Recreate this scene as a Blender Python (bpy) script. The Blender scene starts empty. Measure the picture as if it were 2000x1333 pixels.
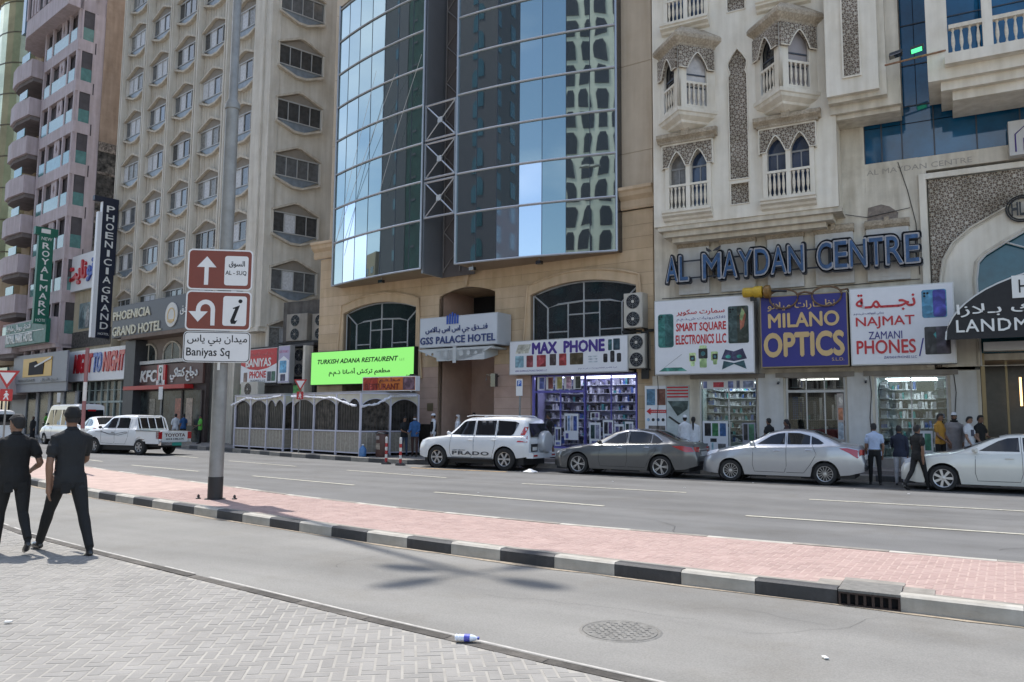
import bpy, bmesh, math, random
import numpy as np
from mathutils import Vector, Matrix
random.seed(7)
D = bpy.data; SC = bpy.context.scene; COL = SC.collection
rad = math.radians
# ------------------------------------------------------------------ camera
H_EYE = 1.77
YAW, PITCH, ROLL = rad(29.4), math.atan(0.1), 0.008
f0 = Vector((-math.sin(YAW)*math.cos(PITCH), math.cos(YAW)*math.cos(PITCH), math.sin(PITCH)))
r0 = Vector((math.cos(YAW), math.sin(YAW), 0)); u0 = r0.cross(f0)
r1 = r0*math.cos(ROLL)+u0*math.sin(ROLL); u1 = -r0*math.sin(ROLL)+u0*math.cos(ROLL)
cam = D.objects.new('camera', D.cameras.new('camera')); COL.objects.link(cam)
cam.matrix_world = Matrix(((r1.x, u1.x, -f0.x, 0), (r1.y, u1.y, -f0.y, 0), (r1.z, u1.z, -f0.z, H_EYE), (0, 0, 0, 1)))
cam.data.lens = 36*1520/2000; cam.data.sensor_width = 36; cam.data.clip_end = 3000; cam.data.clip_start = .05
SC.camera = cam
# ------------------------------------------------------------------ sky, sun, exposure
SUN_EL, SUN_AZ = 63.8, 159.0      # azimuth measured from +X towards +Y
w = D.worlds.new('World'); SC.world = w; w.use_nodes = True
nt = w.node_tree; bg = nt.nodes['Background']
sky = nt.nodes.new('ShaderNodeTexSky'); sky.sky_type = 'NISHITA'; sky.sun_disc = False
sky.sun_elevation = rad(SUN_EL); sky.sun_rotation = rad(90-SUN_AZ); sky.air_density = 1.1; sky.dust_density = 1.0; sky.ozone_density = 1.2
tc = nt.nodes.new('ShaderNodeTexCoord'); mp = nt.nodes.new('ShaderNodeMapping'); mp.inputs['Scale'].default_value = (1.2, 1.2, 3.2)
cn = nt.nodes.new('ShaderNodeTexNoise'); cn.inputs['Scale'].default_value = 1.7; cn.inputs['Detail'].default_value = 7
cr = nt.nodes.new('ShaderNodeValToRGB'); cr.color_ramp.elements[0].position = .47; cr.color_ramp.elements[1].position = .72
mx = nt.nodes.new('ShaderNodeMix'); mx.data_type = 'RGBA'
sc_ = nt.nodes.new('ShaderNodeMath'); sc_.operation = 'MULTIPLY'; sc_.inputs[1].default_value = .45
nt.links.new(tc.outputs['Generated'], mp.inputs['Vector']); nt.links.new(mp.outputs['Vector'], cn.inputs['Vector'])
nt.links.new(cn.outputs['Fac'], cr.inputs['Fac']); nt.links.new(cr.outputs['Color'], sc_.inputs[0]); nt.links.new(sc_.outputs[0], mx.inputs['Factor'])
nt.links.new(sky.outputs['Color'], mx.inputs['A']); mx.inputs['B'].default_value = (9.5, 9.8, 10.2, 1)
nt.links.new(mx.outputs['Result'], bg.inputs['Color']); bg.inputs['Strength'].default_value = 0.15
sun = D.objects.new('sun', D.lights.new('sun', 'SUN')); COL.objects.link(sun)
sun.data.energy = 3.0; sun.data.angle = rad(0.85); sun.data.color = (1.0, .955, .89)
sd = Vector((math.cos(rad(SUN_EL))*math.cos(rad(SUN_AZ)), math.cos(rad(SUN_EL))*math.sin(rad(SUN_AZ)), math.sin(rad(SUN_EL))))
sun.rotation_euler = sd.to_track_quat('Z', 'Y').to_euler(); sun.location = (-20, 10, 60)
vs = SC.view_settings; vs.view_transform = 'Standard'; vs.look = 'None'; vs.gamma = 1; vs.exposure = 0.85; vs.use_curve_mapping = False
SC.cycles.max_bounces = 7; SC.cycles.diffuse_bounces = 3; SC.cycles.glossy_bounces = 4; SC.cycles.transmission_bounces = 4
SC.cycles.use_denoising = True; SC.cycles.caustics_reflective = False; SC.cycles.caustics_refractive = False
SC.cycles.sample_clamp_indirect = 6
# ------------------------------------------------------------------ materials
MATS = {}
def mat(name, col, rough=.7, metal=0., var=.12, vscale=1.5, bump=0., bscale=30., streak=0., spec=.5, coat=0., emit=None, es=0., stain=0., wear=0.):
    if name in MATS: return MATS[name]
    m = D.materials.new(name); m.use_nodes = True; n = m.node_tree; b = n.nodes['Principled BSDF']
    b.inputs['Roughness'].default_value = rough; b.inputs['Metallic'].default_value = metal
    b.inputs['Specular IOR Level'].default_value = spec; b.inputs['Coat Weight'].default_value = coat; b.inputs['Coat Roughness'].default_value = .05
    L = n.links.new; N = n.nodes.new
    c = (*col, 1)
    if emit:
        b.inputs['Emission Color'].default_value = (*emit, 1); b.inputs['Emission Strength'].default_value = es
    if var or streak or stain or bump or wear:
        t = N('ShaderNodeTexCoord')
    b.inputs['Base Color'].default_value = c
    src = None
    if var:
        nz = N('ShaderNodeTexNoise'); nz.inputs['Scale'].default_value = vscale; nz.inputs['Detail'].default_value = 6; nz.inputs['Roughness'].default_value = .62
        L(t.outputs['Object'], nz.inputs['Vector'])
        r = N('ShaderNodeValToRGB'); e = r.color_ramp.elements
        e[0].position = .3; e[1].position = .72
        e[0].color = (*[x*(1-var*1.3) for x in col], 1); e[1].color = (*[min(1, x*(1+var*.8)) for x in col], 1)
        L(nz.outputs['Fac'], r.inputs['Fac']); src = r.outputs['Color']
    def mult(src, fac_out, dark, p0, p1):
        rr = N('ShaderNodeValToRGB'); rr.color_ramp.elements[0].position = p0; rr.color_ramp.elements[1].position = p1
        rr.color_ramp.elements[0].color = (*dark, 1); rr.color_ramp.elements[1].color = (1, 1, 1, 1)
        L(fac_out, rr.inputs['Fac'])
        mm = N('ShaderNodeMix'); mm.data_type = 'RGBA'; mm.blend_type = 'MULTIPLY'; mm.inputs['Factor'].default_value = 1
        if src: L(src, mm.inputs['A'])
        else: mm.inputs['A'].default_value = c
        L(rr.outputs['Color'], mm.inputs['B']); return mm.outputs['Result']
    if streak:
        mp = N('ShaderNodeMapping'); mp.inputs['Scale'].default_value = (2.2, 2.2, .22)
        L(t.outputs['Object'], mp.inputs['Vector'])
        nz = N('ShaderNodeTexNoise'); nz.inputs['Scale'].default_value = 1.6; nz.inputs['Detail'].default_value = 5
        L(mp.outputs['Vector'], nz.inputs['Vector'])
        d = 1-streak; src = mult(src, nz.outputs['Fac'], (d, d*.97, d*.92), .28, .66)
    if wear:      # long soft tracks along the traffic lanes
        mp = N('ShaderNodeMapping'); mp.inputs['Scale'].default_value = (.07, .85, 1)
        L(t.outputs['Object'], mp.inputs['Vector'])
        nz = N('ShaderNodeTexNoise'); nz.inputs['Scale'].default_value = 1.3; nz.inputs['Detail'].default_value = 4
        L(mp.outputs['Vector'], nz.inputs['Vector']); d = 1-wear; src = mult(src, nz.outputs['Fac'], (d, d, d), .35, .65)
        nz = N('ShaderNodeTexNoise'); nz.inputs['Scale'].default_value = 55; nz.inputs['Detail'].default_value = 3
        L(t.outputs['Object'], nz.inputs['Vector']); src = mult(src, nz.outputs['Fac'], (.86, .86, .86), .38, .6)
    if stain:
        nz = N('ShaderNodeTexNoise'); nz.inputs['Scale'].default_value = .55; nz.inputs['Detail'].default_value = 9; nz.inputs['Roughness'].default_value = .7
        L(t.outputs['Object'], nz.inputs['Vector']); d = 1-stain
        src = mult(src, nz.outputs['Fac'], (d, d*.98, d*.95), .36, .5)
    if src: L(src, b.inputs['Base Color'])
    if bump:
        nz = N('ShaderNodeTexNoise'); nz.inputs['Scale'].default_value = bscale; nz.inputs['Detail'].default_value = 4
        L(t.outputs['Object'], nz.inputs['Vector'])
        bp = N('ShaderNodeBump'); bp.inputs['Strength'].default_value = bump; bp.inputs['Distance'].default_value = .02
        L(nz.outputs['Fac'], bp.inputs['Height']); L(bp.outputs['Normal'], b.inputs['Normal'])
    MATS[name] = m; return m
def lamp_mat(name, col, s): return mat(name, (.04, .04, .04), .5, var=0, emit=col, es=s)
# ------------------------------------------------------------------ object helpers
def link(name, me, parent=None, loc=None):
    o = D.objects.new(name, me); COL.objects.link(o)
    if parent: o.parent = parent
    if loc: o.location = loc
    return o
def tag(o, label=None, cat=None, group=None, kind=None):
    for k, v in (('label', label), ('category', cat), ('group', group), ('kind', kind)):
        if v: o[k] = v
    return o
def thing(name, label, cat, loc=(0, 0, 0), rz=0, group=None):
    o = D.objects.new(name, None); COL.objects.link(o); o.location = loc; o.rotation_euler = (0, 0, rz); o.empty_display_size = .2
    return tag(o, label, cat, group)
def dup(o, parent=None, loc=None, rz=None, label=None, group=None):
    c = o.copy(); COL.objects.link(c)
    if parent is not None: c.parent = parent
    if loc is not None: c.location = loc
    if rz is not None: c.rotation_euler = (0, 0, rz)
    if label: c['label'] = label
    if group: c['group'] = group
    for ch in o.children: dup(ch, c)
    return c
class MB:
    def __init__(s): s.v = []; s.f = []; s.m = []
    def quad(s, a, b, c, d, m=0):
        i = len(s.v); s.v += [tuple(a), tuple(b), tuple(c), tuple(d)]; s.f.append((i, i+1, i+2, i+3)); s.m.append(m); return s
    def poly(s, pts, m=0):
        i = len(s.v); s.v += [tuple(p) for p in pts]; s.f.append(tuple(range(i, i+len(pts)))); s.m.append(m); return s
    def hexa(s, p, m=0):
        i = len(s.v); s.v += [tuple(q) for q in p]
        for f in ((0, 3, 2, 1), (4, 5, 6, 7), (0, 1, 5, 4), (1, 2, 6, 5), (2, 3, 7, 6), (3, 0, 4, 7)):
            s.f.append(tuple(i+k for k in f)); s.m.append(m)
        return s
    def box(s, x0, x1, y0, y1, z0, z1, m=0):
        return s.hexa([(x0, y0, z0), (x1, y0, z0), (x1, y1, z0), (x0, y1, z0), (x0, y0, z1), (x1, y0, z1), (x1, y1, z1), (x0, y1, z1)], m)
    def obox(s, c, hx, hy, hz, rz=0, m=0):
        ca, sa = math.cos(rz), math.sin(rz); P = []
        for z in (-hz, hz):
            for x, y in ((-hx, -hy), (hx, -hy), (hx, hy), (-hx, hy)):
                P.append((c[0]+x*ca-y*sa, c[1]+x*sa+y*ca, c[2]+z))
        return s.hexa(P, m)
    def prism(s, pts, y0, y1, m=0, axis='y'):
        """extrude 2-D outline (counter-clockwise) of (x,z) along y, (y,z) along x, or (x,y) along z"""
        def P(a, b, t): return {'y': (a, t, b), 'x': (t, a, b), 'z': (a, b, t)}[axis]
        n = len(pts); i = len(s.v)
        s.v += [P(a, b, y0) for a, b in pts]+[P(a, b, y1) for a, b in pts]
        s.f.append(tuple(range(i, i+n))); s.f.append(tuple(range(i+2*n-1, i+n-1, -1))); s.m += [m, m]
        for k in range(n):
            j = (k+1) % n; s.f.append((i+k, i+n+k, i+n+j, i+j)); s.m.append(m)
        return s
    def cyl(s, p0, p1, r0, r1=None, n=10, m=0, caps=True):
        r1 = r0 if r1 is None else r1
        return s.tube([p0, p1], [r0, r1], n, m, caps)
    def tube(s, path, r, n=8, m=0, caps=True):
        path = [Vector(p) for p in path]; R = r if isinstance(r, (list, tuple)) else [r]*len(path)
        i0 = len(s.v); prev = None
        for k, p in enumerate(path):
            t = (path[min(k+1, len(path)-1)]-path[max(k-1, 0)]).normalized()
            a = prev if prev is not None and abs(prev.dot(t)) < .95 else (Vector((0, 0, 1)) if abs(t.z) < .9 else Vector((1, 0, 0)))
            u = t.cross(a).normalized(); v = t.cross(u); prev = a
            for q in range(n):
                an = 2*math.pi*q/n; s.v.append(tuple(p+(u*math.cos(an)+v*math.sin(an))*R[k]))
        for k in range(len(path)-1):
            for q in range(n):
                a = i0+k*n+q; b = i0+k*n+(q+1) % n; s.f.append((a, b, b+n, a+n)); s.m.append(m)
        if caps:
            s.f.append(tuple(i0+q for q in range(n))[::-1]); s.f.append(tuple(i0+(len(path)-1)*n+q for q in range(n))); s.m += [m, m]
        return s
    def lathe(s, prof, c=(0, 0, 0), n=12, m=0, axis='z', caps=True):
        i0 = len(s.v)
        for r, z in prof:
            for q in range(n):
                a = 2*math.pi*q/n; x, y = r*math.cos(a), r*math.sin(a)
                s.v.append({'z': (c[0]+x, c[1]+y, c[2]+z), 'y': (c[0]+x, c[1]+z, c[2]+y), 'x': (c[0]+z, c[1]+x, c[2]+y)}[axis])
        for k in range(len(prof)-1):
            for q in range(n):
                a = i0+k*n+q; b = i0+k*n+(q+1) % n; s.f.append((a, b, b+n, a+n)); s.m.append(m)
        if caps:
            s.f.append(tuple(i0+q for q in range(n))[::-1]); s.f.append(tuple(i0+(len(prof)-1)*n+q for q in range(n))); s.m += [m, m]
        return s
    def grid(s, rows, m=0, close=False):
        """rows: list of equal-length point lists"""
        i = len(s.v); n = len(rows[0])
        for r in rows: s.v += [tuple(p) for p in r]
        for a in range(len(rows)-1):
            for b in range(n if close else n-1):
                c = (b+1) % n; s.f.append((i+a*n+b, i+a*n+c, i+(a+1)*n+c, i+(a+1)*n+b)); s.m.append(m)
        return s
    def mesh(s, name, mats, smooth=False):
        me = D.meshes.new(name); me.from_pydata(s.v, [], s.f)
        mats = mats if isinstance(mats, (list, tuple)) else [mats]
        for x in mats: me.materials.append(x)
        if len(mats) > 1: me.polygons.foreach_set('material_index', s.m)
        bm = bmesh.new(); bm.from_mesh(me)
        if smooth: bmesh.ops.remove_doubles(bm, verts=bm.verts, dist=.0004)
        bmesh.ops.recalc_face_normals(bm, faces=bm.faces)
        if smooth:
            for f in bm.faces: f.smooth = True
            for e in bm.edges:
                if len(e.link_faces) == 2 and e.calc_face_angle(0) > rad(38): e.smooth = False
        bm.to_mesh(me); bm.free(); me.update()
        return me
    def build(s, name, mats, parent=None, smooth=False, loc=None):
        return link(name, s.mesh(name, mats, smooth), parent, loc)
def boxo(name, d, m, parent=None): return MB().box(*d).build(name, m, parent)
def eval_mesh(o, name):
    dg = bpy.context.evaluated_depsgraph_get(); me = D.meshes.new_from_object(o.evaluated_get(dg)); me.name = name
    return me
def plate(name, outer, holes, depth, m, parent=None, loc=(0, 0, 0)):
    """flat plate in the local XZ plane with holes; front face at y=loc.y, thickness goes to +y"""
    c = D.curves.new('tmp', 'CURVE'); c.dimensions = '2D'; c.fill_mode = 'BOTH'; c.extrude = depth/2
    for pts in [outer]+holes:
        sp = c.splines.new('POLY'); sp.points.add(len(pts)-1)
        for i, p in enumerate(pts): sp.points[i].co = (p[0], p[1], 0, 1)
        sp.use_cyclic_u = True
    o = D.objects.new('tmp', c); COL.objects.link(o); bpy.context.view_layer.update()
    me = eval_mesh(o, name); D.objects.remove(o)
    me.transform(Matrix.Translation((0, depth/2, 0)) @ Matrix.Rotation(rad(90), 4, 'X'))
    me.materials.clear(); me.materials.append(m)
    return link(name, me, parent, loc)
# Arabic shaping with presentation forms: base -> first form, number of forms (iso, fin, ini, med)
AR = {}
def _ar(ch, base, n): AR[ch] = (base, n)
for ch, b_, n_ in (('ا', 0xFE8D, 2), ('أ', 0xFE83, 2), ('ة', 0xFE93, 2), ('ب', 0xFE8F, 4), ('ت', 0xFE95, 4), ('ج', 0xFE9D, 4), ('د', 0xFEA9, 2), ('ذ', 0xFEAB, 2),
                   ('ر', 0xFEAD, 2), ('ز', 0xFEAF, 2), ('س', 0xFEB1, 4), ('ش', 0xFEB5, 4), ('ض', 0xFEBD, 4), ('ط', 0xFEC1, 4), ('ظ', 0xFEC5, 4), ('ع', 0xFEC9, 4), ('ف', 0xFED1, 4),
                   ('ق', 0xFED5, 4), ('ك', 0xFED9, 4), ('ل', 0xFEDD, 4), ('م', 0xFEE1, 4), ('ن', 0xFEE5, 4), ('ه', 0xFEE9, 4), ('و', 0xFEED, 2), ('ى', 0xFEEF, 2), ('ي', 0xFEF1, 4), ('ح', 0xFEA1, 4), ('خ', 0xFEA5, 4)):
    _ar(ch, b_, n_)
def arab(t):
    out = []; i = 0
    joins = lambda c: c in AR and AR[c][1] == 4
    while i < len(t):
        c = t[i]
        if c == 'ـ': out.append(c); i += 1; continue
        if c not in AR: out.append(c); i += 1; continue
        prev = i > 0 and (joins(t[i-1]) or t[i-1] == 'ـ')
        if c == 'ل' and i+1 < len(t) and t[i+1] == 'ا':
            out.append(chr(0xFEFC if prev else 0xFEFB)); i += 2; continue
        nxt = i+1 < len(t) and (t[i+1] in AR or t[i+1] == 'ـ')
        b, n = AR[c]
        if n == 4: k = (3 if nxt else 1) if prev else (2 if nxt else 0)
        else: k = 1 if prev else 0
        out.append(chr(b+k)); i += 1
    return ''.join(out[::-1])
def text(s, x0, x1, z0, z1, y, m, parent, depth=.01, bold=0., name='lettering', mats2=None, shear=0., wide=False, arabic=False, space=1., sc=False):
    """flat lettering facing -y that fills the box x0..x1, z0..z1 (local to parent)"""
    c = D.curves.new('tmp', 'FONT'); c.body = arab(s) if arabic else s; c.extrude = .01; c.resolution_u = 2 if len(s) > 6 else 4; c.shear = shear; c.space_character = space
    o = D.objects.new('tmp', c); COL.objects.link(o); bpy.context.view_layer.update()
    me = eval_mesh(o, name); D.objects.remove(o)
    n = len(me.vertices); co = np.empty(n*3); me.vertices.foreach_get('co', co); co = co.reshape(-1, 3)
    if n == 0: return None
    mn, mxx = co.min(0), co.max(0); ex = np.maximum(mxx-mn, 1e-6)
    out = np.empty_like(co)
    out[:, 0] = x0+(co[:, 0]-mn[0])/ex[0]*(x1-x0); out[:, 2] = z0+(co[:, 1]-mn[1])/ex[1]*(z1-z0)
    out[:, 1] = y-(co[:, 2]-mn[2])/ex[2]*depth
    me.vertices.foreach_set('co', out.reshape(-1)); me.update()
    if bold:        # thicken the strokes by merging slightly shifted copies
        sx, sz = bold*(x1-x0)/ex[0], bold*(z1-z0)/ex[1]; dirs = [(0, 0), (-1, 0), (1, 0), (0, -1), (0, 1)] if bold < .04 else [(0, 0)]+[(math.cos(a), math.sin(a)) for a in [k*math.pi/4 for k in range(8)]]
        bm = bmesh.new()
        for i, (dx, dz) in enumerate(dirs):
            m2 = me.copy(); m2.transform(Matrix.Translation((dx*sx, -i*.00012, dz*sz))); bm.from_mesh(m2); D.meshes.remove(m2)
        bm.to_mesh(me); bm.free()
    me.materials.clear(); me.materials.append(m)
    return link(name, me, parent)
def rrect(x0, x1, z0, z1, r, n=5):
    P = []
    for cx, cz, a in ((x1-r, z0+r, -90), (x1-r, z1-r, 0), (x0+r, z1-r, 90), (x0+r, z0+r, 180)):
        for k in range(n+1):
            t = rad(a+90*k/n); P.append((cx+r*math.cos(t), cz+r*math.sin(t)))
    return P
def circ(cx, cz, r, n=20, ry=None):
    ry = ry or r
    return [(cx+r*math.cos(2*math.pi*k/n), cz+ry*math.sin(2*math.pi*k/n)) for k in range(n)]
# ================================================================== ground, roads, kerbs, paving
M_road = mat('asphalt', (.175, .174, .172), .88, wear=.2, var=.12, vscale=.5, bump=.35, bscale=90, stain=.12)
M_slip = mat('worn_asphalt', (.25, .243, .226), .9, wear=.2, var=.1, vscale=.6, bump=.3, bscale=80, stain=.1)
M_bay = mat('shaded_bay_asphalt', (.09, .088, .085), .9, var=.3, vscale=2.2, bump=.35, bscale=70, stain=.2)
M_joint = mat('joint_sand', (.335, .317, .285), .95, var=.15, vscale=4)
M_pav = [mat('paver_a', (.262, .251, .234), .9, var=.12, vscale=3, bump=.25, bscale=60), mat('paver_b', (.25, .24, .224), .9, var=.12, vscale=3, bump=.25, bscale=60), mat('paver_c', (.272, .261, .244), .9, var=.12, vscale=3, bump=.25, bscale=60)]
M_red = [mat('red_paver_a', (.385, .275, .248), .9, var=.1, vscale=2.5, bump=.25, bscale=60), mat('red_paver_b', (.37, .262, .236), .9, var=.1, vscale=2.5, bump=.25, bscale=60), mat('red_paver_c', (.4, .29, .262), .9, var=.1, vscale=2.5, bump=.25, bscale=60)]
M_redj = mat('red_joint_sand', (.44, .33, .29), .95, var=.15, vscale=4)
M_kw = mat('kerb_white_paint', (.52, .5, .455), .8, var=.12, vscale=3, streak=.22, stain=.22, bump=.2, bscale=40)
M_kb = mat('kerb_black_paint', (.05, .051, .054), .65, var=.3, vscale=5, bump=.2, bscale=40, stain=-.6)
M_kg = mat('kerb_concrete', (.27, .25, .22), .9, var=.2, vscale=6, bump=.4, bscale=40)
M_line = mat('road_paint', (.5, .48, .4), .8, var=.25, vscale=8)
M_walk = mat('far_pavement', (.19, .18, .17), .85, var=.18, vscale=2, bump=.2, bscale=40, stain=.15)
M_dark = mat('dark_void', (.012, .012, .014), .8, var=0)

g = MB().poly([(-900, -500, -.02), (600, -500, -.02), (600, 900, -.02), (-900, 900, -.02)]).build('ground', mat('sand_ground', (.3, .27, .22), .95, var=.2, vscale=.3)); tag(g, kind='structure')
ROADP = [(40, 3.5), (40, 26), (-16.3, 25.9), (-17.6, 24.6), (-21, 25), (-26, 26), (-32.4, 28.1), (-40, 30), (-50, 31.8), (-62, 33.6), (-80, 36.4), (-130, 44), (-260, 80), (-260, -40), (-60, 6)]
r = MB().poly([(x, y, 0) for x, y in ROADP]).build('road', M_road); tag(r, kind='structure')
# parking bay strip, asphalt colour darkened for the building shade along the kerb
b = MB().poly([(x, y, .004) for x, y in ((14, 22.6), (14, 25.7), (-16.2, 25.7), (-17.4, 24.3), (-16.6, 22.8))]).build('parking_bay', M_bay); tag(b, kind='structure')
NEARM = [(-60, 22), (-40, 16.6), (-30, 13.9), (-20.4, 11.4), (-16.2, 10.4), (-12.5, 9.74), (-11.3, 9.52), (-9.2, 9.16), (-7.5, 8.87), (-5.9, 8.67), (-4.36, 8.52), (-2, 8.36), (0.5, 8.27), (4, 8.2), (12, 8.1), (30, 8.0)]
FARM = [(-60, 26), (-40, 19.6), (-30, 17.2), (-22.7, 14.9), (-18.9, 13.95), (-15.5, 13.1), (-12.4, 12.3), (-9.4, 11.72), (-8, 11.5), (-5.8, 11.25), (-2.5, 11.2), (.5, 11.13), (4, 11.1), (12, 11.1), (30, 11.1)]
EDGE = [(-60, 22), (-45, 16.4), (-28, 10.6), (-18, 8.1), (-11.3, 6.37), (-9.1, 6.0), (-6.3, 5.56), (-4.43, 5.27), (-3.31, 5.12), (-2.39, 4.99), (-1.7, 4.91), (2, 4.6), (10, 4.2), (30, 3.8)]
s = MB().poly([(x, y, .004) for x, y in NEARM]+[(x, y-.4, .004) for x, y in EDGE[::-1]]).build('slip_road', M_slip); tag(s, kind='structure')
def interp(path, x): return float(np.interp(x, [p[0] for p in path], [p[1] for p in path]))
def offs(path, d):
    out = []
    for i, p in enumerate(path):
        a, b = path[max(i-1, 0)], path[min(i+1, len(path)-1)]; t = Vector((b[0]-a[0], b[1]-a[1])).normalized()
        out.append((p[0]-t.y*d, p[1]+t.x*d))
    return out
def resample(path, step):
    pts = [Vector(p) for p in path]; out = [pts[0].copy()]; left = step
    for a, b in zip(pts, pts[1:]):
        L = (b-a).length; d = left
        while d <= L: out.append(a+(b-a)*d/L); d += step
        left = d-L
    return out
def kerb(name, path, length, wid, z0, z1, mats, skip=None, gap=.006, bev=.02, parent_mat=None, jitter=.004, anchor_end=False, ph=0):
    """row of kerb stones; path is the road-side foot of the kerb, thickness goes to the left of the walking direction"""
    root = MB().poly([(p[0], p[1], z0+.001) for p in [path[0]]+path[1:]]+[(p[0], p[1], z0+.001) for p in offs(path, wid)[::-1]]).build(name, M_kg); tag(root, kind='structure')
    pts = resample(path[::-1], length)[::-1] if anchor_end else resample(path, length); cache = {}
    for i in range(len(pts)-1):
        a, b = pts[i], pts[i+1]; mid = (a+b)/2
        if skip and skip(mid.x): continue
        t = (b-a); L = t.length-gap; ang = math.atan2(t.y, t.x)
        key = (round(L, 2), (i+ph) % 4)
        if key not in cache:
            h = L/2; e = bev+random.uniform(0, .006)
            mb = MB().prism([(0, z0), (wid, z0), (wid, z1-.004), (e+.005, z1), (0, z1-e)], -h, h, axis='x')
            cache[key] = mb.mesh('kerb_stone', mats[(i+ph) % len(mats)])
        o = link('kerb_stone', cache[key], root, (mid.x, mid.y, random.uniform(-jitter, jitter))); o.rotation_euler = (0, 0, ang)
    return root
kp = [p for p in NEARM if -42 < p[0] < 13]
# phase the black and white blocks with the photograph
kp1 = [(-41.2, 16.95)]+[p for p in kp if -41 < p[0] < -1.1]+[(-1.04, 8.33)]
nb = len(resample(kp1[::-1], .79))-1
kerb('median_near_kerb', kp1, .79, .15, 0, .16, [M_kb, M_kw], anchor_end=True, ph=(nb-1) % 2)
kerb('median_kerb', [(-.5, 8.31), (.5, 8.27), (4, 8.2), (12, 8.1)], .98, .15, 0, .16, [M_kw, M_kb])
kerb('median_far_kerb', offs([p for p in FARM if -42 < p[0] < 13], 0)[::-1], 1.16, .13, 0, .15, [M_kw, M_kg])
M_kd = mat('kerb_dark_grime', (.075, .068, .06), .9, var=.35, vscale=9, bump=.4, bscale=40)
kerb('near_kerb', [p for p in EDGE if -30 < p[0] < 9][::-1], .9, .12, 0.0, .131, [M_kd, mat('kerb_dark_worn', (.11, .1, .088), .9, var=.35, vscale=9, bump=.4, bscale=40)], jitter=.003)
el = resample([p for p in EDGE if -30 < p[0] < 9], .3); e2 = [Vector(q) for q in offs([tuple(p) for p in el], -.03)]
ke = MB()
for i in range(len(el)-1):
    if random.random() < .93: ke.quad((el[i].x, el[i].y+.004, .1345), (el[i+1].x, el[i+1].y+.004, .1345), (e2[i+1].x, e2[i+1].y, .1375), (e2[i].x, e2[i].y, .1375))
tag(ke.build('kerb_worn_edge', mat('kerb_edge_pale', (.45, .43, .4), .9, var=.3, vscale=12)), kind='structure')
FARK = [(-130, 43.9), (-80, 36.3), (-62, 33.5), (-50, 31.6), (-40, 29.8), (-32.4, 27.75), (-26, 25.6), (-21, 24.6), (-17.8, 24.25), (-16.4, 25.65), (14, 25.65)]
kerb('far_kerb', [p for p in FARK if p[0] > -81], 1.05, .16, 0, .19, [M_kb, M_kg], jitter=.003)
fp = offs(FARK, .15)
fw = MB().poly([(x, y, .185) for x, y in fp]+[(14, 60, .185), (-130, 90, .185)]).build('far_pavement', M_walk); tag(fw, kind='structure')
# raised granite walkway before the shops
wk = MB().box(-16.2, 14, 26.15, 28.6, .1, .3).build('shop_walkway', mat('granite_step', (.23, .2, .185), .6, var=.2, vscale=20, stain=.2)); tag(wk, kind='structure')
wk2 = MB().poly([(x, y, .3) for x, y in ((-16.2, 26.6), (-16.2, 29), (-30, 30.3), (-30, 29.2))]).build('terrace', M_walk); tag(wk2, kind='structure')
med = MB().poly([(x, y, .1405) for x, y in offs(NEARM, .1)]+[(x, y, .1405) for x, y in offs(FARM, -.06)[::-1]]).build('median', M_redj); tag(med, kind='structure')
near = MB().poly([(x, y, .1185) for x, y in offs(EDGE, -.1)]+[(30, -60, .1185), (-60, -60, .1185)]).build('near_pavement', M_joint); tag(near, kind='structure')
def paving(root, inside, x0, x1, y0, y1, ang, L, z0, z1, mats, dist=lambda x, y: math.hypot(x, y)):
    W = L/2; ca, sa = math.cos(ang), math.sin(ang); cx, cy = (x0+x1)/2, (y0+y1)/2; R = math.hypot(x1-x0, y1-y0)/2/W+4
    g = .0032; cells = []
    K = int(R)
    for k in range(-K, K):
        for j in range(-K, K):
            ox, oy = k+2*j, k-2*j
            if abs(ox) > R or abs(oy) > R: continue
            for (a, b, ww, hh, hz) in ((ox, oy, 2, 1, 0), (ox+2, oy-1, 1, 2, 1)):
                u, v = (a+ww/2)*W, (b+hh/2)*W; x = cx+u*ca-v*sa; y = cy+u*sa+v*ca
                if x0 < x < x1 and y0 < y < y1 and inside(x, y): cells.append((dist(x, y), x, y, hz))
    cells.sort(); nm = 'paving_brick'
    protos = []
    for m in mats:
        h, q, e = L/2-g, W/2-g, .006
        mb = MB(); P = [(-h, -q, z0), (h, -q, z0), (h, q, z0), (-h, q, z0), (-h+e, -q+e, z1), (h-e, -q+e, z1), (h-e, q-e, z1), (-h+e, q-e, z1)]
        protos.append(mb.hexa(P).mesh(nm, m))
    for d, x, y, hz in cells[:300]:
        o = link(nm, random.choice(protos), root, (x, y, random.uniform(-.0012, .0008))); o.rotation_euler = (random.uniform(-.003, .003), random.uniform(-.003, .003), ang+hz*rad(90))
    mb = MB()
    for d, x, y, hz in cells[300:]:
        a = ang+hz*rad(90); c2, s2 = math.cos(a), math.sin(a); h, q, e = L/2-g, W/2-g, .006; dz = random.uniform(-.0012, .0008); P = []
        for (u, v, z) in ((-h, -q, z0), (h, -q, z0), (h, q, z0), (-h, q, z0), (-h+e, -q+e, z1), (h-e, -q+e, z1), (h-e, q-e, z1), (-h+e, q-e, z1)):
            P.append((x+u*c2-v*s2, y+u*s2+v*c2, z+dz))
        mb.hexa(P, random.randrange(len(mats)))
    o = mb.build('paving_bricks', mats, root); tag(o, kind='stuff')
paving(near, lambda x, y: y < interp(EDGE, x)-.125, -14.5, 1.2, 2.6, 7.2, rad(37), .182, .09, .1205, M_pav)
paving(med, lambda x, y: interp(NEARM, x)+.29 < y < interp(FARM, x)-.15 and not (-1.3 < x < -.3 and y < 9.0), -15, 3.5, 8, 13.4, rad(-3), .17, .11, .142, M_red, dist=lambda x, y: math.hypot(x-.4, (y-8.5)))
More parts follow.
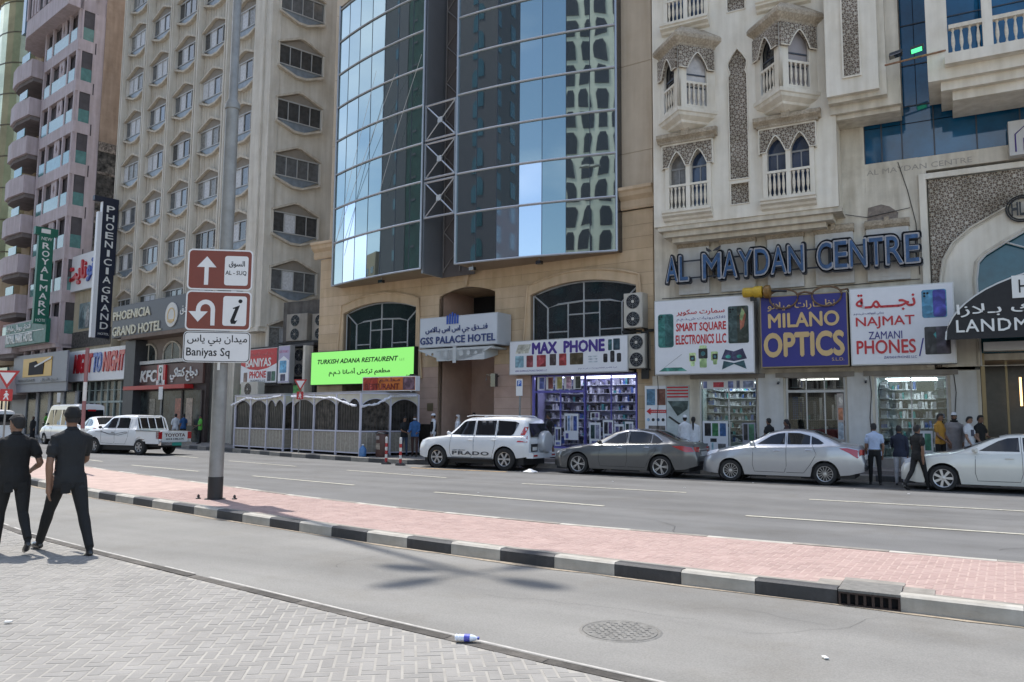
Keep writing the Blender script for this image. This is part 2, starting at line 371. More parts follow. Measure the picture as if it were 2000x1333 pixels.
kb = MB(); a_, b_ = offs([p for p in NEARM if -40 < p[0] < 13], .152), offs([p for p in NEARM if -40 < p[0] < 13], .285)
for i in range(len(a_)-1): kb.quad((*a_[i], .1455), (*a_[i+1], .1455), (*b_[i+1], .1455), (*b_[i], .1455))
tag(kb.build('kerb_backing_strip', M_kg), kind='structure')
dm = MB(); M_dust = mat('drifted_sand', (.36, .3, .225), .95, var=.3, vscale=14)
for pth, sg_ in ((resample([p for p in NEARM if -30 < p[0] < 13], .25), -1), (resample([p for p in EDGE if -20 < p[0] < 9], .25), 1), (resample([(-16.2, 25.6), (13, 25.6)], .3), -1)):
    pp = [tuple(p) for p in pth]; ws = [.03+.07*abs(math.sin(i*.37)*math.sin(i*.11+1))+random.uniform(0, .025) for i in range(len(pp))]; q0 = offs(pp, sg_*.002); 
    for i in range(len(pp)-1):
        a2, b2 = offs(pp, sg_*ws[i])[i] if False else None, None
        t_ = Vector((pp[i+1][0]-pp[i][0], pp[i+1][1]-pp[i][1])).normalized(); n_ = Vector((-t_.y, t_.x))*sg_
        dm.quad((*q0[i], .0095), (*q0[i+1], .0095), (q0[i+1][0]+n_.x*ws[i+1], q0[i+1][1]+n_.y*ws[i+1], .0095), (q0[i][0]+n_.x*ws[i], q0[i][1]+n_.y*ws[i], .0095))
tag(dm.build('drifted_sand', M_dust), kind='stuff')
# tar repair seams and hairline cracks in the carriageways
cm = MB(); rr_ = random.Random(5)
def crack(x, y, a, n, w, z=.0078):
    p = Vector((x, y))
    for k in range(n):
        a += rr_.uniform(-.5, .5); q = p+Vector((math.cos(a), math.sin(a)))*rr_.uniform(.08, .25); u_ = (q-p).normalized(); v_ = Vector((-u_.y, u_.x))*w
        cm.quad((p.x-v_.x, p.y-v_.y, z), (q.x-v_.x, q.y-v_.y, z), (q.x+v_.x, q.y+v_.y, z), (p.x+v_.x, p.y+v_.y, z)); p = q
for (x, y, a, n) in ((-1.6, 6.8, .3, 9), (-4.2, 6.9, .1, 12), (-6.4, 7.2, 2.6, 10), (-2.2, 7.4, 1.2, 7), (-5.5, 13.6, .1, 26), (-1, 17, .1, 22), (-9, 18, 3.0, 24), (.5, 13, 1.4, 12), (-14, 15, .2, 20)): crack(x, y, a, n, .0013 if y < 9 else .004)
tag(cm.build('asphalt_cracks', mat('tar_seam', (.05, .05, .05), .8, var=.2)), kind='stuff')
# storm drain inlet in the near kerb of the median
t = thing('drain_inlet', 'rusty iron kerb drain inlet with vertical bars in the striped median kerb', 'drain', (-.76, 8.3, 0))
M_rust = mat('rusty_iron', (.055, .035, .028), .75, var=.4, vscale=12, bump=.3)
M_iron = mat('grey_iron', (.19, .183, .168), .7, var=.2, vscale=12, bump=.4, bscale=60)
boxo('cover', (-.27, .27, .0, .5, .135, .158), M_iron, t); boxo('cavity', (-.25, .25, .07, .45, .0, .134), M_dark, t)
MB().box(-.27, .27, 0, .06, .118, .134).box(-.27, .27, 0, .05, 0, .02).box(-.27, -.25, 0, .06, .02, .118).box(.25, .27, 0, .06, .02, .118).build('frame', M_rust, t)
bm_ = MB().box(-.012, .012, .005, .045, .02, .118).mesh('bar', M_rust)
for k in range(6): link('bar', bm_, t, (-.18+k*.072, 0, 0))
MB().box(-.5, -.28, .16, .5, .12, .15).box(.28, .55, .16, .5, .12, .15).box(-.28, .28, .51, .7, .12, .15).build('concrete_surround', M_kg, t)
# manhole cover in the slip road
t = thing('manhole_cover', 'round cast iron manhole cover sunk in the slip road', 'manhole', (-2.5, 6.33, .004))
MB().lathe([(.35, 0), (.34, .006), (.32, .006), (.315, .001)], n=40).build('ring', M_iron, t, True)
mb = MB().lathe([(.31, 0), (.31, .006)], n=40)
for i in range(-7, 8):
    for j in range(-7, 8):
        if math.hypot(i, j) < 7.2 and (i+j) % 2 == 0: mb.obox((i*.038, j*.038, .0075), .015, .006, .0025, rad(45) if i % 2 else rad(-45))
mb.build('lid', mat('worn_iron', (.19, .184, .17), .65, var=.3, vscale=14, bump=.3), t)
# lane markings (sheets just above the asphalt)
lm = MB()
def dash(x0, x1, y0, y1, w=.12):
    lm.quad((x0, y0-w/2, .0085), (x1, y1-w/2, .0085), (x1, y1+w/2, .0085), (x0, y0+w/2, .0085))
for k in range(-6, 3): dash(-3.43+k*7.46+(-.0), -3.43+k*7.46+4.6, interp([(-60, 27), (-24.4, 17.6), (-17, 16.6), (-12.2, 15.75), (-6, 15.03), (10, 15)], -3.43+k*7.46), interp([(-60, 27), (-24.4, 17.6), (-17, 16.6), (-12.2, 15.75), (-6, 15.03), (10, 15)], .2+k*7.46+1))
for k in range(-4, 3): dash(-2.9+k*7.45, -2.9+k*7.45+4.6, interp([(-40, 26), (-24, 21.5), (-10.4, 19), (10, 18.85)], -2.9+k*7.45), interp([(-40, 26), (-24, 21.5), (-10.4, 19), (10, 18.85)], 1.7+k*7.45))
tag(lm.build('lane_markings', M_line), kind='structure')
ym = MB().quad((-16.9, 22.62, .0085), (-13.0, 22.72, .0085), (-13.0, 22.86, .0085), (-16.9, 22.8, .0085)).build('bay_line', mat('orange_paint', (.5, .33, .16), .85, var=.3, vscale=6)); tag(ym, kind='structure')
# litter
mb = MB(); M_lit = mat('litter_paper', (.7, .7, .68), .7, var=.1)
for (x, y, z) in [(-12.6, 23, .01), (-8.5, 21, .01), (-6.2, 20.3, .01), (-2.3, 22.4, .01), (-1.0, 21.7, .01), (-9.9, 16, .01), (-15.2, 20.5, .01), (-5, 22.9, .01), (-8, 4.0, .13), (-6.6, 3.6, .13), (-.9, 6.4, .01)]:
    mb.obox((x, y, z+.006), random.uniform(.012, .03), random.uniform(.01, .02), .005, random.random()*3)
tag(mb.build('street_litter', M_lit), kind='stuff', label='small scraps of paper scattered over road')
t = thing('plastic_bag', 'crumpled white plastic bag on the road behind the white off-roader', 'bag', (-12.3, 23.1, .01))
mb = MB(); rows = []
for i in range(7):
    rows.append([(.26*math.cos(a)*(1-i/7)*(1+.25*math.sin(5*a+i)), .12*math.sin(a)*(1-i/7)*(1+.2*math.sin(3*a)), .015*i+.02*math.sin(4*a+i)*(i > 0)+(.01)) for a in [2*math.pi*k/14 for k in range(14)]])
mb.grid(rows, close=True).build('crumpled_sheet', mat('white_film', (.75, .75, .76), .35, var=.05), t, True)
# crushed water bottle by the near kerb
t = thing('water_bottle', 'crushed clear plastic water bottle with blue label by the near kerb', 'bottle', (-3.19, 5.02, .158), rad(22)); t.scale = (.78, .78, .78)
M_pet = mat('clear_plastic', (.75, .8, .92), .12, var=.15, vscale=30, spec=.8)
prof = [(.004, -.115), (.028, -.113), (.033, -.1), (.026, -.085), (.033, -.07), (.028, -.05), (.034, -.02), (.031, .01), (.033, .04), (.024, .075), (.013, .092), (.013, .1)]
MB().lathe(prof, n=14, axis='x').build('bottle_body', M_pet, t, True); MB().lathe([(.0355, -.025), (.0355, .03)], n=14, axis='x', caps=False).build('paper_label', mat('blue_label', (.09, .1, .5), .4, var=.3, vscale=40), t, True)
MB().lathe([(.015, .1), (.015, .118)], n=12, axis='x').build('cap', mat('blue_cap', (.05, .08, .4), .4, var=0), t, True)
# ================================================================== Al Maydan building
M_plas = mat('cream_plaster', (.8, .745, .645), .85, var=.07, vscale=1.2, bump=.12, bscale=25, streak=.2, stain=.04)
M_plas2 = mat('dirty_plaster', (.73, .67, .565), .88, var=.1, vscale=1.5, bump=.2, bscale=20, streak=.33, stain=.14)
M_white = mat('shop_white', (.62, .61, .59), .55, var=.06, vscale=3, streak=.15)
M_corn = mat('ornate_cornice', (.5, .42, .32), .9, var=.3, vscale=16, bump=.8, bscale=38, streak=.3)
M_bal = mat('baluster_stone', (.68, .61, .5), .8, var=.15, vscale=9, bump=.2)
M_blueg = mat('blue_glass', (.012, .1, .21), .04, var=.4, vscale=.8, spec=.6, coat=.2)
M_dkg = mat('dark_glass', (.02, .024, .03), .05, var=0, spec=.9, coat=.4)
M_curt = mat('curtain_cloth', (.3, .28, .26), .8, var=.2, vscale=6)
M_mull = mat('dark_mullion', (.05, .06, .08), .4, var=0)
M_alum = mat('aluminium', (.5, .5, .5), .4, .6, var=.08)
def lattice_mat(name, k, dark, lite):
    m = D.materials.new(name); m.use_nodes = True; n = m.node_tree; b = n.nodes['Principled BSDF']; b.inputs['Roughness'].default_value = .85
    N = n.nodes.new; L = n.links.new
    t = N('ShaderNodeTexCoord'); s = N('ShaderNodeSeparateXYZ'); L(t.outputs['Object'], s.inputs[0])
    def M(op, a, b_=None):
        q = N('ShaderNodeMath'); q.operation = op
        for i, x in enumerate((a, b_)):
            if x is None: continue
            if isinstance(x, (int, float)): q.inputs[i].default_value = x
            else: L(x, q.inputs[i])
        return q.outputs[0]
    x, z = s.outputs['X'], s.outputs['Z']
    def w(a, sc): return M('SINE', M('MULTIPLY', a, sc))
    p, q = M('ADD', x, z), M('SUBTRACT', x, z)
    f = M('ADD', M('MULTIPLY', w(x, k), w(z, k)), M('MULTIPLY', M('MULTIPLY', w(p, k*.7071), w(q, k*.7071)), 1.0))
    f = M('ADD', M('ABSOLUTE', f), M('MULTIPLY', M('ABSOLUTE', M('MULTIPLY', w(x, k*2), w(z, k*2))), .5))
    r = N('ShaderNodeValToRGB'); e = r.color_ramp.elements; e[0].position = .5; e[1].position = .9; e[0].color = (*lite, 1); e[1].color = (*dark, 1)
    L(f, r.inputs['Fac'])
    nz = N('ShaderNodeTexNoise'); nz.inputs['Scale'].default_value = 1.1; nz.inputs['Detail'].default_value = 6; L(t.outputs['Object'], nz.inputs['Vector'])
    rr = N('ShaderNodeValToRGB'); rr.color_ramp.elements[0].position = .35; rr.color_ramp.elements[1].position = .6; rr.color_ramp.elements[0].color = (.62, .6, .56, 1)
    L(nz.outputs['Fac'], rr.inputs['Fac']); mm = N('ShaderNodeMix'); mm.data_type = 'RGBA'; mm.blend_type = 'MULTIPLY'; mm.inputs['Factor'].default_value = 1
    L(r.outputs['Color'], mm.inputs['A']); L(rr.outputs['Color'], mm.inputs['B']); L(mm.outputs['Result'], b.inputs['Base Color'])
    bp = N('ShaderNodeBump'); bp.invert = True; bp.inputs['Strength'].default_value = .8; bp.inputs['Distance'].default_value = .03; L(f, bp.inputs['Height']); L(bp.outputs['Normal'], b.inputs['Normal'])
    return m
M_lat = lattice_mat('carved_lattice', 40., (.2, .15, .115), (.62, .56, .47))
AM = thing('shopping_centre', 'cream plaster building with pointed arch windows, balustrades and carved lattice strips', 'building', (0, 28, 0))
FY = -1.1           # front of the overhanging upper storeys (world Y 26.9)
def ogee(cx, hw, zs, za, z0, n=5):
    """pointed arch opening outline"""
    P = [(cx-hw, z0), (cx+hw, z0)]
    for k in range(n+1):
        t = k/n; P.append((cx+hw*math.cos(t*math.pi/2)**.8 if t < 1 else cx, zs+(za-zs)*(t**.9)))
    for k in range(n-1, -1, -1):
        t = k/n; P.append((cx-hw*math.cos(t*math.pi/2)**.8, zs+(za-zs)*(t**.9)))
    return P
def window_hole(cx, s=1): return [ogee(cx-.38, .3, 10.95, 11.42, 9.28), ogee(cx+.4, .3, 10.95, 11.42, 9.28)]
def shift(ps, dz): return [[(x, z+dz) for x, z in p] for p in ps]
def strip_outline(cx, dz=0):
    w = .33
    return [(cx-w, 10.15+dz), (cx+w, 10.15+dz), (cx+w, 13.9+dz), (cx+w*.8, 14.05+dz), (cx+w, 14.25+dz), (cx+w, 14.42+dz), (cx+w*.55, 14.68+dz), (cx, 14.92+dz), (cx-w*.55, 14.68+dz), (cx-w, 14.42+dz), (cx-w, 14.25+dz), (cx-w*.8, 14.05+dz), (cx-w, 13.9+dz)]
WX = (-7.92, -4.47); SX = -6.1
holes = []
for cx in WX: holes += window_hole(cx)+shift(window_hole(cx), 7.05)
for cx in WX: holes += [[(cx-.78, 12.7), (cx+.78, 12.7), (cx+.78, 15.0), (cx-.78, 15.0)]]
for dz in (0, 7.05): holes += [strip_outline(SX, dz), [(SX-.32, 9.26+dz), (SX+.32, 9.26+dz), (SX+.32, 10.02+dz), (SX-.32, 10.02+dz)]]
plate('upper_wall', [(-9.22, 8.78), (-2.93, 8.78), (-2.93, 34), (-9.22, 34)], holes, .22, M_plas, AM, (0, FY, 0))
MB().box(-9.22, -9.02, FY+.221, 2, 8.78, 34).box(-3.13, -2.93, FY+.221, 0, 8.78, 34).box(-9.0, -3.15, .6, .8, 8.9, 34).box(-9.22, -2.93, FY, 6, 34.002, 34.3).build('side_wall', M_plas, AM)
MB().box(-9.1, -2.85, FY+.06, 0, 8.62, 8.778).box(-8.95, -3.15, FY+.25, 0, 8.42, 8.618).box(-8.7, -3.4, FY+.5, 0, 8.26, 8.418).build('overhang_soffit', M_plas2, AM)
MB().box(-9.0, -3.15, FY+.9, FY+.95, 9, 20).build('window_backing', M_curt, AM)
for dz in (0, 7.05):
    o = MB().box(SX-.4, SX+.4, FY+.09, FY+.14, 9.2+dz, 15.0+dz).build('lattice_strip', M_lat, AM)
    fr = strip_outline(SX, dz); mb = MB()
    for a, b in zip(fr, fr[1:]+fr[:1]): mb.tube([(a[0], FY-.01, a[1]), (b[0], FY-.01, b[1])], .028, 5)
    q = [(SX-.32, 9.26+dz), (SX+.32, 9.26+dz), (SX+.32, 10.02+dz), (SX-.32, 10.02+dz)]
    for a, b in zip(q, q[1:]+q[:1]): mb.tube([(a[0], FY-.01, a[1]), (b[0], FY-.01, b[1])], .025, 5)
    mb.build('strip_moulding', M_plas, AM)
BALP = [(.05, 0), (.05, .05), (.028, .09), (.026, .16), (.05, .3), (.052, .42), (.03, .62), (.024, .68), (.045, .72), (.045, .78)]
bal_me = MB().lathe(BALP, n=8).mesh('baluster', M_bal, True)
def glass_me(w, h, tint, bar=None, mats=None):
    return MB().box(-w/2, w/2, 0, .02, 0, h).mesh('glass_pane', tint)
# flat windows with balustrades
def flat_window(cx, dz, tone):
    r = thing('balcony_window', None, None, (cx, FY, dz)); r.parent = AM
    outer = [(-.9, 10.9), (-.66, 10.9)]+[(x, z) for x, z in ogee(-.38, .28, 10.95, 11.42, 10.9)[2:]][::-1]+[(-.09, 10.9), (.12, 10.9)]+ogee(.4, .28, 10.95, 11.42, 10.9)[2:][::-1]+[(.9, 10.9), (.9, 11.7), (-.9, 11.7)]
    # lattice head with two scalloped arches
    xs = np.linspace(-.9, .9, 61); top = 11.7; mb = MB(); low = []
    for x in xs:
        z = 10.9
        for c in (-.38, .4):
            u = abs(x-c)/.3
            if u < 1: z = max(z, 10.95+.5*(1-u**1.5))
        low.append((x, z))
    for (a, b) in zip(low, low[1:]): mb.hexa([(a[0], -.12, a[1]), (b[0], -.12, b[1]), (b[0], -.005, b[1]), (a[0], -.005, a[1]), (a[0], -.12, top), (b[0], -.12, top), (b[0], -.005, top), (a[0], -.005, top)])
    mb.build('lattice_panel', M_lat, r)
    mb = MB().tube([(a[0], -.13, a[1]) for a in low], .022, 5)
    mb.box(-.94, -.9, -.15, 0, 10.85, 11.74).box(.9, .94, -.15, 0, 10.85, 11.74).box(-.9, .9, -.15, -.0, 11.702, 11.76)
    for x in (-.75, 0.01, .77): mb.box(x-.075 if x else -.07, x+.075 if x else .09, -.1, -.002, 9.28, 10.95)
    mb.box(-.74, .76, -.11, -.03, 10.16, 10.24).build('surround', M_plas, r)
    pr = [(-.02, 11.84), (-.16, 11.84), (-.2, 11.9), (-.3, 11.98), (-.3, 12.1), (-.24, 12.14), (-.02, 12.16)]
    mb = MB().prism(pr, -1.09, 1.09, axis='x'); mb.box(-1.0, 1.0, -.2, -.002, 11.76, 11.838); mb.box(-.14, .14, -.36, -.3, 11.95, 12.2)
    mb.build('cornice', M_corn, r)
    pr = [(-.002, 8.9), (-.12, 8.95), (-.16, 9.02), (-.3, 9.08), (-.3, 9.14), (-.36, 9.18), (-.36, 9.27), (-.002, 9.27)]
    MB().prism(pr, -.9, .88, axis='x').build('balcony_slab', M_plas, r)
    for c in (-.38, .4):
        for k in range(4):
            link('baluster', bal_me, r, (c-.22+k*.147, -.07, 9.36))
        boxo('plinth_rail', (c-.3, c+.3, -.12, -.02, 9.275, 9.36), M_bal, r)
    for i, c in enumerate((-.38, .4)):
        g = boxo('window_pane', (c-.3, c+.3, .2, .22, 9.3, 11.42), tone[i % len(tone)], r)
    mb = MB()
    for c in (-.38, .4): mb.box(c-.3, c+.3, .17, .2, 10.86, 10.92).box(c-.02, c+.02, .17, .2, 9.3, 10.86)
    mb.build('window_bar', mat('grey_bar', (.3, .3, .3), .5, var=0) if tone[0] is not M_blueg else M_white, r)
M_blackg = mat('tinted_pane', (.03, .05, .1), .08, var=.2, vscale=2, spec=.8)
M_cpane = mat('curtained_pane', (.2, .19, .18), .3, var=.35, vscale=5, spec=.6)
flat_window(WX[0], 0, [M_cpane, M_blackg]); flat_window(WX[1], 0, [M_blackg, M_blackg]); flat_window(WX[0], 7.05, [M_blackg]); flat_window(WX[1], 7.05, [M_blackg])
# prow-shaped oriel windows
def oriel(cx, shade):
    r = thing('oriel_window', None, None, (cx, FY, 0)); r.parent = AM
    d, hw = 1.02, 1.02
    for sgn in (-1, 1):
        L_ = math.hypot(d, hw); a = rad(45)*sgn
        # face-local: x from apex to wall (or wall to apex), origin at face middle
        M_ = Matrix.Translation((sgn*hw/2, -d/2, 0)) @ Matrix.Rotation(a, 4, 'Z')
        def put(o): o.matrix_local = M_; return o
        h = L_/2
        put(plate('oriel_face', [(-h, 12.75), (h, 12.75), (h, 15.02), (-h, 15.02)], [ogee(0, .4, 14.3, 14.86, 12.83)], .1, M_plas, r))
        xs = np.linspace(-h-.01, h-.06, 31); mb = MB(); low = []
        for x in xs:
            u = abs(x)/.38; z = 14.2 if abs(x) > .38 else 14.25+.55*(1-u**1.5); low.append((x, z))
        for p, q in zip(low, low[1:]): mb.hexa([(p[0], -.09, p[1]), (q[0], -.09, q[1]), (q[0], -.005, q[1]), (p[0], -.005, p[1]), (p[0], -.09, 15.0), (q[0], -.09, 15.0), (q[0], -.005, 15.0), (p[0], -.005, 15.0)])
        put(mb.build('lattice_panel', M_lat, r))
        put(MB().tube([(p[0], -.1, p[1]) for p in low], .022, 5).build('arch_moulding', M_plas, r))
        put(boxo('window_pane', (-.42, .42, .13, .15, 12.8, 14.9), shade if sgn > 0 else M_dkg, r))
        put(MB().box(-.4, .4, .1, .13, 14.02, 14.07).box(-.4, .4, .1, .13, 13.55, 13.59).build('window_bar', M_mull, r))
        put(MB().box(-.4, .4, .01, .09, 13.68, 13.76).box(-.4, .4, .01, .09, 12.84, 12.9).build('handrail', M_plas, r))
        for k in range(4):
            o = link('baluster', bal_me, r); o.matrix_local = M_ @ Matrix.Translation((-.27+k*.18, .05, 12.9))
    def ring(s, z): return [(-hw*s, 0.0 if s <= 1 else 0.0, z), (0, -d*s, z), (hw*s, 0.0, z)]
    def slab(levels, name, m):
        mb = MB(); rows = [ring(s, z) for s, z in levels]; mb.grid(rows); mb.poly(rows[0]); mb.poly(rows[-1]); mb.build(name, m, r)
    slab([(.12, 12.05), (.72, 12.3), (.75, 12.38), (.98, 12.5), (1.02, 12.6), (1.08, 12.63), (1.08, 12.75)], 'oriel_base', M_plas)
    slab([(1.02, 15.02), (1.06, 15.12), (1.18, 15.22), (1.26, 15.3), (1.26, 15.42), (1.2, 15.5), (.6, 15.9)], 'oriel_cornice', M_corn)
oriel(WX[0], mat('white_curtain', (.55, .53, .52), .6, var=.15, vscale=5)); oriel(WX[1], mat('grey_blind', (.33, .3, .3), .5, var=.1))
# stepped projecting bay with a lattice strip
MB().box(-3.12, -1.57, -1.7, -1.3, 12.28, 34).build('stepped_panel', M_plas, AM)
MB().box(-3.1, -1.36, -1.5, -1.15, 12.12, 34).box(-3.08, -.98, -1.2, .0, 11.85, 34).box(-3.0, -1.02, -1.0, 0, 11.7, 11.85).build('stepped_frame', M_plas2, AM)
boxo('lattice_strip', (-2.57, -2.1, -1.73, -1.69, 12.84, 20), M_lat, AM)
MB().box(-2.62, -2.57, -1.76, -1.69, 12.79, 20).box(-2.1, -2.05, -1.76, -1.69, 12.79, 20).box(-2.57, -2.1, -1.76, -1.69, 12.79, 12.84).build('strip_moulding', M_plas, AM)
# walls on the building line
mb = MB().box(-9.6, -2.2, 0, .3, 3.4, 9.4).box(-2.2, -.62, 0, .3, 3.4, 10.38).box(-2.93, -2.202, 0.01, .3, 9.4, 12.2).box(-.618, 6, 0.0, .3, 9.9, 10.37)
for x0, x1 in ((-9.72, -7.95), (-5.92, -4.95), (-3.05, -2.17), (-.07, .82)): mb.box(x0, x1, 0, .3, .3, 3.4)
mb.box(-.62, -.4, 0.0, .3, 3.401, 9.899)
mb.build('lower_wall', M_plas2, AM)
for a_, b_ in ((-5.85, -5.02), (-2.98, -2.24), (0, .72)): boxo('white_pier', (a_, b_, -.06, -.002, .3, 3.38), M_white, AM)
mb = MB()
for x0, x1 in ((-7.95, -5.92), (-4.95, -3.05), (-2.17, -.07)):
    boxo('lintel', (x0-.3, x1+.3, -.12, -.003, 3.26, 3.42), mat('taupe_lintel', (.3, .27, .24), .7, var=.15, streak=.2), AM)
    boxo('window_plinth', (x0, x1, -.02, .25, .3, .6), mat('taupe_lintel', (.3, .27, .24)), AM)
# plaster break, cables, stain text
plate('bare_patch', [(-2.2, 8.3), (-1.5, 8.28), (-1.28, 8.35), (-1.25, 8.62), (-1.5, 8.85), (-1.75, 8.95), (-2.15, 8.88)], [], .01, mat('bare_cement', (.25, .21, .18), .95, var=.3, vscale=8, bump=.8, bscale=20), AM, (0, -.011, 0))
mb = MB(); M_cable = mat('black_cable', (.02, .02, .02), .6, var=0)
for p in ([(-9.3, -.05, 6.3), (-6, -.06, 6.28), (-2.2, -.05, 6.33), (-.7, -.06, 6.35)], [(-3.5, -.08, 8.9), (-2.2, -.05, 8.55), (-.9, -.05, 8.72)], [(-1.2, -.03, 10.3), (-.95, -.03, 9.3), (-.75, -.03, 8.2), (-.7, -.03, 6.5)]): mb.tube(p, .012, 5)
mb.build('cable', M_cable, AM)
text('AL MAYDAN CENTRE', -2.15, .9, 9.98, 10.16, -.004, mat('faded_letters', (.38, .345, .3), .9, var=.2), AM, .003, name='faded_lettering')
for x0, x1 in ((-8.62, -7.49), (-7.05, -5.84), (-5.42, -4.22), (-3.83, -2.63), (-2.23, -.97)):
    r = MB().box(x0, x1, -.13, -.002, 6.38, 8.12).box(x0+.12, x1-.12, -.15, -.132, 6.5, 6.62).build('wall_cartouche', M_white, AM)
    pr = [(-.002, 8.123), (-.15, 8.123), (-.22, 8.22), (-.22, 8.34), (-.16, 8.4), (-.002, 8.4)]
    MB().prism(pr, x0-.04, x1+.04, axis='x').box((x0+x1)/2-.07, (x0+x1)/2+.07, -.27, -.2, 8.2, 8.46).build('cartouche_cornice', M_corn, r)
# blue glass
GYL = .16; xs = [-2.2, -1.67, -1.06, -.12, 1.07, 2.24, 3.4, 4.6]; mbm = MB()
for i in range(len(xs)-1):
    for z0, z1 in ((10.4, 11.62), (11.62, 12.2)):
        link('glass_pane', MB().box(xs[i]+.015, xs[i+1]-.015, GYL, GYL+.02, z0+.015, z1-.015).mesh('glass_pane', M_blueg), AM)
    mbm.box(xs[i]-.02, xs[i]+.02, GYL-.03, GYL+.03, 10.38, 12.2)
z = 12.2
while z < 21:
    for x0, x1 in ((-1.0, -.58), (-.58, -.2)): link('glass_pane', MB().box(x0+.01, x1-.01, GYL, GYL+.02, z+.015, z+1.38).mesh('glass_pane', M_blueg), AM)
    for x0, x1 in ((-.2, 1.3), (1.3, 2.9), (2.9, 4.6)): link('glass_pane', MB().box(x0+.01, x1-.01, GYL, GYL+.02, z+.015, z+1.38).mesh('glass_pane', M_blueg), AM)
    mbm.box(-1.0, 4.6, GYL-.03, GYL+.03, z-.02, z+.015); z += 1.4
mbm.box(-2.24, 4.6, GYL-.08, GYL+.03, 10.35, 10.39).box(-2.24, -2.2, GYL-.08, GYL+.03, 10.35, 12.2)
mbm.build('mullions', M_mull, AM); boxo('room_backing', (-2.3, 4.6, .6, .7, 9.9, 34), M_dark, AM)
# right balcony block
mb = MB().box(-.2, .37, -2.0, -.02, 12.4, 34).box(-.2, 4.6, -2.0, -.0, 12.05, 12.398).box(.26, 4.6, -2.3, -2.001, 12.4, 12.72).box(.13, 4.6, -1.8, 0, 11.78, 12.05).box(.43, 4.6, -1.6, 0, 11.5, 11.778)
mb.box(.372, 4.6, -2.0, -.8, 12.4, 12.7).box(1.27, 1.53, -2.1, -1.85, 12.722, 34).box(3.1, 3.36, -2.1, -1.85, 12.722, 34)
mb.build('balcony_block', M_plas, AM)
for x0, x1 in ((.4, 1.27), (1.53, 3.1), (3.36, 4.6)):
    r = boxo('balcony_rail', (x0, x1, -2.1, -1.92, 13.56, 13.68), M_bal, AM); boxo('plinth_rail', (x0, x1, -2.1, -1.92, 12.723, 12.79), M_bal, r)
    n = int((x1-x0)/.2)
    for k in range(n): link('baluster', bal_me, r, (x0+(k+.5)*(x1-x0)/n, -2.0, 12.79))
# flood lights on the rusty arm
t = thing('floodlight_arm', 'rusty pipe arm carrying two floodlights below the corner balcony', 'floodlight', (0, 26, 0))
MB().tube([(-1.35, -.3, 12.72), (.3, 0, 12.95)], .03, 7).tube([(-1.3, -.3, 12.72), (-.2, -.1, 12.9)], .018, 6).build('pipe_arm', mat('rusty_pipe', (.32, .17, .1), .8, var=.4, vscale=10), t)
for x, z, em in ((-1.02, 12.98, None), (-.44, 13.03, 1)):
    f = MB().hexa([(x-.2, -.45, z-.06), (x+.15, -.45, z+.0), (x+.15, -.1, z+.02), (x-.2, -.1, z-.04), (x-.18, -.42, z+.05), (x+.17, -.42, z+.11), (x+.17, -.12, z+.1), (x-.18, -.12, z+.04)]).build('lamp_housing', mat('black_metal', (.02, .02, .02), .45, var=0), t)
    MB().hexa([(x-.17, -.47, z-.07), (x+.12, -.47, z-.02), (x+.12, -.14, z-.0), (x-.17, -.14, z-.05), (x-.17, -.46, z-.055), (x+.12, -.46, z-.005), (x+.12, -.14, z+.012), (x-.17, -.14, z-.035)]).build('lens', lamp_mat('green_lamp', (.1, 1, .35), .9) if em else M_dkg, f)
# entrance arch with lattice spandrel
R_out = [(-.16, 3.5), (-.16, 6.1), (-.04, 6.9), (.25, 7.42), (.74, 7.85), (1.75, 8.4), (3.6, 9.3), (5.4, 8.4), (6.4, 7.85), (6.9, 7.42), (7.2, 6.9), (7.32, 6.1), (7.32, 3.5)]
R_in = [(.86, 3.5), (.86, 6.2), (.93, 6.72), (1.13, 6.96), (1.68, 7.3), (2.2, 7.6), (3.6, 8.3), (5, 7.6), (5.5, 7.3), (6.05, 6.96), (6.25, 6.72), (6.33, 6.2), (6.33, 3.5)]
plate('lattice_spandrel', [(-.36, 3.5), (7.5, 3.5), (7.5, 9.58), (-.36, 9.58)], [[(x, z) if z > 3.5 else (x, 3.52) for x, z in R_out]], .05, M_lat, AM, (0, .05, 0))
plate('entrance_arch', R_out, [[(x, z) if z > 3.5 else (x, 3.52) for x, z in R_in]], .12, M_plas, AM, (0, -.06, 0))
mb = MB().tube([(x, -.1, z) for x, z in R_out], .035, 6).tube([(x, -.09, z) for x, z in [(a+.1, b-.02) for a, b in R_out[:7]]], .018, 5)
mb.tube([(x-.06, -.04, z+.03) for x, z in R_in], .07, 6)
mb.build('arch_moulding', M_plas2, AM); MB().tube([(x, -.07, z) for x, z in R_in], .03, 6).tube([(1.68, -.02, 7.3), (2.6, -.02, 6.9)], .03, 6).tube([(2.2+1.4*(1-math.cos(a)), -.02, 6.1+1.0*math.sin(a)) for a in [k*.25 for k in range(7)]], .03, 6).build('glazing_bar', M_white, AM)
MB().box(-.62, 7.5, -.08, -.002, 9.6, 9.78).box(-.62, -.42, -.08, -.002, 3.5, 9.6).build('frame_moulding', M_plas, AM)
boxo('arch_glass', (.86, 6.33, .1, .12, 3.9, 8.3), mat('teal_glass', (.02, .1, .13), .06, var=.3, vscale=1.5, spec=.8), AM)
MB().box(.82, 7.3, .3, 5, .295, .3).box(.82, 7.3, 3.0, 3.1, .3, 3.9).box(.7, .82, .3, 3, .3, 3.9).box(.82, 7.3, .3, 3, 3.9, 3.95).build('entrance_hall', mat('dark_marble', (.045, .038, .032), .25, var=.4, vscale=2), AM)
MB().box(.84, .95, .0, .25, .3, 3.9).box(1.5, 1.56, .5, .6, .3, 3.9).box(2.6, 2.66, .5, .6, .3, 3.9).build('bronze_frame', mat('bronze', (.2, .15, .08), .35, .6, var=.1), AM)
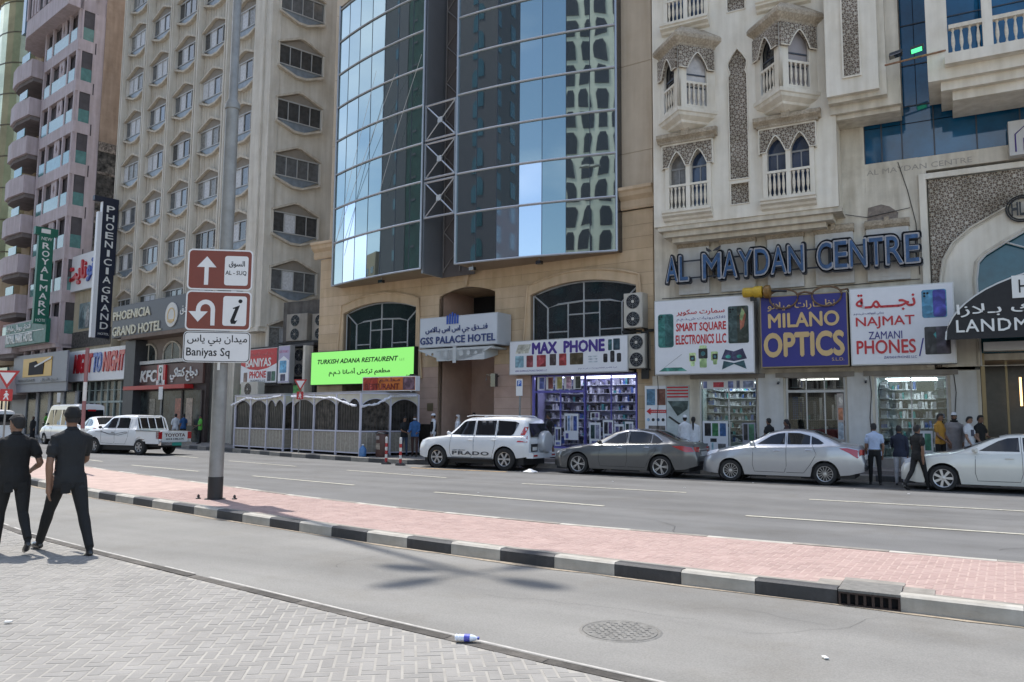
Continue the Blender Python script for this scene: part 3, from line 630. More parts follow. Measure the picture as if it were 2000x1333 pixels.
boxo('lit_panel', (1.9, 1.96, 1.2, 1.25, 2.3, 3.2), lamp_mat('amber_lamp', (1, .6, .25), 2.), AM)
MB().box(.93, 6.2, -.5, -.05, 3.93, 4.2).build('roller_box', M_alum, AM)
# black barrel canopy
t = thing('entrance_canopy', 'black rounded awning with white lettering over the arched entrance', 'awning', (3.45, 25.2, 0))
M_awn = mat('black_canvas', (.016, .016, .018), .65, var=.2, vscale=8)
hw, hh, n = 3.5, 1.95, 28; arc = [(hw*math.cos(math.pi*k/n), 4.1+hh*math.sin(math.pi*k/n)) for k in range(n+1)]
MB().poly([(x, 0, z) for x, z in arc[::-1]]).grid([[(x, 0, z) for x, z in arc], [(x, 2.7, z) for x, z in arc]]).build('canvas', M_awn, t)
MB().tube([(x, .02, z) for x, z in arc], .03, 5).build('awning_frame', M_alum, t)
M_wl = mat('white_letters', (.75, .75, .72), .5, var=0)
text('LANDMARK PLAZA', -3.23, 1.2, 4.3, 4.64, -.01, M_wl, t, .012, bold=.012, space=1.1); text('لاندمارك بـلازا', -3.2, .3, 4.72, 5.08, -.01, M_wl, t, .012, bold=.01, arabic=True)
MB().box(-1.86, -.9, -.03, -.012, 5.18, 5.8).build('white_logo_panel', M_wl, t); text('HLH', -1.7, -1.05, 5.32, 5.68, -.035, M_dark, t, .006)
# round emblem on the arch
t = thing('round_emblem', 'round black metal emblem fixed on the white entrance arch', 'emblem', (2.12, 27.85, 8.28))
mb = MB()
for R in (.4, .34): mb.tube([(R*math.cos(a), 0, R*math.sin(a)) for a in [2*math.pi*k/24 for k in range(25)]], .025, 6)
mb.build('ring', mat('black_metal', (.02, .02, .02), .45, var=0), t, True); text('HLH', -.26, .26, -.2, .2, -.01, mat('black_metal', (.02, .02, .02)), t, .04, bold=.02)
t = thing('hanging_sign_box', 'white square sign box with purple arch outline high on the right wall', 'sign', (2.35, 27.6, 9.9))
MB().box(-.47, .5, 0, .35, 0, 1.08).build('box_body', M_white, t); P = [(-.3, .1), (-.3, .65), (0, .92), (.3, .65), (.3, .1)]
MB().tube([(x, -.01, z) for x, z in P], .02, 4).box(-.1, .1, -.02, -.002, .12, .5).build('arch_logo', mat('purple_print', (.06, .03, .2), .5, var=0), t)
# building mass behind the shop rooms
MB().box(-9.7, 16, 3.4, 14, .1, 34).box(-9.7, 16, .31, 3.39, 3.7, 8.2).build('building_mass', M_plas2, AM)
# ------------------------------------------------------------------ printed product pictures
C_ = {}
def print_mat(name, col):
    """glossy printed picture: patches of related tones with a soft highlight, as product photographs have"""
    m = mat(name, col, .35, var=.35, vscale=7); n = m.node_tree; b = n.nodes['Principled BSDF']; src = b.inputs['Base Color'].links[0].from_socket
    t = n.nodes.new('ShaderNodeTexCoord'); v = n.nodes.new('ShaderNodeTexVoronoi'); v.inputs['Scale'].default_value = 6.5; wv = n.nodes.new('ShaderNodeTexNoise'); wv.inputs['Scale'].default_value = 3.2; wv.inputs['Detail'].default_value = 2; wv.inputs['Distortion'].default_value = 1.2
    n.links.new(t.outputs['Object'], v.inputs['Vector']); n.links.new(t.outputs['Object'], wv.inputs['Vector'])
    r = n.nodes.new('ShaderNodeValToRGB'); e = r.color_ramp.elements; e[0].position = .42; e[1].position = .7; e[0].color = (*[x*.55 for x in col], 1); e[1].color = (*[min(1, x*1.9+.07) for x in col], 1)
    n.links.new(wv.outputs['Fac'], r.inputs['Fac']); mx_ = n.nodes.new('ShaderNodeMix'); mx_.data_type = 'RGBA'; n.links.new(v.outputs['Distance'], mx_.inputs['Factor']); n.links.new(src, mx_.inputs['A']); n.links.new(r.outputs['Color'], mx_.inputs['B']); n.links.new(mx_.outputs['Result'], b.inputs['Base Color'])
    return m
def pm(col, rough=.35, name=None):
    k = tuple(round(x, 3) for x in col)
    if k not in C_: C_[k] = mat(name, col, rough, var=.06) if name else print_mat('printed_image_%d' % len(C_), col)
    return C_[k]
TEAL, NAVY, REDP, BLK, LIME, GOLD, SKYB, PINK = (.02, .17, .15), (.02, .03, .16), (.5, .02, .03), (.012, .012, .016), (.45, .6, .2), (.5, .35, .12), (.1, .35, .6), (.55, .35, .45)
def phone_print(root, x0, x1, z0, z1, y, back, screen=None, name='phone_picture', r=.05, cam_=True):
    o = plate(name, rrect(x0, x1, z0, z1, min(r, (x1-x0)/3)), [], .006, pm(back), root, (0, y, 0))
    w = x1-x0
    if screen: plate('screen_print', rrect(x0+w*.45, x1-w*.04, z0+.02, z1-.02, min(r, w/4)), [], .004, pm(screen), o, (0, y-.006, 0))
    if cam_:
        mb = MB()
        for k in range(3): mb.cyl((x0+w*.12+(k % 2)*w*.13, y-.01, z1-w*.16-(k//2)*w*.13), (x0+w*.12+(k % 2)*w*.13, y, z1-w*.16-(k//2)*w*.13), w*.05, n=10)
        mb.build('camera_print', M_dark, o)
    return o
M_sw = mat('sign_white', (.74, .74, .76), .4, var=.03, vscale=4)
M_red = pm((.5, .02, .03), name='red_print'); M_navy = pm((.03, .025, .2), name='navy_print')
def signbox(name, label, loc, rz, w, h, d, face, frame=M_alum, group=None, fr=.035):
    t = thing(name, label, 'sign', loc, rz, group)
    boxo('sign_case', (0, w, 0.01, d, 0, h), frame, t); boxo('sign_face', (fr, w-fr, 0, .009, fr, h-fr), face, t)
    return t
# SMART SQUARE
t = signbox('shop_sign', 'white shop sign with red lettering between two dark phone pictures, watches below', (-9.35, 27.2, 3.4), 0, 3.56, 2.71, .65, M_sw)
text('SMART SQUARE', .82, 2.6, 1.5, 1.83, -.004, M_red, t, .004, bold=.03); text('ELECTRONICS LLC', .8, 2.6, 1.08, 1.4, -.004, M_red, t, .004, bold=.03)
text('سمارت سكوير', .84, 2.56, 2.1, 2.32, -.004, M_red, t, .004, bold=.02, arabic=True); text('للالكترونيات ش.ذ.م.م', .84, 2.58, 1.9, 2.04, -.004, M_navy, t, .004, arabic=True)
phone_print(t, .14, .72, .98, 2.2, -.006, TEAL, (.01, .09, .09), r=.1); phone_print(t, 2.68, 3.38, 1.04, 2.34, -.006, (.02, .05, .05), (.02, .03, .02), r=.06)
plate('flower_print', [(3.1, 1.5), (3.22, 1.62), (3.3, 2.0), (3.2, 2.25), (3.08, 2.0)], [], .004, pm((.35, .1, .05)), t, (0, -.02, 0)); plate('flower_print', [(3.08, 1.9), (3.16, 1.8), (3.26, 2.1), (3.16, 2.27)], [], .003, pm((.25, .35, .15)), t, (0, -.024, 0))
MB().prism([(.16, .12), (1.2, .12), (1.0, .25), (.36, .25)], -.008, -.001).build('laptop_picture', pm((.03, .2, .15)), t); MB().hexa([(.36, -.008, .26), (.375, -.008, .26), (1.02, -.008, .72), (1.0, -.008, .72), (.36, -.001, .26), (.375, -.001, .26), (1.02, -.001, .72), (1.0, -.001, .72)]).build('laptop_lid_print', pm((.3, .3, .32)), t)
MB().prism(rrect(1.28, 1.52, .44, .76, .04), -.006, 0).prism(rrect(2.06, 2.3, .46, .78, .04), -.006, 0).build('watch_strap_print', pm((.45, .62, .25)), t)
for x, z, s in ((1.4, .56, .09), (1.78, .72, .16), (2.2, .6, .09)):
    plate('watch_strap_print', rrect(x-s*.8, x+s*.8, z-s*3.1, z+s*1.8, .04), [], .004, pm((.4, .58, .25)), t, (0, -.004, 0)); plate('watch_picture', rrect(x-s, x+s, z-s*1.1, z+s*1.1, .03), [], .004, pm(BLK), t, (0, -.009, 0)); plate('dial_print', circ(x, z, s*.5, 12), [], .003, pm((.05, .2, .22)), t, (0, -.013, 0))
plate('folding_phone_picture', [(2.42, .5), (2.86, .42), (3.3, .5), (3.16, .86), (2.86, .76), (2.56, .84)], [], .004, pm((.03, .03, .09)), t, (0, -.005, 0)); plate('folding_phone_picture', [(2.44, .14), (2.86, .32), (3.28, .14), (3.2, .44), (2.86, .36), (2.5, .44)], [], .004, pm((.02, .08, .1)), t, (0, -.01, 0))
for x in (2.66, 3.04): plate('glow_print', circ(x, .58, .09, 12, .06), [], .003, pm((.02, .25, .2)), t, (0, -.012, 0))
# MILANO OPTICS
t = signbox('shop_sign', 'deep blue shop sign with big gold letters under the spectacle frame', (-5.58, 27.2, 3.56), 0, 2.77, 2.44, .65, mat('royal_blue', (.025, .025, .2), .4, var=.06), mat('brass_frame', (.3, .24, .14), .4, .5))
M_gold = mat('gold_letters', (.6, .42, .19), .45, var=.05)
text('MILANO', .28, 2.5, 1.35, 1.82, -.004, M_gold, t, .02, bold=.026); text('OPTICS', .13, 2.62, .38, 1.14, -.004, M_gold, t, .02, bold=.038); text('نظـــارات ميلانو', .26, 2.4, 1.92, 2.22, -.004, M_gold, t, .015, bold=.01, arabic=True); text('S.L.D.', 2.25, 2.62, .18, .28, -.004, M_gold, t, .01)
# NAJMAT ZAMANI PHONES
t = signbox('shop_sign', 'white shop sign with red and navy lettering beside the black canopy', (-2.75, 27.2, 3.57), 0, 2.96, 2.5, .65, M_sw)
text('NAJMAT', .18, 1.86, 1.16, 1.54, -.004, M_red, t, .01, bold=.012); text('ZAMANI', .54, 1.5, .82, 1.06, -.004, M_navy, t, .01, bold=.005); text('PHONES', .18, 1.86, .36, .78, -.004, M_red, t, .01, bold=.02); text('نجـــمـة', .2, 1.9, 1.72, 2.28, -.004, M_red, t, .01, bold=.02, arabic=True)
text('زماني للهواتف ش.ذ.م.م', .12, 1.0, 1.6, 1.7, -.004, M_navy, t, .006, arabic=True); text('ZAMANI PHONES LLC', .96, 1.88, .19, .27, -.004, M_navy, t, .006); MB().hexa([(1.94, -.01, .24), (1.98, -.01, .24), (2.1, -.01, .8), (2.06, -.01, .8), (1.94, 0, .24), (1.98, 0, .24), (2.1, 0, .8), (2.06, 0, .8)]).build('stroke_print', M_navy, t)
phone_print(t, 2.08, 2.76, 1.42, 2.3, -.006, (.06, .26, .42), (.03, .03, .3), r=.07); phone_print(t, 2.12, 2.82, .28, 1.14, -.006, BLK, (.03, .02, .04), r=.04, cam_=False); plate('flare_print', [(2.36, .9), (2.5, .66), (2.7, .5), (2.76, .62), (2.52, .78), (2.45, 1.0)], [], .003, pm((.03, .3, .3)), t, (0, -.014, 0))
# spectacles ornament and yellow searchlight above the signs
t = thing('spectacles_ornament', 'oversized brown spectacle frame standing on top of the blue sign', 'ornament', (-4.1, 27.12, 5.9))
M_tort = mat('tortoise_frame', (.16, .09, .045), .4, var=.4, vscale=12)
for s in (-1, 1): MB().tube([(s*.68+.46*math.cos(a), 0, .02+.27*math.sin(a)-.1*abs(math.sin(a))*(math.sin(a) < 0)) for a in [2*math.pi*k/24 for k in range(25)]], 0.032, 7).build('rim', M_tort, t, True)
MB().tube([(-.24, 0, .1), (0, -.02, .16), (.24, 0, .1)], .04, 7).tube([(-1.12, 0, .14), (-1.3, .1, .18), (-1.3, .6, .16)], .035, 6).tube([(1.12, 0, .14), (1.3, .1, .18), (1.3, .6, .16)], .035, 6).build('bridge_and_temples', M_tort, t, True)
t = thing('searchlight', 'yellow horizontal searchlight unit above the white and blue signs', 'light', (-5.75, 27.0, 6.15))
M_yel = mat('yellow_paint', (.6, .38, .03), .45, var=.25, vscale=8)
MB().lathe([(.0, -.36), (.15, -.34), (.17, -.3), (.17, .02), (.2, .05), (.2, .3), (.16, .32)], n=16, axis='x').build('lamp_body', M_yel, t, True)
MB().lathe([(.19, 0), (.23, .05), (.23, .2), (.12, .24)], (.36, 0, -.02), n=16, axis='x').build('lamp_head', mat('brown_amber', (.25, .13, .03), .3, var=.4, vscale=14), t, True)
MB().box(-.1, .1, -.03, .03, -.3, -.15).tube([(.6, 0, 0), (.9, 0, -.02), (1.1, 0, -.05)], .04, 6).build('bracket', mat('black_metal', (.02, .02, .02)), t)
# AL MAYDAN CENTRE channel letters
ROOT = thing('roof_lettering', 'row of large blue channel letters with pale neon outline above the shop signs', 'lettering', (0, 27.4, 6.8))
M_letb = mat('letter_blue', (.032, .1, .24), .35, var=.35, vscale=5, streak=.3); M_letd = mat('letter_dark_side', (.03, .035, .05), .5, var=.2); M_neon = mat('neon_tube_off', (.36, .35, .36), .5, var=.2, vscale=20)
def chan(ch, x0, x1, z0=0, z1=.94):
    L = text(ch, x0-.03, x1+.03, z0-.03, z1+.03, .0, M_letd, ROOT, .02, bold=.042, name='letter_'+ch.lower()); 
    me = L.data; co = np.empty(len(me.vertices)*3); me.vertices.foreach_get('co', co); co = co.reshape(-1, 3); co[:, 1] = np.where(co[:, 1] > co[:, 1].mean(), .2, .0); me.vertices.foreach_set('co', co.reshape(-1))
    text(ch, x0, x1, z0, z1, -.001, M_neon, L, .012, bold=.02, name='neon_outline'); text(ch, x0+.035, x1-.035, z0+.035, z1-.035, -.014, M_letb, L, .01, bold=.006, name='blue_face')
widths = {'A': .5, 'L': .4, 'M': .66, 'Y': .5, 'D': .5, 'N': .52, 'C': .48, 'E': .42, 'T': .46, 'R': .5}
for word, xa, xb in (('AL', -8.95, -8.1), ('MAYDAN', -7.6, -4.13), ('CENTRE', -3.72, -.66)):
    tot = sum(widths[c] for c in word); gap = .045; sc2 = (xb-xa-gap*(len(word)-1))/tot; x = xa
    for c in word: chan(c, x, x+widths[c]*sc2); x += widths[c]*sc2+gap
MB().box(-8.9, -.7, .21, .26, .12, .17).box(-8.9, -.7, .21, .26, .75, .8).build('mounting_rail', M_letd, ROOT)
mb = MB()
for x in np.arange(-8.6, -.7, 1.3): mb.box(x, x+.05, .26, .5, .1, .82)
tag(mb.build('bracket', M_letd, ROOT), kind='stuff')
# ------------------------------------------------------------------ shops: rooms, shelving, goods, shopfronts
GOODS = [mat('goods_%s' % n, c, .45, var=.2, vscale=20) for n, c in (('white', (.6, .6, .62)), ('blue', (.06, .12, .35)), ('black', (.02, .02, .025)), ('teal', (.05, .25, .25)), ('pink', (.5, .2, .28)), ('grey', (.25, .25, .28)), ('red', (.4, .04, .04)), ('gold', (.4, .28, .1)))]
M_shelf = mat('shelf_white', (.55, .56, .58), .4, var=.05)
M_clear = D.materials.new('shop_glass'); M_clear.use_nodes = True
nt2 = M_clear.node_tree; nt2.nodes.clear(); o_ = nt2.nodes.new('ShaderNodeOutputMaterial'); mi = nt2.nodes.new('ShaderNodeMixShader'); gl = nt2.nodes.new('ShaderNodeBsdfGlossy'); tr = nt2.nodes.new('ShaderNodeBsdfTransparent'); fr_ = nt2.nodes.new('ShaderNodeFresnel')
gl.inputs['Roughness'].default_value = .02; tr.inputs['Color'].default_value = (.86, .9, .9, 1); fr_.inputs['IOR'].default_value = 1.45
nt2.links.new(fr_.outputs[0], mi.inputs['Fac']); nt2.links.new(tr.outputs[0], mi.inputs[1]); nt2.links.new(gl.outputs[0], mi.inputs[2]); nt2.links.new(mi.outputs[0], o_.inputs[0])
def room(parent, x0, x1, y0, y1, z0, z1, wall, lamp, side=.12, seed=1, rows=7, lampy=(.5, 1.6)):
    rnd = random.Random(seed)
    MB().box(x0, x1, y1, y1+.05, z0, z1).box(x0-.05, x0, y0, y1, z0, z1).box(x1, x1+.05, y0, y1, z0, z1).box(x0, x1, y0, y1, z1, z1+.05).box(x0, x1, y0, y1, z0-.04, z0).build('shop_room', wall, parent)
    for ly in lampy: boxo('ceiling_lamp', (x0+.25, x1-.25, y0+ly, y0+ly+.14, z1-.06, z1-.03), lamp, parent)
    sh = thing('wall_shelving', None, None, (0, 0, 0)); sh.parent = parent
    zs = np.linspace(z0+.35, z1-.35, rows)
    for z in zs:
        boxo('shelf', (x0, x1, y1-.35, y1-.01, z-.012, z+.012), M_shelf, sh)
        link('shelf', MB().box(x0, x0+.3, y0+.5, y1-.36, z-.012, z+.012).mesh('shelf', M_shelf), sh); link('shelf', MB().box(x1-.3, x1, y0+.5, y1-.36, z-.012, z+.012).mesh('shelf', M_shelf), sh)
    mb = MB(); st = (zs[1]-zs[0]) if rows > 1 else .3
    for z in zs:
        x = x0+.32
        while x < x1-.35:
            w_ = rnd.uniform(.05, .11); h_ = rnd.uniform(.1, st*.85)
            if rnd.random() < .88: mb.box(x, x+w_, y1-.3, y1-.08, z+.014, z+h_, rnd.choice((0, 0, 0, 0, 5, 2, 2, 5, 5, 5, 1, 3)))
            x += w_+rnd.uniform(.01, .03)
        for xs_ in (x0+.05, x1-.25):
            y = y0+.55
            while y < y1-.45:
                w_ = rnd.uniform(.06, .14); mb.box(xs_, xs_+.18, y, y+w_, z+.014, z+rnd.uniform(.1, st*.85), rnd.choice((0, 0, 5, 2, 2, 5, 5, 1))); y += w_+.03
    tag(mb.build('boxed_goods', GOODS, sh), kind='stuff')
    return sh
L_cool = lamp_mat('cool_tube', (.85, .95, 1), 8.5); L_pur = lamp_mat('violet_tube', (.74, .73, 1), 6.); L_warm = lamp_mat('soft_tube', (1, .95, .88), 7.)
Wcool = mat('room_cool_white', (.55, .62, .62), .6, var=.05); Wpur = mat('room_lilac', (.42, .4, .6), .6, var=.05); Wdark = mat('room_dark', (.13, .11, .1), .7, var=.2)
room(AM, -7.9, -5.97, .26, 2.4, .6, 3.24, Wcool, L_cool, seed=3, rows=8)
room(AM, -2.12, -.12, .26, 2.8, .55, 3.24, Wcool, L_cool, seed=5, rows=7)
room(AM, -4.92, -3.08, .26, 2.8, .35, 3.3, Wdark, lamp_mat('dim_tube', (1, .95, .9), 3.), seed=9, rows=3, lampy=(1.2,))
boxo('red_counter', (-4.6, -3.4, 1.2, 1.5, .35, 1.5), mat('red_laminate', (.3, .02, .02), .4, var=.1), AM)
mb = MB()
for k in range(20): mb.box(-4.85, -4.0, .6, .61, 1.5+k*.065, 1.5+k*.065+.012)
for k in range(14): mb.box(-4.85+k*.065, -4.85+k*.065+.01, .6, .61, 1.45, 2.8)
tag(mb.build('grille', mat('black_metal', (.02, .02, .02)), AM), kind='stuff')
def shopfront(parent, x0, x1, z0, z1, cols, y=.06, m=M_white, transom=None, w=.06):
    f = MB().box(x0-w, x0, y-.03, y+.05, z0, z1).box(x1, x1+w, y-.03, y+.05, z0, z1).box(x0, x1, y-.03, y+.05, z1-.06, z1).box(x0, x1, y-.03, y+.05, z0, z0+.07)
    xs = [x0]+cols+[x1]
    for c in cols: f.box(c-.02, c+.02, y-.02, y+.04, z0+.07, z1-.06)
    if transom: f.box(x0, x1, y-.04, y+.05, transom-.04, transom+.05)
    fr = f.build('shopfront_frame', m, parent)
    for a, b in zip(xs, xs[1:]):
        link('glass_pane', MB().box(a+.01, b-.01, y, y+.012, z0+.07, z1-.06).mesh('glass_pane', M_clear), fr)
    return fr
shopfront(AM, -7.9, -5.96, .6, 3.26, [-6.9]); shopfront(AM, -2.1, -.12, .55, 3.26, [-1.1])
shopfront(AM, -4.88, -3.1, .35, 3.3, [-4.28, -3.7], transom=2.78)
def poster(parent, x0, x1, z0, z1, y, base, inserts, name='poster'):
    o = boxo(name, (x0, x1, y-.006, y, z0, z1), base, parent)
    for (a, b, c, d, col) in inserts: boxo('printed_picture', (x0+a*(x1-x0), x0+b*(x1-x0), y-.01, y-.007, z0+c*(z1-z0), z0+d*(z1-z0)), pm(col), o)
    return o
poster(AM, -7.86, -6.95, .68, 1.75, .03, M_sw, [(.08, .33, .5, .93, BLK), (.38, .62, .5, .93, (.05, .2, .08)), (.68, .92, .5, .93, (.04, .12, .3)), (.3, .55, .3, .42, BLK), (.08, .2, .05, .25, (.1, .1, .12)), (.35, .42, .05, .28, (.3, .5, .6)), (.6, .9, .08, .25, (.15, .15, .15))])
poster(AM, -6.45, -6.0, .68, 1.7, .03, mat('lilac_poster', (.35, .35, .4), .5, var=.1), [(.1, .4, .4, .95, BLK), (.5, .9, .4, .95, (.05, .18, .1))])
poster(AM, -7.86, -5.98, 2.9, 3.2, .03, M_sw, [(.03, .1, .1, .9, (.2, .25, .5)), (.22, .42, .2, .8, (.55, .03, .06)), (.5, .6, .1, .9, (.15, .2, .45)), (.66, .72, .1, .95, (.1, .12, .2)), (.78, .97, .1, .9, (.25, .3, .45))])
poster(AM, -1.05, -.55, .62, 1.5, .03, M_sw, [(.1, .45, .3, .9, BLK), (.55, .9, .3, .9, (.05, .25, .15)), (.2, .8, .05, .22, (.1, .1, .3))]); poster(AM, -.5, -.15, .62, 1.45, .03, M_sw, [(.1, .9, .3, .9, (.03, .04, .06)), (.2, .7, .05, .25, (.02, .1, .4))])
boxo('screen_monitor', (-.95, -.45, .4, .45, 2.75, 3.1), M_dkg, AM)
poster(AM, -3.32, -3.12, 1.1, 2.7, .03, mat('pinboard', (.5, .42, .38), .7, var=.2), [(.1, .9, .75, .97, (.5, .45, .4)), (.15, .85, .45, .7, (.55, .2, .1)), (.1, .9, .05, .4, (.3, .35, .4))])
# poster wall left of the first shop
t = thing('advert_board', 'advertisement wall of phone posters with a red arrow left of the first shop', 'poster', (-10.0, 27.93, .62))
boxo('board', (0, .82, 0, .05, 0, 2.42), M_sw, t); boxo('board', (.84, 1.68, 0, .05, 0, 2.42), mat('poster_pale', (.5, .55, .54), .5, var=.2, vscale=3), t)
boxo('printed_picture', (.07, .4, -.01, -.001, 1.7, 2.3), pm((.08, .2, .32)), t); boxo('printed_picture', (.48, .8, -.01, -.001, 1.7, 2.3), pm((.16, .05, .03)), t)
MB().prism([(.06, 1.47), (.22, 1.6), (.22, 1.53), (.82, 1.53), (.82, 1.41), (.22, 1.41), (.22, 1.34)], -.01, -.001).build('red_arrow', M_red, t); text('WHOLESALE & RETAIL', .26, .8, 1.45, 1.49, -.012, M_wl, t, .002)
for k in range(4): plate('round_product_picture', circ(.13+k*.19, 1.16, .06, 12), [], .005, pm([(.2, .35, .5), BLK, (.05, .1, .2), BLK][k]), t, (0, -.008, 0))
boxo('car_picture', (.14, .78, -.01, -.001, .6, .94), pm((.12, .1, .09)), t)
for k in range(4): boxo('red_print_line', (.86, 1.66, -.01, -.001, 2.32-.115*k, 2.38-.115*k), M_red, t)
plate('phone_fan_picture', [(.88, 1.85), (1.25, 1.3), (1.62, 1.55), (1.66, 1.85)], [], .006, pm((.02, .05, .05)), t, (0, -.01, 0)); plate('phone_fan_picture', [(1.3, .6), (1.66, .95), (1.66, .45), (1.2, .4)], [], .006, pm((.02, .1, .08)), t, (0, -.01, 0)); plate('cable_picture', [(.9, 1.25), (1.3, .98), (1.35, 1.03), (.95, 1.3)], [], .006, pm(BLK), t, (0, -.01, 0))
# small wall fittings
for x in (-5.15, -2.4): 
    t = thing('wall_cctv', 'small dark security camera on the white shop pier at x %s' % ('beside the blue sign' if x < -4 else 'beside the second shop'), 'camera', (x, 27.9, 3.1)); t['label'] = 'small dark security camera under the blue sign, %s pier' % ('left' if x < -4 else 'right')
    MB().cyl((0, 0, 0), (0, -.15, -.05), .04, n=8).build('camera_body', M_dkg, t); MB().box(-.03, .03, -.02, .04, .02, .1).build('mount', M_alum, t)
mb = MB()
for x in (-9.5, -5.95, -2.3, .1): mb.tube([(x, -.09, 3.4), (x+.05, -.1, 2.7), (x-.02, -.08, 1.9), (x+.03, -.08, .8)], .012, 5)
tag(mb.build('hanging_cables', M_cable, AM), kind='stuff')
# ================================================================== GSS Palace hotel
A_G = rad(-5.2); GS = thing('glass_front_hotel', 'beige stone hotel with a bowed mirror glass curtain wall above arched windows', 'building', (-10, 28.2, 0), A_G)
M_bei = [mat('beige_stone_%d' % i, c, .8, var=.1, vscale=1.3, bump=.15, bscale=30, streak=.14, stain=.05) for i, c in enumerate(((.6, .45, .295), (.57, .425, .275), (.62, .47, .32)))]
M_pink = [mat('pink_stone_%d' % i, c, .8, var=.1, vscale=1.5, bump=.15, bscale=30, stain=.06) for i, c in enumerate(((.52, .36, .29), (.49, .335, .27)))]
M_upper = mat('upper_beige', (.6, .5, .385), .85, var=.07, vscale=.8, streak=.14, stain=.05)
M_gj = mat('stone_joint', (.3, .22, .15), .9, var=.1)
def arch_fn(sl, sr, z0, zs, za):
    c, hw = (sl+sr)/2, (sr-sl)/2; h = za-zs; R = (hw*hw+h*h)/(2*h)
    def f(z):
        if z < z0 or z > za: return None
        if z <= zs: return (sl, sr)
        q = math.sqrt(max(0, R*R-(R-(za-z))**2)); return (c-q, c+q)
    return f, (c, hw, R)
OPEN = [(-16.5, -11.65, .3, 6.96, 7.36), (-10.3, -7.15, .3, 7.3, 7.62), (-5.27, -.4, .3, 6.96, 7.36)]
FN = [arch_fn(*o)[0] for o in OPEN]
boxo('wall_backing', (-18.35, .3, .06, .1, .3, 34), M_gj, GS) if False else None
zc = [.3+.475*k for k in range(21)]; zc[-1] = 9.92
for i, (z0, z1) in enumerate(zip(zc, zc[1:])):
    # x breaks: wall ends and openings
    segs = []; cuts = [-18.35]+sum([[o[0], o[1]] for o in OPEN], [])+[.3]
    zz = [z0+.006]+[z0+(z1-z0)*k/4 for k in (1, 2, 3)]+[z1-.006]
    def edge(j, side, z):
        r = FN[j](z)
        if r is None: return (OPEN[j][0]+OPEN[j][1])/2
        return r[side]
    bounds = [(-1, 0), (0, 0), (0, 1), (1, 0), (1, 1), (2, 0), (2, 1), (3, 0)]
    for k in range(0, 8, 2):
        (ja, sa_), (jb, sb_) = bounds[k], bounds[k+1]
        L_ = [(-18.35 if k == 0 else edge(ja, 1, z), z) for z in zz]; R_ = [(.3 if k == 6 else edge(jb, 0, z), z) for z in zz]
        W_ = R_[0][0]-L_[0][0]
        if W_ < .05: continue
        n = max(1, round(W_/2.4))
        pink = z1 < 4.4 and k in (2, 4)
        ms = M_pink if pink else M_bei
        for q in range(n):
            fa, fb = q/n, (q+1)/n
            l = [(a[0]+(b[0]-a[0])*fa+.004, a[1]) for a, b in zip(L_, R_)]; r_ = [(a[0]+(b[0]-a[0])*fb-.004, a[1]) for a, b in zip(L_, R_)]
            MB().prism(l[::-1]+r_ if False else l+r_[::-1], 0, .12).build('stone_block', random.choice(ms), GS)
# backing (seen in the joints) and reveals
bk = plate('joint_backing', [(-18.3, .31), (.28, .31), (.28, 9.9), (-18.3, 9.9)], [[(o[0]+.0, .33), (o[1], .33)]+[((o[0]+o[1])/2+(o[1]-o[0])/2*math.cos(t_), FN[i](min(o[4]-.001, o[3]+(o[4]-o[3])*math.sin(t_)))and o[3]+(o[4]-o[3])*math.sin(t_)) for t_ in [math.pi*k/14 for k in range(15)]] for i, o in enumerate(OPEN)], .28, M_gj, GS, (0, .012, 0))
def arch_pts(j, grow=0, n=16, z0=None):
    o = OPEN[j]; f, (c, hw, R) = arch_fn(*o); P = []
    a = math.asin(hw/R); cz = o[4]-R
    for k in range(n+1):
        t_ = a-2*a*k/n; P.append((c+(R+grow)*math.sin(t_), cz+(R+grow)*math.cos(t_)))
    z0 = z0 if z0 is not None else 3.6
    return [(o[1]+grow, z0)]+P+[(o[0]-grow, z0)]
for j in (0, 2):
    out, inn = arch_pts(j, .42), arch_pts(j, 0)
    mb = MB()
    for a, b, c, d in zip(out, out[1:], inn, inn[1:]):
        mb.hexa([(a[0], -.07, a[1]), (b[0], -.07, b[1]), (d[0], -.07, d[1]), (c[0], -.07, c[1]), (a[0], -.002, a[1]), (b[0], -.002, b[1]), (d[0], -.002, d[1]), (c[0], -.002, c[1])])
    mb.tube([(p[0], -.09, p[1]) for p in out], .05, 6).build('arch_surround', M_bei[0], GS)
    # fan window
    fw = thing('arched_window', None, None, (0, 0, 0)); fw.parent = GS
    o = OPEN[j]; gp = arch_pts(j, -.02, z0=3.5); plate('glass_sheet', gp, [], .02, mat('smoked_glass', (.02, .028, .03), .06, var=.3, vscale=2, spec=.8), fw, (0, .2, 0))
    c = (o[0]+o[1])/2; cap = .72; inner = [(o[0]+cap, 3.5), (o[0]+cap, 6.38), (c-1.2, 6.5), (c, 6.56), (c+1.2, 6.5), (o[1]-cap, 6.38), (o[1]-cap, 3.5)]
    mb = MB()
    mb.tube([(x, .19, z) for x, z in gp], .035, 5); mb.tube([(x, .19, z) for x, z in inner], .04, 5)
    mb.tube([(o[0]+.04, .19, 6.95), (o[0]+cap, .19, 6.38)], .035, 5).tube([(o[1]-.04, .19, 6.95), (o[1]-cap, .19, 6.38)], .035, 5)
    mb.tube([(c, .19, 5.0), (c, .19, 7.36)], .035, 5)
    for x in (c-.74, c+.72): mb.tube([(x, .19, 4.9), (x, .19, 6.5)], .03, 5)
    mb.tube([(c-.74, .19, 6.03), (c+.72, .19, 6.03)], .03, 5).tube([(o[0]+cap, .19, 5.35), (c-.74, .19, 5.35)], .03, 5).tube([(c+.72, .19, 5.35), (o[1]-cap, .19, 5.35)], .03, 5)
    mb.build('glazing_bars', mat('grey_paint_frame', (.42, .43, .44), .45, var=.05), fw)
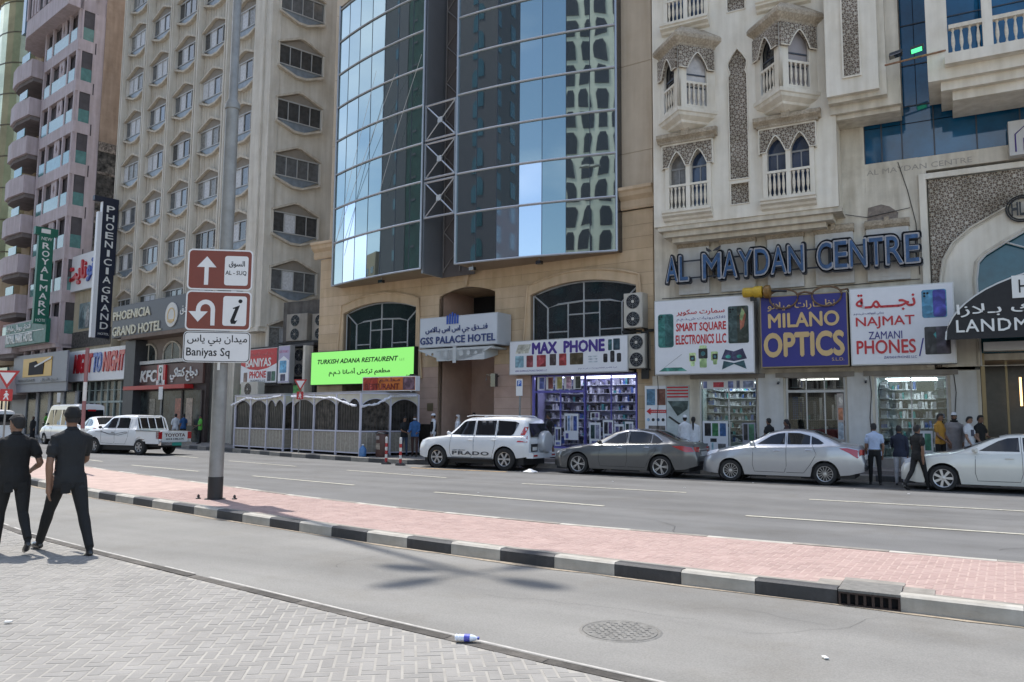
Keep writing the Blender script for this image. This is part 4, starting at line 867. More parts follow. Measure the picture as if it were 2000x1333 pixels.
MB().box(-17, -11, .25, .4, 3.4, 7.6).box(-5.4, -.3, 3.2, 3.3, .3, 7.6).box(-5.4, -.3, .42, 3.2, 3.62, 3.7).build('interior_dark', M_dark, GS)
# cornice on the left and right
pr_ = [(-.002, 9.95), (-.1, 9.95), (-.14, 10.05), (-.14, 10.3), (-.3, 10.45), (-.34, 10.6), (-.42, 10.66), (-.42, 10.78), (-.002, 10.82)]
for x0, x1 in ((-18.75, -16.6), (-1.2, .42)): MB().prism(pr_, x0, x1, axis='x').build('cornice', M_bei[2], GS)
# upper wall panels with open joints
zz = [10.83, 12.25, 15.86, 19.45, 23.0, 26.6, 30.2, 33.8]
for z0, z1 in zip(zz, zz[1:]):
    for x0, x1 in ((-17.75, -16.2), (-1.5, .3)): MB().box(x0, x1, 0, .12, z0+.012, z1-.012).build('wall_panel', M_upper, GS)
MB().box(-17.7, .28, .03, .3, 10.8, 34).box(-16.2, -1.5, 0, .1, 9.93, 34).build('upper_wall', M_upper, GS)
MB().box(-17.75, .28, .31, 12, 10.8, 34).box(-18.3, .28, 3.4, 12, .3, 10.79).box(-18.3, -17, .31, 3.4, .3, 10.79).build('building_mass', M_upper, GS)
# recessed entrance
mb = MB().box(-10.32, -10.3, .1, 2.6, .3, 7.7).box(-7.15, -7.13, .1, 2.6, .3, 7.7)
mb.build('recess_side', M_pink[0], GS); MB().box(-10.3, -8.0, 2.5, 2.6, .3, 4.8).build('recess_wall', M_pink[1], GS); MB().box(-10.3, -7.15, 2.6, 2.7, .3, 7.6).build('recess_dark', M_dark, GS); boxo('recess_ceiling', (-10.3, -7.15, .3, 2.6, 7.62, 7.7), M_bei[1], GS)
MB().box(-8.0, -7.3, 2.3, 2.4, .3, 2.5).build('entrance_door', M_dkg, GS); boxo('granite_dado', (-10.28, -8.02, 2.44, 2.498, .3, 1.6), mat('dark_marble', (.045, .038, .032)), GS); boxo('granite_base', (-11.6, -10.32, -.04, -.002, .3, 1.5), mat('dark_marble', (.045, .038, .032)), GS)
MB().prism([(-8.85, 8.45), (-8.7, 7.7), (-8.62, 7.7), (-8.47, 8.45)], -.14, -.002).box(-8.95, -8.37, -.2, -.002, 8.45, 8.55).build('keystone', M_bei[2], GS)
boxo('brass_plate', (-10.9, -10.55, -.02, -.002, 2.1, 2.45), mat('brass_frame', (.3, .24, .14)), GS)
# bowed curtain wall
sL, sR, dL, dR, sag = -16.75, -1.03, .62, .4, 1.22
def bow(s, extra=0.):
    u = (s-sL)/(sR-sL); base = dL+(dR-dL)*u
    return -(base+sag*4*u*(1-u))-extra
rows = [8.3, 10.46]+[10.46+1.76*k for k in range(1, 14)]
left = [-16.75, -15.75, -14.72, -13.68, -12.65, -11.65, -10.7, -9.95]; right = [-8.02, -7.0, -6.02, -5.0, -4.0, -3.0, -2.05, -1.03]
M_mir = [mat('mirror_glass_%d' % i, c, .015, .92, var=0) for i, c in enumerate(((.3, .37, .365), (.28, .35, .35), (.32, .39, .39)))]
M_mirw = mat('mirror_glass_pale', (.62, .68, .74), .04, .9, var=0)
M_tran = mat('silver_transom', (.38, .4, .43), .35, .7, var=.05)
CW = thing('curtain_wall', None, None, (0, 0, 0)); CW.parent = GS
rnd = random.Random(4)
def subdiv_pane(a, b, z0, z1, m, warp=.0):
    """one glass pane as a slightly warped sheet"""
    xa, ya, xb, yb = a[0], a[1], b[0], b[1]; g_ = .012; n = 6; R_ = []
    p1, p2, w1, w2 = rnd.uniform(0, 6), rnd.uniform(0, 6), rnd.uniform(.6, 1.1), rnd.uniform(.6, 1.1)
    nx, ny = (yb-ya), -(xb-xa); L_ = math.hypot(nx, ny); nx, ny = nx/L_, ny/L_
    tilt = rnd.uniform(-.0015, .0015)
    for i in range(n+1):
        row = []
        for j in range(n+1):
            u, v = i/n, j/n; uu = g_/L_+(1-2*g_/L_)*u; z = z0+g_+(z1-z0-2*g_)*v
            e = warp*(math.sin(3.1*u*w1+p1)*math.cos(3.4*v*w2+p2))+tilt*(v-.5)*2
            row.append((xa+(xb-xa)*uu+nx*e, ya+(yb-ya)*uu+ny*e, z))
        R_.append(row)
    mb = MB().grid(R_); me = mb.mesh('glass_pane', m)
    for f in me.polygons: f.use_smooth = True
    return link('glass_pane', me, CW)
for side, xs in ((0, left), (1, right)):
    for i in range(len(xs)-1):
        a, b = (xs[i], bow(xs[i])), (xs[i+1], bow(xs[i+1]))
        for k in range(len(rows)-1):
            if rows[k] > 22: continue
            pale = (side == 1 and ((i == 2 and k == 0) or (i == 3 and k in (0, 1)))) or (side == 0 and ((i in (1, 2) and k == 0) or (i == 1 and k in (1,))))
            subdiv_pane(a, b, rows[k], rows[k+1], M_mirw if pale else rnd.choice(M_mir), .0017 if (side == 1 and i >= 5) else .0002)
    for z in rows:
        if z > 23: continue
        P = [(x, bow(x, .03), z) for x in xs]; MB().tube(P, .045, 6).build('transom', M_tran, CW)
    for x, w_ in [(x, .012) for x in xs[1:-1]]: boxo('mullion', (x-w_, x+w_, bow(x, .012), bow(x, -.03), 8.3, 23), M_mull, CW)
    for x in (xs[0], xs[-1]): MB().tube([(x, bow(x, .03), 8.28), (x, bow(x, .03), 23)], .055, 6).build('mullion', M_tran, CW)
    # returns to the wall and soffit
    mb = MB()
    for x in (xs[0], xs[-1]): mb.box(x-.03, x+.03, bow(x, -.03), -.01, 8.3, 23)
    mb.build('return_panel', M_dkg, CW)
    MB().poly([(x, bow(x, -.02), 8.29) for x in xs]+[(xs[-1], .0, 8.29), (xs[0], .0, 8.29)]).build('soffit', M_gj, CW)
    MB().poly([(x, bow(x, -.02), 23) for x in xs]+[(xs[-1], .0, 23), (xs[0], .0, 23)]).build('top_cap', M_upper, CW)
# central slot: cross-braced frames and truss
xa, xb = -9.95, -8.02
for k in range(3):
    z0, z1 = 10.5+1.76*k, 10.46+1.76*(k+1)-.05
    y = bow(-9, .0)+.02; f = MB()
    for (p, q) in (((xa+.12, z0+.04), (xb-.06, z0+.04)), ((xa+.12, z1-.04), (xb-.06, z1-.04)), ((xa+.14, z0), (xa+.14, z1)), ((xb-.1, z0), (xb-.1, z1))): f.tube([(p[0], y, p[1]), (q[0], y, q[1])], .05, 5)
    fr = f.build('brace_frame', M_tran, CW); MB().tube([(xa+.16, y, z0+.05), (xb-.12, y, z1-.05)], .035, 5).tube([(xa+.16, y, z1-.05), (xb-.12, y, z0+.05)], .035, 5).build('cross_brace', M_tran, fr)
    c = ((xa+xb)/2+.02, y-.03, (z0+z1)/2); MB().obox(c, .13, .03, .13).build('boss', mat('steel_boss', (.6, .6, .6), .3, .5, var=0), fr)
M_slot = mat('slot_brown', (.1, .085, .08), .7, var=.1)
boxo('slot_wall', (xa, xb, -.35, -.3, 8.1, 23), M_slot, CW); boxo('slot_glass', (xb-.55, xb-.05, -.42, -.4, 8.5, 23), M_dkg, CW)
mb = MB(); z = 8.4
while z < 22: mb.tube([(xa+.2, -.42, z), (xa+1.05, -.42, z+.9), (xa+.2, -.42, z+1.76)], .03, 4); z += 1.76
mb.tube([(xa+.2, -.42, 8.3), (xa+.2, -.42, 23)], .03, 5).tube([(xa+1.15, -.42, 8.3), (xa+1.15, -.42, 23)], .03, 5); mb.build('truss', mat('truss_grey', (.22, .2, .19), .6, var=.1), CW)
mb = MB()
for k in range(8): mb.box(xb-.56, xb-.04, -.44, -.4, 8.7+1.76*k, 8.74+1.76*k)
mb.build('slot_transoms', M_tran, CW); MB().box(xa-.02, xa+.1, bow(xa)+.05, -.3, 8.1, 23).build('steel_column', M_tran, CW)
# cables in front of the left bay
mb = MB()
for a, b in (((-11.5, -2.0, 17.5), (-16.3, -1.0, 10.2)), ((-12.8, -1.9, 18), (-16.2, -1.1, 9.8)), ((-9.9, -2.0, 18), (-12.6, -1.75, 12.0))): mb.tube([a, ((a[0]+b[0])/2-.1, (a[1]+b[1])/2, (a[2]+b[2])/2), b], .012, 4)
mb.build('stay_cable', M_alum, CW)
# spot fittings under the bow
for x, lb in ((-4.3, 'black box floodlight hanging under the right glass bay'), (-7.4, 'small dark lamp under the glass bay beside the centre slot'), (-12.9, 'small dark lamp under the middle of the left glass bay')):
    p = GS.matrix_basis @ Vector((x, bow(x)+.4, 8.2)) if False else None
    t = thing('soffit_lamp', lb, 'lamp', (-10+x*math.cos(A_G)-(bow(x)+.35)*math.sin(A_G), 28.2+x*math.sin(A_G)+(bow(x)+.35)*math.cos(A_G), 8.15), A_G)
    MB().box(-.12, .12, -.1, .1, -.12, .02).build('lamp_box', M_dkg, t); MB().box(-.02, .02, -.02, .02, .02, .14).build('stem', M_alum, t)
def gl(s, y, z=0):      # hotel-local to world
    return (-10+s*math.cos(A_G)-y*math.sin(A_G), 28.2+s*math.sin(A_G)+y*math.cos(A_G), z)
# hotel sign and steel crescent
t = signbox('hotel_sign', 'white box sign with dark blue hotel lettering above the recessed entrance', gl(-10.48, -1.1, 4.86), A_G, 4.26, 1.33, 1.0, mat('sign_grey_white', (.55, .58, .62), .4, var=.04), mat('sign_case_grey', (.45, .47, .49), .5, var=.05))
M_dblue = mat('dark_blue_letters', (.03, .05, .16), .4, var=0)
text('GSS PALACE HOTEL', .06, 4.16, .15, .46, -.002, M_dblue, t, .03, bold=.02, space=1.05); text('فنــدق جي اس اس بـالاس', .36, 3.76, .54, .9, -.002, M_dblue, t, .03, bold=.015, arabic=True)
for k in range(5): link('logo_bar', MB().box(1.55+k*.14, 1.64+k*.14, -.03, -.002, .98, 1.36+.06*(2-abs(k-2))).mesh('logo_bar', mat('logo_blue', (.03, .08, .35), .4, var=0)), t)
t = thing('steel_canopy', 'white steel crescent canopy with round holes under the hotel sign', 'canopy', gl(-8.52, -1.05, 4.2), A_G)
P = [(-2.1, .6)]+[(-2.1+4.2*k/16, .6-.55*math.sin(math.pi*k/16)) for k in range(1, 16)]+[(2.1, .6)]
M_cs = mat('canopy_steel', (.5, .52, .52), .45, var=.06)
plate('crescent_plate', P, [circ(x, .36, r, 14) for x, r in ((-1.6, .05), (-1.25, .07), (-.9, .09), (-.5, .12), (.35, .12), (.75, .1), (1.15, .07), (1.55, .05))], .05, M_cs, t)
MB().box(-2.05, 2.05, .06, 1.0, .5, .58).box(-.08, .1, -.03, -.002, -.05, .75).prism([(0, .05), (1.0, .3), (1.0, .5), (0, .5)], -1.0, 1.6, axis='x').build('deck', M_cs, t)
# LED sign of the Turkish restaurant (a lit screen)
t = thing('led_sign', 'bright green LED screen with black restaurant lettering above the kiosks', 'sign', gl(-18.45, -.35, 3.38), A_G)
boxo('screen_case', (0, 7.0, .01, .3, 0, 1.69), mat('black_metal', (.02, .02, .02)), t); boxo('lit_screen', (.03, 6.97, 0, .009, .03, 1.66), lamp_mat('led_green', (.27, .82, .17), .6), t)
M_lk = mat('led_dark', (.005, .05, .01), .5, var=0); text('TURKISH ADANA RESTAURENT', .5, 6.0, 1.06, 1.28, -.001, M_lk, t, .003, bold=.035, shear=.25); text('L.L.C', 6.1, 6.4, 1.06, 1.16, -.001, M_lk, t, .002); text('مطعم تركش أضانا ذ.م.م', 1.35, 5.5, .42, .8, -.001, M_lk, t, .003, bold=.03, arabic=True)
# MAX PHONE sign and shop
t = signbox('shop_sign', 'white box sign with indigo serif-style lettering and a row of gadget pictures', gl(-5.98, -.55, 3.58), A_G, 5.46, 1.41, .5, M_sw)
M_ind = mat('indigo_letters', (.06, .03, .22), .4, var=0)
text('MAX  PHONE', 1.15, 4.45, .84, 1.28, -.001, M_ind, t, .01, bold=.045)
MB().prism([(.3, .88), (.95, .88), (1.08, 1.25), (.45, 1.25)], -.006, -.001).build('white_box_picture', pm((.5, .48, .4)), t)
for x0, x1, z0, z1, c in ((.3, .72, .3, .78, (.25, .42, .5)), (.86, 1.18, .3, .78, (.25, .05, .06)), (1.36, 1.8, .3, .78, (.3, .03, .04)), (1.98, 2.28, .34, .8, (.06, .04, .04)), (2.42, 2.76, .32, .8, (.3, .03, .03)), (2.92, 3.52, .34, .8, (.07, .05, .02)), (4.62, 4.78, .84, 1.26, (.02, .09, .1)), (4.84, 5.12, .84, 1.28, (.01, .04, .06))):
    plate('gadget_picture', rrect(x0, x1, z0, z1, .03), [], .005, pm(c), t, (0, -.006, 0)); 
for x in (4.5, 4.8, 5.08): plate('watch_picture', rrect(x-.09, x+.09, .38, .72 if x != 4.8 else .82, .05), [], .005, pm(BLK), t, (0, -.007, 0))
for z in (.6, .5, .4): plate('pale_print', rrect(3.75, 4.15, z, z+.06, .02), [], .003, pm((.5, .56, .62)), t, (0, -.004, 0))
text('ABRA ALAMIR ELECTRONICS TRADING L.L.C', .3, 1.85, .12, .19, -.001, M_ind, t, .003); text('ابرا الأمير للالكترونيات ش.ذ.م.م', 3.3, 4.98, .14, .22, -.001, M_ind, t, .003, arabic=True)
room(GS, -5.1, -.5, .3, 3.0, .35, 3.6, Wpur, L_pur, seed=21, rows=8, lampy=(.3, 1.2, 2.1))
fm = mat('violet_frame', (.16, .15, .5), .4, .3, var=.05)
shopfront(GS, -5.1, -2.75, .6, 3.56, [-3.85], y=.05, m=fm, transom=2.88, w=.1); shopfront(GS, -2.65, -.5, .6, 3.56, [-1.55], y=.05, m=fm, w=.06)
MB().box(-5.25, -.42, -.06, .25, .3, .6).build('shop_plinth', M_white, GS)
for k, c in enumerate(((.1, .14, .4), (.2, .05, .05), (.5, .45, .15), (.5, .3, .4), (.06, .07, .06))): poster(GS, -4.95+k*.43, -4.6+k*.43, 2.98, 3.5, .02, M_sw, [(.3, .95, .05, .95, c)])
poster(GS, -3.65, -3.0, .95, 2.0, .02, M_sw, [(.08, .2, .35, .9, (.03, .04, .06)), (.25, .4, .35, .92, (.2, .3, .5)), (.45, .6, .35, .92, (.5, .45, .45)), (.65, .9, .35, .9, (.04, .08, .3)), (.1, .3, .05, .25, (.05, .05, .2))])
for k, (x, z, w_, h_) in enumerate(((-4.5, .7, .35, .4), (-4.1, .7, .3, .75), (-2.5, .75, .5, .9), (-1.9, 1.0, .45, .75), (-1.4, .7, .4, .9), (-.95, .9, .35, .8), (-2.45, 1.75, .4, .3))): poster(GS, x, x+w_, z, z+h_, .02, M_sw, [(.12, .48, .3, .9, [(.02, .02, .03), (.1, .1, .25), (.02, .05, .05)][k % 3]), (.55, .88, .3, .9, [(.15, .1, .25), (.02, .02, .03), (.3, .3, .4)][k % 3]), (.2, .8, .06, .2, (.1, .12, .3))])
# outdoor air-conditioning units
def fan_unit(name, label, loc, rz, w_, h_, d_, fans, m, front=True, group=None):
    t = thing(name, label, 'air conditioner', loc, rz, group)
    boxo('casing', (0, w_, 0.02, d_, 0, h_), m, t); boxo('front_panel', (.02, w_-.02, 0, .019, .02, h_-.02), m, t)
    for k in range(fans):
        cz = h_*(k+.5)/fans; R = min(w_*.42, h_/fans*.42); cx = w_*.42 if w_ > .9 else w_*.5
        f = MB().lathe([(R, -.01), (R, .01)], (cx, 0, cz), 20, axis='y').build('fan', M_dkg, t)
        mb = MB()
        for q in range(4): mb.tube([(cx+R*(q+1)/4.3*math.cos(a), -.02, cz+R*(q+1)/4.3*math.sin(a)) for a in [2*math.pi*i/16 for i in range(17)]], .006, 4)
        for q in range(8): mb.tube([(cx, -.02, cz), (cx+R*math.cos(q*math.pi/4), -.02, cz+R*math.sin(q*math.pi/4))], .006, 4)
        mb.build('fan_guard', mat('guard_grey', (.2, .2, .2), .5, var=0), f)
        boxo('hub', (cx-.05, cx+.05, -.03, -.02, cz-.05, cz+.05), m, f)
    for xb_ in (0, w_-.04): boxo('bracket', (xb_, xb_+.04, .0, d_+.2, -.06, -.002), mat('black_metal', (.02, .02, .02)), t)
    return t
M_ac = mat('ac_cream', (.55, .52, .46), .5, var=.06, streak=.2); M_acd = mat('ac_grimy', (.34, .31, .27), .6, var=.15, streak=.3)
fan_unit('ac_unit', 'cream twin fan air conditioner beside the arched window, upper of two', gl(-.72, -.5, 5.24), A_G, .78, 1.33, .5, 2, M_ac, group='cream air conditioners by the white phone sign')
fan_unit('ac_unit', 'cream twin fan air conditioner beside the gadget picture sign, lower of two', gl(-.55, -.5, 3.7), A_G, .7, 1.3, .5, 2, M_ac, group='cream air conditioners by the white phone sign')
MB().box(-1.0, .3, -.1, -.002, 5.1, 5.2).box(-.1, .2, -.3, -.25, 3.3, 5.1).build('ac_pipe', M_cable, GS)
# lamps and pipes on the entrance piers
for s, z, lb in ((-6.9, 3.4, 'black loudspeaker lamp on the pier right of the hotel entrance'), (-11.5, 3.5, 'black round lamp on the pier left of the hotel entrance')):
    t = thing('wall_lamp', lb, 'lamp', gl(s, -.35, z), A_G); MB().box(-.12, .12, -.1, .1, -.28, .28).build('lamp_body', M_dkg, t, True); MB().tube([(0, .1, .1), (0, .35, .2)], .025, 6).tube([(-.12, 0, .2), (-.4, 0, .25), (-.42, 0, .0)], .02, 5).build('bracket', M_dkg, t)
# ================================================================== Phoenicia Grand hotel
mat('shop_glass_dim', (.045, .055, .055), .25, var=.8, vscale=1.8, spec=.2)
A_P = rad(-10.5); PH = thing('concrete_hotel', 'pale ribbed concrete hotel with hexagonal hooded windows in tall columns', 'building', (-33.7, 31.5, 0), A_P)
M_con = mat('pale_concrete', (.66, .62, .55), .88, var=.07, vscale=1.2, bump=.2, bscale=18, streak=.2, stain=.07)
M_conp = mat('ribbed_spandrel', (.63, .58, .5), .9, var=.08, vscale=1.5, bump=.25, bscale=18, streak=.25, stain=.08)
M_hood = mat('hood_stone', (.6, .54, .45), .85, var=.12, vscale=3, streak=.25)
M_wing = mat('hotel_window', (.12, .13, .14), .1, var=.35, vscale=2.5, spec=.9)
M_tri = mat('triangle_panel', (.27, .24, .205), .8, var=.12)
M_trib = mat('lower_panel_blue', (.2, .24, .28), .35, var=.25, vscale=2, spec=.8)
M_drape = mat('pale_drape', (.62, .63, .65), .7, var=.2, vscale=8); M_grey = mat('window_alu', (.42, .42, .41), .45, var=.05)
FH = 3.37; PEAK0 = 10.7
def hex_bay_mesh():
    """meshes of one bay, local x -1.55..1.55, z 0 at hood peak, y 0 at wall face"""
    W = 1.6; zt, zp, zb, zd = -.56, .02, -1.86, -2.3     # hood shoulder, peak, sill shoulder, sill dip
    hood = MB(); sh = .23
    top = [(-W, zt), (-W*.09, zp), (W*.09, zp), (W, zt)]
    for (a, b) in zip(top, top[1:]): hood.hexa([(a[0], -sh, a[1]), (b[0], -sh, b[1]), (b[0], .1, b[1]), (a[0], .1, a[1]), (a[0], -sh, a[1]+.13), (b[0], -sh, b[1]+.13), (b[0], .1, b[1]+.13), (a[0], .1, a[1]+.13)])
    sill = MB(); bot = [(-W, zb), (-W*.2, zd), (W*.2, zd), (W, zb)]
    for (a, b) in zip(bot, bot[1:]): sill.hexa([(a[0], -sh*.9, a[1]-.13), (b[0], -sh*.9, b[1]-.13), (b[0], .1, b[1]-.13), (a[0], .1, a[1]-.13), (a[0], -sh*.9, a[1]), (b[0], -sh*.9, b[1]), (b[0], .1, b[1]), (a[0], .1, a[1])])
    cheeks = [MB().box(-W, -W+.09, -sh*.8, .1, zb, zt), MB().box(W-.09, W, -sh*.8, .1, zb, zt)]
    tri = MB().prism([(-W+.1, zt), (W-.1, zt), (W*.09, zp), (-W*.09, zp)], .0-.03, .02)
    low = MB().prism([(-W+.1, zb+.12), (-W*.2, zd), (W*.2, zd), (W-.1, zb+.12)], -.03, .02)
    gl_ = [MB().box(x0, x1, .0, .02, zb+.12, zt) for x0, x1 in ((-W+.12, -.76), (-.74, -.02), (.02, .74), (.76, W-.12))]
    bars = MB().box(-W+.1, W-.1, -.07, -.01, zt-.05, zt+.02).box(-W+.1, W-.1, -.07, -.01, zb+.08, zb+.14)
    for x in (-.75, 0, .75): bars.box(x-.022, x+.022, -.06, -.005, zb+.14, zt-.05)
    return hood, sill, cheeks, tri, low, gl_, bars
h_, s_, c_, tr_, lo_, g_, b_ = hex_bay_mesh()
HM = [('window_hood', h_.mesh('window_hood', M_hood)), ('window_sill', s_.mesh('window_sill', M_hood)), ('window_cheek', c_[0].mesh('window_cheek', M_con)), ('window_cheek', c_[1].mesh('window_cheek', M_con)), ('hood_panel', tr_.mesh('hood_panel', M_tri)), ('apron_panel', lo_.mesh('apron_panel', M_trib)), ('window_frame', b_.mesh('window_frame', M_grey))]
GMS = [[g.mesh('window_pane', m_) for g in g_] for m_ in (M_wing, mat('hotel_window_dark', (.05, .055, .06), .1, var=.4, vscale=3, spec=.8), mat('hotel_window_drawn', (.24, .235, .22), .35, var=.5, vscale=7, spec=.5))]; GM = GMS[0]; GD = [g.mesh('window_pane', M_drape) for g in g_]
rnd = random.Random(11)
def bay(parent, x, z, mat_=None, lit=True):
    r = D.objects.new('hooded_window', None); COL.objects.link(r); r.parent = parent; r.location = (x, 0, z)
    if mat_ is not None: r.matrix_local = mat_ @ Matrix.Translation((x, 0, z))
    for n, me in HM: link(n, me, r)
    GM = rnd.choice(GMS)
    for k in range(4): link('window_pane', (GD if (k == 1 and lit and rnd.random() < .75) or rnd.random() < .12 else GM)[k], r)
COLX = [-18.3, -14.55, -10.85, -7.15, -3.42]; PIL = [-20.2, -16.42, -12.7, -9.0, -5.3]
for x in COLX:
    for k in range(0, 8): bay(PH, x, PEAK0+FH*k)
mb = MB(); sp = MB()
for k in range(-1, 10):
    z0 = PEAK0+FH*k+.13; z1 = PEAK0+FH*(k+1)-2.25
    for x in COLX:      # ribbed spandrels between the windows
        n = 10; w_ = 3.2/n
        for q in range(n): sp.box(x-1.6+q*w_, x-1.6+(q+.9)*w_, .05, .1, max(z0-.5, 7.7), z1+.32)
o = sp.build('ribbed_spandrel', M_conp, PH); tag(o, kind='stuff')
MB().box(-20.4, -.1, .1, .3, 7.2, 42).build('facade_wall', M_conp, PH)
for x in PIL: MB().box(x-.2, x-.07, -.42, .1, 9.2, 42).box(x+.07, x+.2, -.42, .1, 9.2, 42).box(x-.07, x+.07, -.3, .1, 9.2, 42).build('pilaster', M_con, PH)
MB().box(-1.85, -.95, -.5, .1, 6.85, 42).box(-.92, -.62, -.62, .1, 6.85, 42).box(-.6, -.0, -.5, .1, 6.85, 42).box(-1.7, -.1, -.55, .15, 6.6, 6.849).build('corner_pilaster', M_con, PH)
MB().box(-20.35, -.2, .31, 12, .1, 42).build('building_mass', M_conp, PH)
# side facet with hooded windows, turned towards the lane beside the glass hotel
FA = rad(70)-A_P
MF = Matrix.Rotation(FA, 4, 'Z')
for k in range(-1, 9): bay(PH, 1.52, PEAK0+FH*k+.12, MF @ Matrix.Diagonal((.92, 1, 1, 1)), lit=False)
mb = MB()
def fpt(s, d, z): v = MF @ Vector((s, d, z)); return (v.x, v.y, v.z)
MB().hexa([fpt(0, .08, .2), fpt(4.6, .08, .2), fpt(4.6, .3, .2), fpt(0, .3, .2), fpt(0, .08, 42), fpt(4.6, .08, 42), fpt(4.6, .3, 42), fpt(0, .3, 42)]).build('side_wall', M_con, PH)
def pl(s, y, z=0, o=(-33.7, 31.5), a=A_P): return (o[0]+s*math.cos(a)-y*math.sin(a), o[1]+s*math.sin(a)+y*math.cos(a), z)
# low building beside Royal Mark and the ground floors
MB().box(-16.0, -14.5, -.85, .05, .1, 6.9).build('shop_pier', mat('charcoal_stone', (.05, .05, .055), .5, var=.2, vscale=3), PH)
MB().box(-16.0, -6.0, -1.2, .09, 6.95, 7.2).build('canopy_soffit', mat('brown_soffit', (.2, .15, .12), .8, var=.15), PH)
t = signbox('hotel_sign', 'long dark grey hotel sign with cream letters and round white crest', pl(-17.5, -1.2, 7.15), A_P, 11.2, 2.2, 1.1, mat('slate_sign', (.07, .075, .09), .45, var=.08), mat('slate_side', (.05, .055, .065), .5, var=0))
M_cl = mat('cream_letters', (.6, .56, .42), .45, var=.05)
text('PHOENICIA', .25, 5.7, 1.22, 1.8, -.002, M_cl, t, .06, bold=.02); text('GRAND HOTEL', .25, 7.3, .12, .74, -.002, M_cl, t, .06, bold=.02)
plate('crest_disc', circ(8.6, 1.0, .78, 28), [], .05, mat('crest_white', (.62, .6, .56), .5, var=.1), t, (0, -.055, 0)); plate('crest_band', circ(8.6, .95, .5, 24), [circ(8.6, .95, .42, 24)], .02, M_gold, t, (0, -.08, 0)); MB().box(8.2, 9.0, -.09, -.06, .55, .7).build('crest_band', M_gold, t)
text('فندق', 9.7, 11.0, .9, 1.5, -.002, M_wl, t, .04, arabic=True)
# upper arches and fried chicken shop
mb = MB()
for c in (-14.2, -10.9, -7.6): 
    P = [(c+1.15*math.cos(a), 5.9+.75*math.sin(a)) for a in [math.pi*k/10 for k in range(11)]]
    plate('arch_window', [(c+1.15, 5.2)]+P+[(c-1.15, 5.2)], [], .03, mat('shop_glass_dim', (.045, .055, .055)), PH, (0, -.06, 0)); MB().tube([(x, -.08, z) for x, z in [(c+1.15, 5.2)]+P+[(c-1.15, 5.2)]], .07, 5).box(c-.03, c+.03, -.1, -.06, 5.3, 6.6).build('arch_moulding', M_conp, PH)
MB().box(-16, -6, -.03, .09, 5.2, 6.94).build('upper_floor_wall', mat('grey_brown_wall', (.24, .2, .17), .85, var=.15), PH)
MB().box(-15.9, -6.05, -.25, -.03, .2, 5.19).build('shop_wall', mat('dark_brown_wall', (.06, .042, .038), .6, var=.2, vscale=3), PH)
MB().box(-15.2, -5.9, -.5, -.26, 5.22, 5.44).build('white_ledge', M_white, PH)
t = thing('chicken_shop_sign', 'brown fascia with white lettering and red and white logo panel', 'sign', pl(-15.1, -.42, 3.8), A_P)
boxo('fascia', (0, 8.9, 0, .15, 0, 1.35), mat('fascia_brown', (.1, .05, .042), .5, var=.15), t)
text('KFC', .75, 3.05, .25, .98, -.001, M_wl, t, .06, bold=.03, shear=.15); text('دجاج كنتاكي', 4.9, 8.3, .15, 1.05, -.001, M_wl, t, .06, bold=.02, arabic=True)
MB().box(3.25, 4.35, -.12, -.001, -.02, 1.3).build('logo_panel', M_red, t); MB().box(3.5, 4.1, -.15, -.121, .0, 1.28).box(3.25, 4.35, -.15, -.122, -.02, .3).build('bucket_panel', M_wl, t)
plate('head_disc', circ(3.8, .95, .2, 16), [circ(3.8, .97, .12, 12)], .01, mat('led_dark', (.02, .02, .02)), t, (0, -.165, 0)); MB().box(3.72, 3.88, -.16, -.152, .1, .6).build('tie_mark', M_dark, t)
t = thing('red_awning', 'thin red canopy strip under the brown fried chicken fascia', 'awning', pl(-15.9, -.9, 3.5), A_P); boxo('canopy_strip', (0, 8.4, 0, .6, 0, .26), mat('bright_red', (.45, .02, .02), .45, var=.06), t)
MB().box(-14.6, -6.4, -.28, -.251, .2, 3.4).build('shop_glass', mat('shop_glass_dim', (.045, .055, .055)), PH)
for x, c in ((-13.2, (.18, .16, .13)), (-9.7, (.3, .05, .03)), (-8.3, (.35, .25, .2))): boxo('window_poster', (x, x+.8, -.3, -.281, 1.2, 2.9), pm(c), PH)
for x in (-14.6, -11.5, -8.8, -6.4): boxo('glazing_post', (x-.08, x+.08, -.34, -.282, .2, 3.4), mat('dark_brown_wall', (.06, .042, .038)), PH)
# Baniyas Phone corner shop with kiosk in front
t = signbox('shop_sign', 'red and white phone shop sign behind the traffic sign pole', pl(-2.95, -.0, 3.6, (-32, 30.2)), A_P, 3.55, 1.9, .3, M_sw)
MB().prism([(0.02, 1.87), (3.53, 1.87), (3.53, 1.05), (2.6, .8), (1.75, .72), (.9, .8), (.02, 1.05)][::-1], -.006, -.001).build('red_arch_print', M_red, t)
text('BANIYAS', .55, 3.0, .92, 1.36, -.007, M_wl, t, .01, bold=.03); text('بنيـاس للهـواتف', .5, 3.2, 1.48, 1.74, -.007, pm((.4, .1, .1)), t, .005, arabic=True); text('PHONE', .95, 2.55, .3, .66, -.001, M_red, t, .01, bold=.03); text('TRADING L.L.C', 1.0, 2.5, .1, .2, -.001, M_dark, t, .004)
for x0, c in ((.35, (.2, .12, .1)), (2.68, (.02, .03, .06)), (3.08, (.02, .12, .08))): plate('phone_picture', rrect(x0, x0+.36, .1, .62, .04), [], .006, pm(c), t, (0, -.007, 0))
t = signbox('shop_sign', 'narrow lilac side sign with one blue phone picture', pl(.72, -.0, 3.55, (-32, 30.2)), A_P, 1.05, 2.0, .3, mat('lilac_sign', (.4, .36, .5), .45, var=.1))
